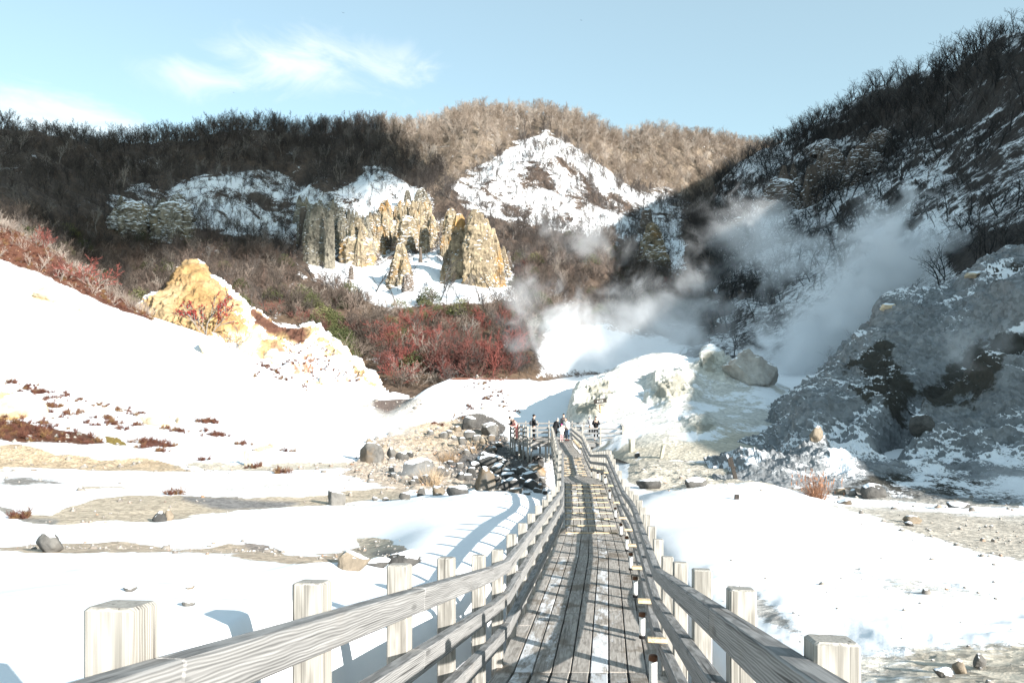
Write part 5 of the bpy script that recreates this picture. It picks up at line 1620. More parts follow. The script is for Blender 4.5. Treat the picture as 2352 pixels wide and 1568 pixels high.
# ------------------------------------------------------------------ rock pillars on the hills
NH, NA = 72, 52
def pillar_mesh(prof, seed, depth, groove=.12):
    """prof: [(height, x left, x right)] bottom to top in metres around the pillar's foot; closed rough rock column"""
    prof = np.array(prof, float)
    hs = np.linspace(prof[0, 0], prof[-1, 0], NH)
    xl = np.interp(hs, prof[:, 0], prof[:, 1]); xr = np.interp(hs, prof[:, 0], prof[:, 2])
    na = NA
    an = np.linspace(0, 2 * math.pi, na, endpoint=False)
    H, A = np.meshgrid(hs, an, indexing='ij')
    cx = ((xl + xr) / 2)[:, None]; rx = ((xr - xl) / 2)[:, None]
    ca, sa = np.cos(A), np.sin(A)
    se = .75
    X = cx + rx * np.sign(ca) * np.abs(ca) ** se
    Y = np.maximum(rx * depth, rx.max() * .15) * np.sign(sa) * np.abs(sa) ** se
    P = np.stack([X, Y, H], -1)
    rw = float(rx.max())
    D2 = np.stack([ca * rw, sa * rw, H * .22], -1) + seed * 7.7
    g = ridged(D2, rw * .55, 3, .5, seed) * groove * 1.25
    g += ridged(P + seed * 3.1, rw * .42, 5, .6, seed + 1) * groove * .9 + fbm(P + seed, rw * .16, 4, .6, seed + 2) * groove * .8
    k = np.clip(rx / rw, .25, 1)
    out = np.stack([ca, sa * depth, 0 * ca], -1)
    P = P + out * ((g * 1.7 + ridged(P + seed, rw * .2, 3, .6, seed + 6) * groove * .5) * rw * k)[..., None]
    stra = (P[..., 2] / (rw * .42) + fbm(P + seed, rw * .9, 3, .5, seed + 8) * 1.6) % 1.0
    P = P + out * ((stra ** 2) * rw * .035 * k)[..., None]
    P[..., 2] += fbm(P + seed * 2, rw * .5, 3, .6, seed + 4) * rw * .14
    V = np.concatenate([P.reshape(-1, 3), [[cx[-1, 0], 0, hs[-1] + rx[-1, 0] * .4]]])
    ix = np.arange(NH * na).reshape(NH, na)
    q = np.stack([ix[:-1], np.roll(ix, -1, 1)[:-1], np.roll(ix, -1, 1)[1:], ix[1:]], -1).reshape(-1, 4)
    t = np.stack([ix[-1], np.roll(ix[-1], -1), np.full(na, NH * na)], -1)
    return V, q, t

def pillar(cu, vb, vt, wb, wt, material, label, seed, shape=None, depth=.75, layers=None, skew=0.0, group=None, groove=.13, name='rock_pillar', cat='rock pillar', spires=None):
    """cu, vb: foot in the photo; vt: top; widths in the same units"""
    p, n = ray(cu, vb, layers or HILL_LAYERS)
    if p is None: return
    k = p.y / F
    Ht = (vb - vt) * k
    shape = shape or [(0, 1.0), (.25, .92), (.5, .74), (.75, .5), (.92, .3), (1, .12)]
    prof = [(-.35 * Ht, -.54 * wb * k, .54 * wb * k)]
    for (t, f) in shape:
        wd = (wt + (wb - wt) * f) * k if f <= 1 else wb * f * k
        c = skew * k * t
        prof.append((t * Ht, c - wd / 2, c + wd / 2))
    VV, QQ, TT, n0 = [], [], [], 0
    V, q, t = pillar_mesh(prof, seed, depth, groove)
    VV.append(V); QQ.append(q); TT.append(t); n0 = len(V)
    rg = np.random.default_rng(seed)
    for s_ in range(spires if spires is not None else (4 if wb * k > 3.0 else 2)):
        f_ = rg.uniform(.38, .86); ox = rg.uniform(-.42, .42) * wb * k * (1.15 - f_ * .6); ww = wb * k * rg.uniform(.28, .5)
        pf_ = [(-.3 * Ht, ox - ww * .55, ox + ww * .55)]
        for (tt, f) in CONE: pf_.append((tt * Ht * f_, ox + skew * k * tt * f_ - ww * f * .5, ox + skew * k * tt * f_ + ww * f * .5))
        V, q, t = pillar_mesh(pf_, seed + 50 + s_, .9, groove)
        V = V + np.array([0, rg.uniform(-.5, .1) * wb * k * depth, 0])
        VV.append(V); QQ.append(q + n0); TT.append(t + n0); n0 += len(V)
    me = fast_mesh(name, np.concatenate(VV), [np.concatenate(QQ), np.concatenate(TT)], material, smooth=False)
    o = obj(name, me)
    o.location = (p.x, p.y + wb * k * depth * .35, p.z)
    tag(o, label, cat, group)
    return o
BLK = [(0, 1.0), (.3, .97), (.55, .88), (.75, .72), (.88, .5), (.96, .28), (1, .1)]
CONE = [(0, 1.0), (.2, .85), (.45, .6), (.7, .38), (.9, .2), (1, .05)]
zp = lambda x: (1100 + x / 2.138) * .5742
zq = lambda y: (650 + y / 2.138) * .5742
sc_ = .5742 / 2.138
BLK = [(0, 1.0), (.3, .97), (.55, .88), (.75, .72), (.88, .5), (.96, .28), (1, .1)]
CONE = [(0, 1.0), (.2, .85), (.45, .6), (.7, .38), (.9, .2), (1, .05)]
PILL = [
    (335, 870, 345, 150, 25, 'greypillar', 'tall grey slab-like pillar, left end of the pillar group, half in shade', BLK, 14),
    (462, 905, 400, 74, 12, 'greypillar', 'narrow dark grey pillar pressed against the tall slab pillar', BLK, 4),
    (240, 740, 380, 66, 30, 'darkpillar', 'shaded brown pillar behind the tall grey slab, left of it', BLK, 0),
    (550, 520, 380, 80, 8, 'greypillar', 'small pointed grey pillar above the snow chute between the big ones', CONE, -6),
    (700, 885, 470, 240, 30, 'pillar', 'squat brown pillar with a pale pointed head, snow band at its neck', [(0, 1.0), (.25, 1.0), (.5, .92), (.62, .55), (.8, .35), (.93, .15), (1, .05)], -6),
    (880, 770, 545, 100, 30, 'pillar', 'smooth ochre saddle rock curving up to the slender pale pillar', CONE, 10),
    (962, 745, 455, 82, 14, 'pillar', 'slender pale pillar with ochre foot left of the wide block', BLK, 0),
    (1128, 745, 460, 150, 60, 'pillar', 'wide block pillar with orange belly in the middle of the group', BLK, 0),
    (1246, 475, 215, 116, 22, 'greypillar', 'topmost grey block pillar standing above the middle of the group', BLK, 6),
    (1132, 455, 235, 56, 16, 'greypillar', 'thin grey pillar beside the topmost block', BLK, 0),
    (1276, 770, 545, 72, 30, 'pillar', 'short orange stained pillar right of the wide block', BLK, 0),
    (1244, 850, 730, 30, 10, 'darkpillar', 'small dark spike below the short orange pillar', CONE, 0),
    (1365, 600, 500, 70, 20, 'pillar', 'low orange knob in the snow between middle block and twin pillar', BLK, 0),
    (1440, 590, 490, 60, 20, 'pillar', 'low ochre knob touching the left flank of the twin pillar', BLK, 0),
    (1062, 1040, 690, 190, 40, 'pillar', 'brown cone pillar lowest in the middle, standing on open snow', CONE, 6),
    (1494, 800, 390, 124, 22, 'pillar', 'left half of the twin pillar, tallest sunlit ochre finger', BLK, 12),
    (1574, 980, 440, 120, 40, 'pillar', 'right half of the twin pillar with rounded shoulder', BLK, 0),
    (1515, 1000, 680, 190, 20, 'pillar', 'buttress in front of the twin pillar with a pointed top', CONE, 4),
    (1735, 1045, 395, 220, 26, 'pillar', 'broadest sunlit pillar at the right end, hooked crest', BLK, -16),
    (1815, 1045, 475, 200, 20, 'pillar', 'fluted middle spire of the broad right end pillar', [(0, 1.0), (.3, .88), (.55, .6), (.75, .38), (.9, .2), (1, .08)], -18),
    (1890, 1045, 560, 130, 16, 'pillar', 'right flank spire of the broad right end pillar', [(0, 1.0), (.3, .9), (.55, .66), (.75, .42), (.9, .2), (1, .08)], -26),
    (2000, 920, 760, 64, 12, 'darkpillar', 'little brown rock spike right of the broad pillar', CONE, -6),
    (650, 1000, 880, 36, 12, 'darkpillar', 'small dark rock stub in the snow below the squat pillar', BLK, 0),
    (632, 1065, 1000, 36, 14, 'darkpillar', 'low ochre-brown stub just below a darker stub in the snow', BLK, 0),
    (1132, 1095, 950, 84, 30, 'darkpillar', 'small snow-covered rock with orange face below the brown cone', BLK, 0),
    (165, 800, 660, 40, 10, 'darkpillar', 'thin dark spike at the far left foot of the pillar group', CONE, 0),
]
def cliff(name, label, band, n, wr, hr, material, seed):
    """one eroded cliff: many fused ribs and spires rising from a band of the slope"""
    rg = np.random.default_rng(seed)
    VV, QQ, TT, n0 = [], [], [], 0
    P0 = None
    us2 = [b[0] for b in band]
    for i in range(n):
        u = us2[0] + (us2[-1] - us2[0]) * (i + rg.uniform(0, 1)) / n
        vt, vb = np.interp(u, us2, [b[1] for b in band]), np.interp(u, us2, [b[2] for b in band])
        v = rg.uniform(vt + (vb - vt) * .35, vb)
        p, n_ = ray(u, v, HILL_LAYERS)
        if p is None: continue
        k = p.y / F
        if P0 is None: P0 = p.copy()
        Ht = min((v - vt) + rg.uniform(0, 22), rg.uniform(*hr)) * k
        ww = rg.uniform(*wr) * k
        pf_ = [(-.4 * Ht, -ww * .6, ww * .6)]
        sk2 = rg.uniform(-.12, .12) * ww
        for (tt, f) in (BLK if rg.random() < .55 else CONE): pf_.append((tt * Ht, tt * sk2 - ww * f * .5, tt * sk2 + ww * f * .5))
        V, q, t = pillar_mesh(pf_, seed + i, rg.uniform(.7, 1.1), .16)
        V = V + np.array((p - P0)[:])
        VV.append(V); QQ.append(q + n0); TT.append(t + n0); n0 += len(V)
    o = obj(name, fast_mesh(name, np.concatenate(VV), [np.concatenate(QQ), np.concatenate(TT)], material, smooth=False))
    o.location = P0
    return tag(o, label, 'cliff')
cliff('rock_cliff', 'grey ribbed cliff joining the shaded left pillars above the snow chutes', [(688, 465, 585), (720, 470, 590), (770, 478, 560), (800, 500, 600), (850, 520, 612)], 40, (11, 30), (50, 120), M['greypillar'], 900)
cliff('rock_cliff', 'ochre ribbed cliff joining the middle pillars between snow chutes', [(846, 500, 580), (880, 480, 580), (940, 470, 560), (985, 470, 540), (1000, 520, 575)], 44, (10, 28), (40, 105), M['pillar'], 960)
cliff('rock_cliff', 'sunlit ochre cliff ribs joining the twin pillar and the broad right end pillar', [(1015, 540, 630), (1060, 560, 640), (1110, 540, 648), (1160, 590, 655)], 28, (12, 34), (40, 90), M['pillar'], 1020)
cliff('rock_cliff', 'dark broken rock band across the far left snow patch', [(262, 455, 520), (330, 470, 535), (380, 470, 540), (420, 450, 530)], 22, (16, 40), (20, 60), M['greypillar'], 1080)
cliff('rock_cliff', 'dark broken crags across the upper part of the shaded right hill', [(1780, 400, 490), (1860, 370, 470), (1940, 330, 440), (2040, 300, 380)], 22, (14, 40), (20, 70), M['darkpillar'], 1140)
for i, (x, yb, yt, wb, wt, m_, lb, sh, sk_) in enumerate(PILL):
    pillar(zp(x), zq(yb), zq(yt), wb * sc_, wt * sc_, M[m_], lb, 200 + i, sh, skew=sk_ * sc_)
for i, (u, vb, vt, wb, wt, m_, lb) in enumerate([
        (300, 535, 463, 66, 24, 'greypillar', 'grey rock wall with tan face at the far left snow patch'),
        (388, 540, 466, 80, 40, 'greypillar', 'double grey rock stump right of the far left rock wall'),
        (1503, 605, 512, 70, 14, 'pillar', 'lone orange brown cone rock on the snowy gully beside the steam'),
        (1487, 545, 480, 36, 12, 'darkpillar', 'dark rock spike just above the lone orange cone'),
        (1868, 470, 378, 44, 12, 'darkpillar', 'tall dark tooth-shaped pillar on the shaded right hill'),
        (1835, 440, 408, 40, 10, 'darkpillar', 'short dark tooth left of the tall tooth on the right hill'),
        (1800, 480, 412, 70, 30, 'darkpillar', 'broad dark snow-flecked bluff low on the right hill'),
        (1915, 420, 338, 40, 20, 'darkpillar', 'slim dark cliff step between two teeth on the right hill'),
        (1965, 420, 360, 48, 14, 'darkpillar', 'dark pointed bluff with snow streak on the right hill'),
        (1990, 395, 330, 56, 20, 'darkpillar', 'snow-plastered dark crag high on the right hill'),
        (2030, 345, 300, 62, 26, 'darkpillar', 'rounded brown bluff highest on the right hill'),
        (1905, 345, 318, 56, 16, 'darkpillar', 'flat dark ledge near the skyline of the right hill'),
        (1935, 430, 395, 26, 12, 'darkpillar', 'small rounded dark lump between the crags of the right hill'),
        (1700, 560, 500, 50, 20, 'darkpillar', 'dark rock rib in the gully behind the thin steam')]):
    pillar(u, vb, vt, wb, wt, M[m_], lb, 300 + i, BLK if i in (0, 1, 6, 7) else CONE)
# ------------------------------------------------------------------ bare trees and shrubs
def branch_segments(rng, h, nb=9, lean=.08, droop=0.0, up=.65, levels=3, multi=1, spread=.5, trunk_r=.018, bare=.28, twigs=1.0):
    """list of (p0, p1, r0, r1, level) of a leafless broadleaf tree of height h"""
    segs = []
    def grow(p, d, ln, r, lev, steps):
        q = p.copy()
        pts = [p.copy()]
        for s in range(steps):
            d2 = d + Vector((rng.normal(0, .16), rng.normal(0, .16), rng.normal(0, .10) + (.07 if lev else .0) * up - droop * lev))
            d2.normalize(); d = d2
            q = q + d * (ln / steps)
            r1 = r * (1 - .62 / steps * (s + 1) / 1.0 * .9)
            segs.append((pts[-1].copy(), q.copy(), r * (1 - .75 * s / steps), r * (1 - .75 * (s + 1) / steps), lev))
            pts.append(q.copy())
        if lev >= levels: return
        n = {0: nb, 1: int(6 * twigs), 2: int(5 * twigs)}.get(lev, 3)
        for k in range(n):
            t = (bare if lev == 0 else .2) + (1 - (bare if lev == 0 else .2)) * (k + rng.uniform(.1, .9)) / n
            i = min(int(t * steps), steps - 1); fr = t * steps - i
            b = pts[i].lerp(pts[i + 1], fr)
            ax = (pts[i + 1] - pts[i]).normalized()
            az = rng.uniform(0, 2 * math.pi)
            side = ax.orthogonal().normalized()
            side = Matrix.Rotation(az, 3, ax) @ side
            a = rng.uniform(.55, 1.0) * spread * 2
            nd = (ax * math.cos(a) + side * math.sin(a) + Vector((0, 0, .15 * up))).normalized()
            l2 = ln * rng.uniform(.34, .58) * (1.15 - .55 * t if lev == 0 else 1 - .35 * t)
            grow(b, nd, l2, r * (1 - .72 * t) * .62, lev + 1, max(2, steps - 1 if lev else 3))
    for m in range(multi):
        d = Vector((rng.normal(0, lean + .25 * (multi > 1)), rng.normal(0, lean + .25 * (multi > 1)), 1)).normalized()
        hh = h * (1 if m == 0 else rng.uniform(.6, .95))
        grow(Vector((rng.normal(0, .05 * (multi > 1)), rng.normal(0, .05 * (multi > 1)), -.15 * h)), d, hh * 1.1, trunk_r * h * (1 if multi == 1 else .7), 0, 5)
    return segs

def segs_mesh(segs, minr, ribbon_from=2, levels=None):
    V, T, Qd = [], [], []
    for (p0, p1, r0, r1, lev) in segs:
        if levels and lev not in levels: continue
        r0, r1 = max(r0, minr), max(r1, minr * .6)
        t = (p1 - p0)
        if t.length < 1e-5: continue
        t.normalize()
        a = t.orthogonal().normalized()
        a = Matrix.Rotation(random.uniform(0, 6.28), 3, t) @ a
        b = t.cross(a)
        n = len(V)
        if lev >= ribbon_from:
            V += [p0 - a * r0 * 1.2, p0 + a * r0 * 1.2, p1 + a * r1 * .9, p1 - a * r1 * .9]
            Qd.append((n, n + 1, n + 2, n + 3))
        else:
            for (p, r) in ((p0, r0), (p1, r1)):
                for k in range(4):
                    an = k * math.pi / 2
                    V.append(p + (a * math.cos(an) + b * math.sin(an)) * r)
            for k in range(4):
                Qd.append((n + k, n + (k + 1) % 4, n + 4 + (k + 1) % 4, n + 4 + k))
    return np.array([v[:] for v in V]), np.array(Qd)

def tree_proto(seed, material, minr=.02, **kw):
    rng = np.random.default_rng(seed)
    segs = branch_segments(rng, 1.0, **kw)
    return segs

PROTO = {}
def make_protos(key, count, material, minr, seed0, **kw):
    """meshes of unit height; key -> list of (joined, trunk, crown)"""
    out = []
    for i in range(count):
        random.seed(seed0 + i)
        segs = branch_segments(np.random.default_rng(seed0 + i), 1.0, **kw)
        Vj, Qj = segs_mesh(segs, minr)
        Vt, Qt = segs_mesh(segs, minr, levels=(0, 1))
        Vc, Qc = segs_mesh(segs, minr, levels=(2, 3, 4))
        out.append((fast_mesh(key, Vj, [Qj], material, smooth=False), fast_mesh('trunk', Vt, [Qt], material, smooth=False), fast_mesh('crown', Vc, [Qc], material, smooth=False)))
    PROTO[key] = out
make_protos('bare_tree', 6, M['bark'], .0034, 500, nb=11, lean=.09, levels=3, twigs=1.0, spread=.44, bare=.30)
make_protos('shade_tree', 6, M['shadebark'], .0034, 540, nb=9, lean=.16, levels=3, twigs=.75, spread=.46, bare=.34, trunk_r=.026)
make_protos('tan_tree', 5, M['tantwig'], .0034, 560, nb=12, lean=.09, levels=3, twigs=1.1, spread=.46, bare=.25)
make_protos('bare_shrub', 5, M['shrubbark'], .0050, 600, nb=7, lean=.15, levels=2, multi=6, twigs=1.0, spread=.40, bare=.2, trunk_r=.012)
make_protos('red_shrub', 4, M['redtwig'], .0060, 640, nb=8, lean=.15, levels=3, multi=5, twigs=.8, spread=.42, bare=.25, trunk_r=.012)
make_protos('sapling', 4, M['palebark'], .0055, 680, nb=6, lean=.22, levels=2, multi=4, twigs=.7, spread=.32, bare=.3, trunk_r=.014)
make_protos('heather_tuft', 3, M['heather'], .016, 700, nb=7, lean=.35, levels=2, multi=9, twigs=.8, spread=.5, bare=.15, trunk_r=.02)

def leafy_proto(seed, material, n=900):
    """mound of small narrow leaves on hidden stems"""
    rg = np.random.default_rng(seed)
    V, Q = [], []
    for _ in range(n):
        th = rg.uniform(0, 2 * math.pi); r = rg.uniform(0, 1) ** .5
        c = Vector((math.cos(th) * r * .75, math.sin(th) * r * .75, (1 - r * r * .8) * rg.uniform(.45, 1.0)))
        c += Vector(rg.normal(0, .06, 3))
        t = Vector(rg.normal(0, 1, 3)); t.z = abs(t.z) * .6; t.normalize()
        a = t.orthogonal().normalized(); a = Matrix.Rotation(rg.uniform(0, 6.28), 3, t) @ a
        l_, w_ = rg.uniform(.08, .16), rg.uniform(.014, .028)
        k = len(V)
        V += [c - a * w_ * .4, c + t * l_ * .5 - a * w_, c + t * l_, c + t * l_ * .5 + a * w_]
        Q.append((k, k + 1, k + 2, k + 3))
    return np.array([v[:] for v in V]), np.array(Q)
PROTO['bamboo_bush'] = []
for i in range(3):
    V, Q = leafy_proto(760 + i, None)
    PROTO['bamboo_bush'].append((fast_mesh('bamboo_bush', V, [Q], M['bamboo'], smooth=False),) * 3)

def grass_mesh(seed, n, h, spread, material, width=.006, plumes=False):
    rg = np.random.default_rng(seed)
    V, Q = [], []
    for _ in range(n):
        b = Vector((rg.normal(0, spread * .4), rg.normal(0, spread * .4), -.05))
        d = Vector((b.x / spread * .5 + rg.normal(0, .22), b.y / spread * .5 + rg.normal(0, .22), 1)).normalized()
        l_ = h * rg.uniform(.45, 1.0)
        a = Vector((rg.normal(), rg.normal(), 0)).normalized()
        p, wd = b, width
        k = len(V)
        V += [p - a * wd, p + a * wd]
        for s in range(1, 4):
            d = (d + Vector((d.x * .25, d.y * .25, -.06 * s))).normalized()
            p = p + d * l_ / 3
            ww = wd * (1 - s / 3.6)
            V += [p - a * ww, p + a * ww]
            Q.append((k + 2 * s - 2, k + 2 * s - 1, k + 2 * s + 1, k + 2 * s))
        if plumes and rg.random() < .25:
            k = len(V)
            V += [p - a * .002, p + a * .018 + UP * .06, p + UP * .16, p - a * .018 + UP * .06]
            Q.append((k, k + 1, k + 2, k + 3))
    return fast_mesh('grass_tuft', np.array([v[:] for v in V]), [np.array(Q)], material, smooth=False)

# ---- placement helpers -------------------------------------------------------
def sample_layer(l, n, dens, rng, jitter=True):
    """random points on a terrain layer with probability ~ area x dens(U,V)"""
    P = l.P; U, V = l.U, l.V
    a = np.linalg.norm(np.cross(P[1:, :-1] - P[:-1, :-1], P[:-1, 1:] - P[:-1, :-1]), axis=-1)
    dn = dens(U[:-1, :-1], V[:-1, :-1]) * a
    fl = dn.ravel(); fl = fl / fl.sum()
    k = rng.choice(len(fl), n, p=fl)
    i, j = np.unravel_index(k, dn.shape)
    s, t = rng.random(n)[:, None], rng.random(n)[:, None]
    p = P[i, j] * (1 - s) * (1 - t) + P[i + 1, j] * s * (1 - t) + P[i, j + 1] * (1 - s) * t + P[i + 1, j + 1] * s * t
    return p

def visible(p, h):
    for f in (.5, .95):
        q = Vector((p[0], p[1], p[2] + h * f))
        d_ = q.normalized(); ln = q.length
        ok = True
        for l in LAYERS:
            hit = l.bvh.ray_cast(Vector((0, 0, 0)), d_, ln - 1.0)
            if hit[0] is not None: ok = False; break
        if ok: return True
    return False

def scatter(name, pts, protos, smin, smax, label, rng, tilt=.06, sizes=None, rz=True):
    """one 'stuff' object: plants of a mass that reads as one, as instances of the plants that stand singly"""
    me = bpy.data.meshes.new(name)
    n = len(pts)
    me.vertices.add(n)
    me.vertices.foreach_set('co', np.asarray(pts, np.float32).ravel())
    sz = sizes if sizes is not None else rng.uniform(smin, smax, n)
    rot = np.stack([rng.normal(0, tilt, n), rng.normal(0, tilt, n), rng.uniform(0, 6.283, n)], -1)
    a = me.attributes.new('size', 'FLOAT', 'POINT'); a.data.foreach_set('value', sz.astype(np.float32))
    a = me.attributes.new('turn', 'FLOAT_VECTOR', 'POINT'); a.data.foreach_set('vector', rot.astype(np.float32).ravel())
    a = me.attributes.new('pick', 'INT', 'POINT'); a.data.foreach_set('value', rng.integers(0, len(protos), n).astype(np.int32))
    o = obj(name, me)
    ng = bpy.data.node_groups.new(name, 'GeometryNodeTree')
    ng.interface.new_socket('Geometry', in_out='INPUT', socket_type='NodeSocketGeometry')
    ng.interface.new_socket('Geometry', in_out='OUTPUT', socket_type='NodeSocketGeometry')
    gi = ng.nodes.new('NodeGroupInput'); go = ng.nodes.new('NodeGroupOutput')
    jn = ng.nodes.new('GeometryNodeJoinGeometry')
    for po in reversed(protos):
        oi = ng.nodes.new('GeometryNodeObjectInfo'); oi.transform_space = 'ORIGINAL'
        oi.inputs['Object'].default_value = po
        oi.inputs['As Instance'].default_value = True
        ng.links.new(oi.outputs['Geometry'], jn.inputs[0])
    iop = ng.nodes.new('GeometryNodeInstanceOnPoints')
    iop.inputs['Pick Instance'].default_value = True
    def na(nm, ty):
        x = ng.nodes.new('GeometryNodeInputNamedAttribute'); x.data_type = ty; x.inputs['Name'].default_value = nm
        return x.outputs['Attribute']
    mp = ng.nodes.new('GeometryNodeMeshToPoints')
    ng.links.new(gi.outputs[0], mp.inputs['Mesh'])
    ng.links.new(mp.outputs[0], iop.inputs['Points'])
    ng.links.new(jn.outputs[0], iop.inputs['Instance'])
    ng.links.new(na('pick', 'INT'), iop.inputs['Instance Index'])
    ng.links.new(na('turn', 'FLOAT_VECTOR'), iop.inputs['Rotation'])
    ng.links.new(na('size', 'FLOAT'), iop.inputs['Scale'])
    ng.links.new(iop.outputs[0], go.inputs[0])
    md = o.modifiers.new('scatter', 'NODES'); md.node_group = ng
    return tag(o, label, 'plants' if 'wood' not in name else 'woods', None, 'stuff')

def place_plant(key, p, h, label, cat, group, rng, parts=False, name=None):
    pr = PROTO[key][int(rng.integers(0, len(PROTO[key])))]
    nm = name or key
    if parts:
        o = empty(nm, p)
        for part, me in (('trunk', pr[1]), ('crown', pr[2])):
            obj(part, me, o)
    else:
        o = obj(nm, pr[0]); o.location = p
    o.scale = (h * rng.uniform(.85, 1.15), h * rng.uniform(.85, 1.15), h)
    o.rotation_euler = (rng.normal(0, .05), rng.normal(0, .05), rng.uniform(0, 6.28))
    return tag(o, label, cat, group)

rng = np.random.default_rng(99)
# densities of the woods in reference coordinates
def dens_far(U, V):
    d_ = np.ones(U.shape)
    fm = face_mask(U, V, 10)
    d_ = d_ * (1 - fm * .12)
    d_ *= 1 - .97 * in_poly(U, V, SNOWLO, 10)
    d_ *= 1 - .45 * in_poly(U, V, [(690, 590), (900, 560), (1180, 560), (1185, 700), (900, 715), (720, 660)], 15)
    d_ *= (U > -120) & (U < 1830)
    d_ *= np.where(V > 600, .18, 1.0)
    return d_
def dens_right(U, V):
    d_ = np.full(U.shape, .55)
    d_ += in_poly(U, V, [(1760, 355), (1850, 310), (2000, 240), (2150, 185), (2352, 92), (2352, 170), (2150, 250), (2000, 310), (1900, 350)], 15) * .8
    d_ += in_poly(U, V, [(2140, 560), (2400, 470), (2400, 640), (2200, 640)], 40) * 1.2
    d_ += in_poly(U, V, [(1560, 560), (1700, 500), (1760, 640), (1760, 820), (1640, 760)], 40) * .9
    d_ *= (U < 2460) & (U > 1530)
    return d_
pf = sample_layer(far, 12500, dens_far, rng)
pr_ = sample_layer(right_hill, 3800, dens_right, rng)
hf = rng.uniform(2.8, 6.2, len(pf)) * np.clip(pf[:, 1] / 230, .72, 1.15); hr = rng.uniform(2.6, 6.4, len(pr_)) * np.clip(pr_[:, 1] / 170, .62, 1.1)
uf = CU + pf[:, 0] / pf[:, 1] * F; vf = CV - pf[:, 2] / pf[:, 1] * F
ur = CU + pr_[:, 0] / pr_[:, 1] * F; vr = CV - pr_[:, 2] / pr_[:, 1] * F
onface = face_mask(uf, vf, 10) > .5
hf = np.where(onface, hf * .66, hf)
tan_z = in_poly(uf, vf, [(830, 240), (1820, 240), (1820, 380), (1640, 470), (1440, 430), (1250, 290), (1050, 420), (900, 330)], 30) > .5

# single trees: those that show largest
cand = []
for i in range(len(pf)): cand.append((hf[i] / pf[i, 1], 0, i))
for i in range(len(pr_)): cand.append((hr[i] / pr_[i, 1], 1, i))
cand.sort(reverse=True)
taken_f, taken_r = set(), set()
cnt = 0
DBL = {}
for (a, kind, i) in cand:
    if cnt >= 290: break
    p = pf[i] if kind == 0 else pr_[i]
    h = hf[i] if kind == 0 else hr[i]
    u, v = (uf[i], vf[i]) if kind == 0 else (ur[i], vr[i])
    if not (-30 < u < 2380): continue
    if kind == 0 and cnt > 150 and not onface[i]: continue
    if not visible(p, h): continue
    if kind == 1:
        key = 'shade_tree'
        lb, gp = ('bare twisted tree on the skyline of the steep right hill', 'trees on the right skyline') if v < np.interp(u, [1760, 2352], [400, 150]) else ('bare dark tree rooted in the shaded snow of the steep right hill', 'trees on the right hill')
        taken_r.add(i)
    elif onface[i]:
        key = 'bare_tree'; lb, gp = 'thin bare tree standing out against a snowy patch of the far hill', 'trees on the snowy far slopes'; taken_f.add(i)
    else:
        key = 'bare_tree'; lb, gp = 'bare tree at the near edge of the dark woods on the left hill', 'trees at the edge of the left woods'; taken_f.add(i)
    place_plant(key, p, h, lb, 'tree', gp, rng, parts=cnt < 60, name='bare_tree')
    cnt += 1
proto_obj = {}
def proto_list(key, layer_pts, label, cat, name):
    """one single plant of every prototype, standing in its wood, serves the instances too"""
    out = []
    for k, pr in enumerate(PROTO[key]):
        o = obj(name, pr[0]); o.location = layer_pts[k]
        out.append(o)
        tag(o, label, cat, 'sample ' + label if False else None)
    return out
rest_f = [i for i in range(len(pf)) if i not in taken_f]
rest_r = [i for i in range(len(pr_)) if i not in taken_r]
def woods(name, idx, P_, H_, key, label, one_label, group):
    idx = list(idx)
    protos = []
    for k, pr in enumerate(PROTO[key]):
        i = idx.pop()
        o = obj('bare_tree', pr[0]); o.location = P_[i]; o.scale = (H_[i],) * 3
        tag(o, one_label, 'tree', group)
        protos.append(o)
    return scatter(name, P_[idx], protos, 1, 1, label, rng, sizes=H_[idx])
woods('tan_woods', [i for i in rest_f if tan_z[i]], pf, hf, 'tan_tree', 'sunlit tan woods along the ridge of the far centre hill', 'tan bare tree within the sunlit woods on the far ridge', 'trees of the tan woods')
woods('dark_woods', [i for i in rest_f if not tan_z[i]], pf, hf, 'bare_tree', 'dense dark bare woods covering the left and middle hillsides', 'bare tree within the dense dark woods on the left hill', 'trees of the dark woods')
woods('right_hill_woods', rest_r, pr_, hr, 'shade_tree', 'remaining bare woods spread over the shaded steep right hill', 'dark bare tree within the woods of the right hill', 'trees of the right hill woods')

# pale birch stems among the dark woods
for (u, vb, h) in [(270, 432, 44), (262, 436, 36), (283, 430, 50), (248, 434, 34), (812, 384, 50), (800, 388, 40), (746, 470, 46), (775, 420, 40), (1465, 720, 30), (1690, 385, 26), (1660, 372, 22), (180, 600, 44)]:
    p, n_ = ray(u, vb, HILL_LAYERS)
    if p is None: continue
    o = obj('birch', PROTO['sapling'][0][0]); o.location = p
    hh = h * p.y / F
    o.scale = (hh * .5, hh * .5, hh); o.rotation_euler = (0, 0, u)
    tag(o, 'slender pale birch stem showing light against the dark woods', 'tree', 'pale birches in the dark woods')

for (u, vb, h) in [(762, 652, 46), (806, 668, 58), (832, 690, 50), (862, 672, 66), (906, 694, 52), (932, 655, 56), (962, 700, 48), (1010, 690, 56), (1022, 660, 70), (1062, 696, 50), (1104, 690, 60), (1128, 668, 52), (1146, 694, 46), (1168, 640, 58), (778, 690, 40), (722, 650, 44)]:
    p, n_ = ray(u, vb, HILL_LAYERS)
    if p is None: continue
    place_plant('shade_tree', p, h * p.y / F, 'thin dark tree standing on the open snow below the rock pillars', 'tree', 'dark trees below the rock pillars', rng, parts=True, name='bare_tree')

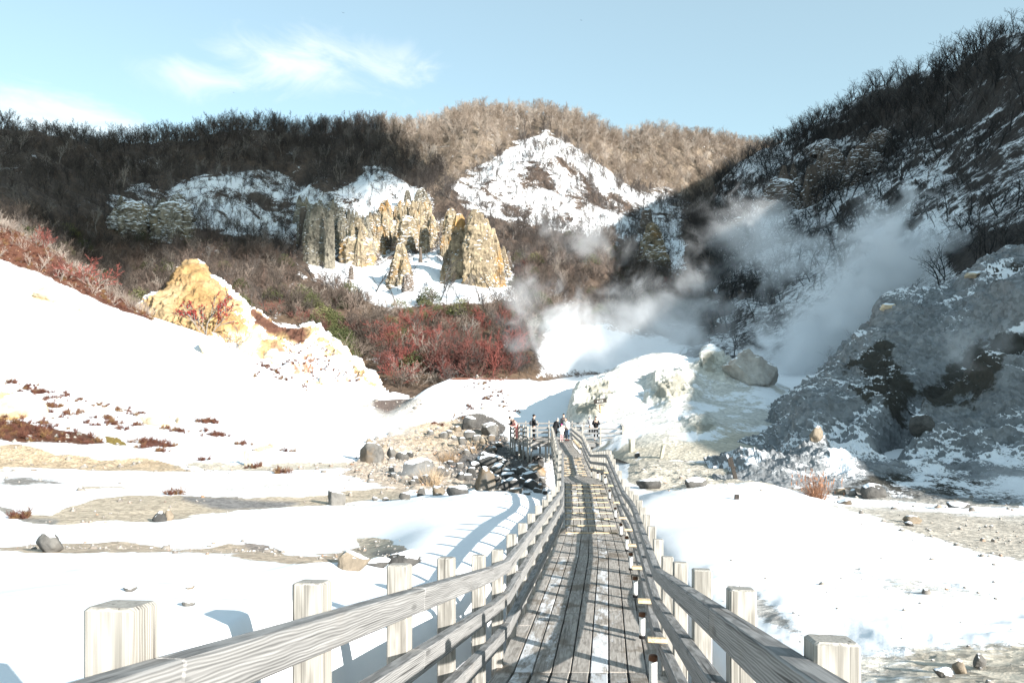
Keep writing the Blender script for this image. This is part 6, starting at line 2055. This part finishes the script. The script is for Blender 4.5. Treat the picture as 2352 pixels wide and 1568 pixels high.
# understory: shrubs on the lower slopes of the far hill
def dens_low(U, V):
    d_ = in_poly(U, V, [(-50, 480), (300, 560), (560, 560), (700, 640), (900, 715), (1180, 695), (1200, 560), (1400, 560), (1560, 640), (1620, 720), (1560, 745), (1260, 735), (1230, 850), (1190, 870), (880, 890), (700, 770), (560, 700), (340, 740), (-50, 600)], 15)
    d_ *= 1 - .97 * in_poly(U, V, SNOWLO, 10)
    return d_
pl = sample_layer(far, 1700, dens_low, rng)
hl = rng.uniform(1.5, 3.6, len(pl))
ul = CU + pl[:, 0] / pl[:, 1] * F; vl = CV - pl[:, 2] / pl[:, 1] * F
redz = 1.2 * in_poly(ul, vl, [(860, 790), (1000, 730), (1190, 730), (1200, 860), (900, 890)], 20) + .16 * in_poly(ul, vl, [(560, 640), (860, 740), (900, 850), (620, 760)], 25) + .03 * in_poly(ul, vl, [(1150, 560), (1560, 640), (1560, 740), (1190, 720)], 30)
isred = rng.random(len(pl)) < redz * .34
grz = in_poly(ul, vl, [(690, 680), (780, 760), (860, 850), (830, 850), (740, 790)], 16) + in_poly(ul, vl, [(880, 712), (960, 690), (1100, 690), (1110, 720), (960, 740)], 10)
isgr = (rng.random(len(pl)) < np.maximum(grz * .9, .07)) & ~isred
def shrubs(name, mask, key, label, one, group, cat='shrub', hs=1.0, single=24):
    idx = [i for i in np.nonzero(mask)[0]]
    idx.sort(key=lambda i: pl[i, 1])
    big = []
    for i in idx:
        if len(big) >= single: break
        if -20 < ul[i] < 2370 and visible(pl[i], hl[i]): big.append(i)
    protos = []
    for n_, i in enumerate(big):
        pr = PROTO[key][n_ % len(PROTO[key])]
        o = obj(key, pr[0]); o.location = pl[i]; s = hl[i] * hs
        o.scale = (s * rng.uniform(.9, 1.2), s * rng.uniform(.9, 1.2), s); o.rotation_euler = (0, 0, rng.uniform(0, 6.28))
        tag(o, one, cat, group)
        if n_ < len(PROTO[key]): protos.append(o)
    idx = [i for i in idx if i not in set(big)]
    scatter(name, pl[idx], protos, 1, 1, label, rng, sizes=hl[idx] * hs)
shrubs('undergrowth', ~isred & ~isgr, 'bare_shrub', 'brown-grey bare undergrowth filling the lower slopes of the far hill', 'bare brown-grey shrub at the foot of the far hill', 'bare shrubs at the foot of the far hill')
shrubs('red_undergrowth', isred, 'red_shrub', 'red-twigged undergrowth mixed through the lower slopes', 'red-twigged shrub at the foot of the far hill', 'red shrubs at the foot of the far hill', single=30, hs=1.05)
shrubs('bamboo_undergrowth', isgr, 'bamboo_bush', 'dark green dwarf bamboo between the shrubs of the lower slope', 'dark green dwarf bamboo clump on the lower slope', 'bamboo clumps on the lower slope', hs=.75, single=12)
# the big red bushes on the bank behind the snow hill
for i, (u, vb, hp_) in enumerate([(1010, 858, 78), (1040, 868, 92), (1065, 866, 96), (1105, 858, 84), (1130, 862, 88), (1160, 860, 66), (1185, 856, 56), (985, 862, 60), (895, 862, 62), (915, 880, 66), (1085, 838, 66)]):
    p, n_ = ray(u, vb, [ground, far])
    h = hp_ * p.y / F
    o = empty('red_bush', p)
    pr = PROTO['red_shrub'][i % 4]
    obj('trunk', pr[1], o); obj('crown', pr[2], o)
    o.scale = (h * 1.05, h * 1.05, h); o.rotation_euler = (0, 0, i * 1.7)
    tag(o, 'big red-twigged bush on the dark bank behind the snow hill', 'bush', 'red bushes on the dark bank')
# rowan with red berries in front of the ochre slope
def berry_tree(u, vb, hp_, label, berries=260):
    p, n_ = ray(u, vb, GROUND_LAYERS)
    h = hp_ * p.y / F
    rg = np.random.default_rng(31)
    random.seed(31)
    segs = branch_segments(rg, h, nb=7, lean=.30, levels=3, multi=4, twigs=.75, spread=.46, bare=.32, trunk_r=.020)
    o = empty('rowan_tree', p)
    for part, lv in (('trunk', (0, 1)), ('crown', (2, 3))):
        V, Q = segs_mesh(segs, .045, levels=lv)
        obj(part, fast_mesh(part, V, [Q], M['bark'], smooth=False), o)
    V, T = [], []
    tips = [s for s in segs if s[4] == 3]
    for k in rg.choice(len(tips), min(berries, len(tips)), replace=False):
        c = tips[k][1]
        for q in range(3):
            c2 = c + Vector(rg.normal(0, .06, 3)); r = .055; n = len(V)
            V += [c2 + Vector(d_) * r for d_ in ((1, 0, 0), (-1, 0, 0), (0, 1, 0), (0, -1, 0), (0, 0, 1), (0, 0, -1))]
            T += [(n + a, n + b, n + c_) for a, b, c_ in ((0, 2, 4), (2, 1, 4), (1, 3, 4), (3, 0, 4), (2, 0, 5), (1, 2, 5), (3, 1, 5), (0, 3, 5))]
    obj('berries', fast_mesh('berries', np.array([v[:] for v in V]), [np.array(T)], M['berry']), o)
    tag(o, label, 'tree')
berry_tree(474, 770, 104, 'rowan tree hung with red berries in front of the ochre slope', 420)
def one_shrub(key, u, vb, hp_, label, cat='shrub', name=None, wide=1.0, layers=None):
    p, n_ = ray(u, vb, layers or GROUND_LAYERS)
    h = hp_ * p.y / F
    o = empty(name or key, p); pr = PROTO[key][int(u) % len(PROTO[key])]
    obj('trunk', pr[1], o); obj('crown', pr[2], o)
    o.scale = (h * wide, h * wide, h); o.rotation_euler = (0, 0, u)
    return tag(o, label, cat)
one_shrub('bare_shrub', 536, 800, 58, 'leafless grey shrub fanning out of the snow right of the rowan', wide=1.2)
one_shrub('red_shrub', 100, 560, 44, 'red shrub rising on the crest of the red-brown bank at the left', wide=1.2)
one_shrub('red_shrub', 205, 655, 70, 'spreading red-berried shrub on the lower side of the red-brown bank', wide=1.1)
one_shrub('red_shrub', 140, 640, 50, 'smaller pinkish shrub beside the spreading one on the red-brown bank', wide=1.1)

# pale saplings and red heath on the left bank
BANK = [(-300, 430), (0, 512), (100, 558), (170, 608), (250, 664), (335, 722), (345, 735), (250, 700), (170, 662), (90, 628), (0, 598), (-300, 470)]
ps = sample_layer(ground, 330, lambda U, V: in_poly(U, V, BANK, 6), rng)
us_ = CU + ps[:, 0] / ps[:, 1] * F
order = [i for i in range(len(ps)) if us_[i] > -80]
protos = []
for k in range(36):
    i = order[k]
    h = rng.uniform(.9, 1.8)
    o = obj('sapling', PROTO['sapling'][k % 4][0]); o.location = ps[i]; o.scale = (h * .8, h * .8, h); o.rotation_euler = (0, 0, rng.uniform(0, 6))
    tag(o, 'pale whitish sapling sprouting from the red-brown bank at the left', 'sapling', 'pale saplings on the red-brown bank')
    if k < 4: protos.append(o)
scatter('brush', ps[order[36:]], protos, .8, 1.7, 'thicket of pale whippy brush over the red-brown bank', rng)
ph = sample_layer(ground, 1500, lambda U, V: in_poly(U, V, BANK, 6) + 1.6 * in_poly(U, V, c4([(-60, 565), (120, 560), (220, 590), (300, 600), (500, 640), (620, 690), (480, 700), (300, 688), (100, 688), (-60, 665)]), 6), rng)
# scattered small heather patches on the snow slope
pat = [c4([q])[0] for q in [(70, 345), (145, 378), (185, 362), (235, 400), (260, 395), (395, 412), (300, 430), (290, 480), (350, 480), (455, 448), (470, 505), (405, 525), (560, 475), (630, 478), (710, 503), (590, 550), (640, 550), (680, 585), (520, 575), (560, 590), (790, 590), (820, 520), (960, 610), (1020, 620), (1070, 628), (1190, 575), (1230, 570), (1270, 572), (1260, 650), (1300, 650), (1260, 165), (1545, 235), (1680, 225), (850, 690), (900, 685), (950, 690), (1000, 715), (845, 722), (950, 740), (1665, 870), (240, 575), (270, 580), (520, 690), (1490, 835), (1200, 795), (280, 510), (210, 395), (160, 375), (730, 610), (660, 575), (330, 545), (1180, 620), (1010, 995), (130, 1135), (1425, 700), (1700, 740)]]
pat += [(u, v) for (u, v) in [(640, 857), (655, 868), (620, 852), (700, 890), (720, 870), (735, 848), (752, 838), (690, 812), (680, 800), (668, 792), (705, 800), (745, 815), (770, 850), (775, 868), (800, 858), (815, 872), (660, 830), (690, 830), (630, 838), (612, 842), (1075, 890), (1130, 895), (1110, 880), (1150, 905), (1085, 935), (1160, 930), (1180, 945), (1000, 975), (1060, 960), (1120, 915), (590, 862)]]
big_tufts = []
tl_pts, tl_sz = [], []
for i, (u, v) in enumerate(pat):
    p, n_ = ray(u, v, GROUND_LAYERS)
    if p is None: continue
    k = p.y / F
    nn_ = int(rng.integers(5, 12))
    for q in range(nn_):
        x, y = p.x + rng.normal(0, 9 * k), p.y + rng.normal(0, 9 * k)
        z = drop(x, y, GROUND_LAYERS)
        if z is None: continue
        tl_pts.append((x, y, z)); tl_sz.append(rng.uniform(.14, .36))
heads = []
for k in range(30):
    o = obj('heather_tuft', PROTO['heather_tuft'][k % 3][0]); j = k * 11 % len(tl_pts)
    o.location = tl_pts[j]; s = tl_sz[j] * 1.15; o.scale = (s * 1.5, s * 1.5, s); o.rotation_euler = (0, 0, k)
    tag(o, 'low reddish heather tuft poking through the snow of the left slope', 'heather', 'heather tufts on the snow slope')
    if k < 3: heads.append(o)
rest = [j for j in range(len(tl_pts)) if j not in {k * 11 % len(tl_pts) for k in range(30)}]
allp = np.concatenate([np.array([tl_pts[j] for j in rest]), ph])
alls = np.concatenate([np.array([tl_sz[j] for j in rest]), rng.uniform(.22, .50, len(ph))])
scatter('heath', allp, heads, .2, .5, 'red-brown heath covering the bank and dotting the snow slope', rng, sizes=alls, tilt=.15)

# grass tufts
for (u, vb, h, n, spread, mt, lb, pl_) in [
        (1875, 1142, 62, 420, .55, 'redstraw', 'tall reddish dry grass tuft at the shadow edge right of the boardwalk', True),
        (985, 1112, 52, 420, .8, 'straw', 'bushy straw-coloured grass clump beside the biggest stream boulder', False),
        (1030, 1062, 40, 260, .8, 'straw', 'sparser straw-coloured grass clump farther up the stream', False),
        (1085, 1040, 44, 60, .7, 'straw', 'thin pale grass stalks beside the stream below the platform', True)]:
    p, n_ = ray(u, vb, GROUND_LAYERS)
    hh = h * p.y / F
    me = grass_mesh(int(u), n, hh, spread * hh * .7, M[mt], .007 * p.y / 30, pl_)
    o = obj('grass_tuft', me); o.location = p
    tag(o, lb, 'grass tuft')

# gravel and pebbles
stone_protos = []
for k in range(4):
    o = put_rock([742, 690, 1130, 1980][k], [1085, 1078, 1008, 1180][k], 14, 9, M['pebble'], 'fist-sized loose stone lying out on the gravel flats', 'loose stones on the gravel', name='pebble', sub=2, cat='stone')
    # unit-size mesh for the instances: scale is carried by the object
    sx = max(o.dimensions[:]) or .1
    me = o.data
    for v in me.vertices: v.co /= sx
    o.scale = (sx,) * 3
    stone_protos.append(o)
def dens_peb(U, V):
    d_ = np.zeros(U.shape)
    for (poly, amt, soft, c) in g_polys:
        if amt >= .6 and c not in (REDB, OCH, PALE) and c is not None:
            d_ = np.maximum(d_, in_poly(U, V, poly, soft) * .5)
    st_ = in_poly(U, V, [(780, 1092), (860, 1005), (1010, 965), (1100, 958), (1170, 1000), (1262, 1040), (1262, 1126), (1060, 1122), (960, 1134)], 16)
    d_ = np.maximum(d_, st_ * 2.2)
    d_ = np.maximum(d_, .10 * in_poly(U, V, [(500, 1010), (900, 980), (1260, 1100), (1000, 1140), (600, 1100)], 30))
    d_ = np.maximum(d_, .5 * in_poly(U, V, [(1440, 1050), (1700, 1060), (2352, 1110), (2352, 1170), (1900, 1150), (1740, 1110), (1500, 1130)], 10))
    d_ = np.maximum(d_, .12 * in_poly(U, V, [(1600, 1300), (2400, 1180), (2400, 1570), (1700, 1570)], 30))
    d_ = np.where(V > 1200, d_ * 5, d_)
    return d_ * ((U > -80) & (U < 2430))
pp = sample_layer(ground, 4200, dens_peb, rng)
sz = np.exp(rng.normal(0, .6, len(pp))) * np.clip(pp[:, 1] / 30, .35, 1.3) * .085
stn = scatter('pebbles', pp, stone_protos, 1, 1, 'loose pebbles and cobbles strewn over gravel and stream bed', rng, sizes=sz, tilt=.6)
stn['category'] = 'pebbles'
# ------------------------------------------------------------------ steam
def steam_mat(name, density, feat, cover, seed):
    m = bpy.data.materials.new(name); m.use_nodes = True
    nt = m.node_tree
    for n in list(nt.nodes):
        if n.type != 'OUTPUT_MATERIAL': nt.nodes.remove(n)
    out = [n for n in nt.nodes if n.type == 'OUTPUT_MATERIAL'][0]
    v = nt.nodes.new('ShaderNodeVolumePrincipled')
    v.inputs['Color'].default_value = (.97, .985, 1, 1)
    v.inputs['Anisotropy'].default_value = .1
    o = nt.nodes.new('ShaderNodeTexCoord').outputs['Object']
    ln = nt.nodes.new('ShaderNodeVectorMath'); ln.operation = 'LENGTH'
    nt.links.new(o, ln.inputs[0])
    fall = math_node(nt, 'SUBTRACT', 1.0, ln.outputs['Value'], clamp=True)
    mp = nt.nodes.new('ShaderNodeMapping'); mp.inputs['Location'].default_value = (seed * 9, seed * 17, -seed * 5)
    nt.links.new(pos(nt), mp.inputs[0])
    n1 = noise_tex(nt, mp.outputs[0], 1.25 / feat, 8, .62, 1.0)
    x = math_node(nt, 'ADD', math_node(nt, 'MULTIPLY', math_node(nt, 'SUBTRACT', n1, .5), 3.4), math_node(nt, 'MULTIPLY', fall, 1.25))
    dn = math_node(nt, 'MULTIPLY', smooth(nt, x, .45 - cover, 1.15 - cover), density)
    dn = math_node(nt, 'MULTIPLY', dn, smooth(nt, fall, 0.0, .22))
    nt.links.new(dn, v.inputs['Density'])
    nt.links.new(v.outputs[0], out.inputs['Volume'])
    m.cycles.volume_step_rate = 0.5
    return m
def steam(u, v, y, ru, rv, ry, density, label, feat=6.0, cover=0.0, tilt=0.0, seed=0.0):
    bm = bmesh.new(); bmesh.ops.create_icosphere(bm, subdivisions=3, radius=1.0)
    me = bpy.data.meshes.new('steam'); bm.to_mesh(me); bm.free()
    k = y / F
    me.materials.append(steam_mat('steam_vapour', density, feat, cover, seed))
    o = obj('steam', me)
    o.location = PT(u, v, y); o.scale = (ru * k, ry, rv * k); o.rotation_euler = (0, tilt, 0)
    tag(o, label, 'steam', None, 'stuff')
    return o
steam(1480, 800, 94, 330, 150, 10, .09, 'bright white steam bank rising behind the pale mound', 7, .12, seed=1.3)
steam(1540, 710, 98, 260, 150, 9, .09, 'upper billow of the white steam behind the pale mound', 7, .05, tilt=.25, seed=3.3)
steam(1300, 740, 88, 150, 150, 7, .16, 'white steam puff drifting in front of the red bushes', 6, .0, seed=7.1)
steam(1960, 720, 90, 280, 220, 10, .48, 'tall shaded steam plume in front of the dark right hill', 8, .08, tilt=-.5, seed=5.2)
steam(2040, 580, 92, 210, 180, 9, .48, 'rounded head of the shaded steam plume', 8, .08, seed=9.4)
steam(1860, 810, 88, 190, 120, 8, .5, 'foot of the shaded steam plume in the gap beside the craggy mound', 7, .10, seed=11.0)
steam(1740, 560, 112, 230, 170, 10, .16, 'thin steam veil drifting across the gully of the right hill', 8, .0, tilt=.4, seed=13.7)
steam(1195, 690, 84, 90, 190, 5, .10, 'thin upright steam wisp beside the red bushes', 5, -.02, tilt=.15, seed=2.2)
steam(1330, 570, 150, 190, 120, 10, .06, 'faint steam drifting over the brown shrubs of the far hill', 9, .0, seed=4.9)
steam(880, 970, 54, 140, 45, 3, .16, 'low steam wisp over the upper end of the stream', 3, .0, seed=6.6)
steam(1800, 1080, 37, 190, 60, 2, .30, 'ground steam creeping along the foot of the craggy mound', 2.5, -.04, seed=8.8)
steam(2210, 800, 43, 150, 130, 3, .14, 'thin steam over the gully of the craggy mound', 3.5, -.02, seed=10.1)
steam(2340, 1120, 30, 90, 80, 2.5, .22, 'small steam wisp at the right edge by the shadowed gravel', 2.2, -.02, seed=12.4)
steam(940, 1078, 34, 110, 34, 1.5, .22, 'tiny steam wisp between the stream boulders', 1.8, -.05, seed=14.9)

# ------------------------------------------------------------------ added cloud, unseen behind the camera, outlined to shade the left hill
wv = Vector((0, 0, 1)) - SUN * SUN.z; wv.normalize()
av = Vector((SUN.y, -SUN.x, 0)).normalized()
if av.x < 0: av = -av
edge = []
SHADE = [(0, 515), (100, 575), (200, 640), (330, 720), (400, 640), (440, 600), (500, 640), (580, 670), (680, 655), (745, 610), (800, 560), (850, 520), (905, 470), (960, 450), (1010, 425), (1050, 395), (1010, 360), (930, 330), (860, 300), (800, 285)]
for (u, v) in SHADE:
    p, n_ = ray(u, v, HILL_LAYERS)
    if p is not None: edge.append((p.dot(av), p.dot(wv)))
ea = np.array(edge)
poly = [tuple(e) for e in edge]
top = ea[:, 1].max() + 130
poly += [(ea[-1, 0] + 5, ea[-1, 1] + 40), (ea[-1, 0] - 30, top), (ea[0, 0] - 160, top), (ea[0, 0] - 180, ea[0, 1] + 5)]
DIST = 1500.0
c0 = np.mean(np.array(poly), 0)
gx = np.linspace(min(p[0] for p in poly) - 30, max(p[0] for p in poly) + 30, 90)
gy = np.linspace(min(p[1] for p in poly) - 30, max(p[1] for p in poly) + 30, 90)
GX, GY = np.meshgrid(gx, gy, indexing='ij')
sd = poly_sd(GX, GY, poly) + fbm(np.stack([GX, GY, 0 * GX], -1), 30, 4, .55, 5) * 6
V, Q = [], []
idx = {}
thick = np.sqrt(np.maximum(-sd, 0)) * 7
for s in (1, -1):
    for i in range(90):
        for j in range(90):
            if sd[i, j] < 0:
                idx[(s, i, j)] = len(V)
                V.append(av * GX[i, j] + wv * GY[i, j] + SUN * (DIST + s * thick[i, j]))
for s in (1, -1):
    for i in range(89):
        for j in range(89):
            q = [(s, i, j), (s, i + 1, j), (s, i + 1, j + 1), (s, i, j + 1)]
            if all(c in idx for c in q): Q.append(tuple(idx[c] for c in (q if s > 0 else q[::-1])))
cm = plain_mat('shade_cloud_white', (.85, .86, .88), 1.0, .02)
cloud = obj('cloud', fast_mesh('cloud', np.array([v[:] for v in V]), [np.array(Q)], cm))
tag(cloud, 'added unseen cloud high behind the viewer, shaped to shade the left hill', 'cloud', None, 'stuff')

# ------------------------------------------------------------------ birds
bmm = plain_mat('dark_feather', (.03, .03, .035), .8, .1)
for (u, v, y, lb) in [(788, 30, 160, 'tiny dark bird gliding near the top edge of the sky'), (537, 213, 160, 'tiny dark bird flying just below the white cloud'), (1335, 47, 170, 'tiny dark bird in the clear blue sky above the centre ridge')]:
    o = empty('bird', PT(u, v, y), .6); o.scale = (.45, .45, .45)
    tag(o, lb, 'bird')
    obj('body', skin_mesh('body', [[(0, -.22, 0, .02), (0, -.1, 0, .06), (0, .08, .0, .075), (0, .2, .03, .05), (0, .30, .02, .012)]], bmm), o)
    for s in (-1, 1):
        V = np.array([(0, .12, .03), (0, -.08, .03), (s * .35, .10, .12), (s * .35, -.10, .11), (s * .75, -.06, .05), (s * .72, -.14, .05), (0, .02, .06), (s * .35, .0, .14)])
        obj('wing', fast_mesh('wing', V, [np.array([(0, 2, 7, 6), (6, 7, 3, 1), (2, 4, 5, 7), (7, 5, 3, 3)])[:3], np.array([(7, 5, 3)])], bmm), o)
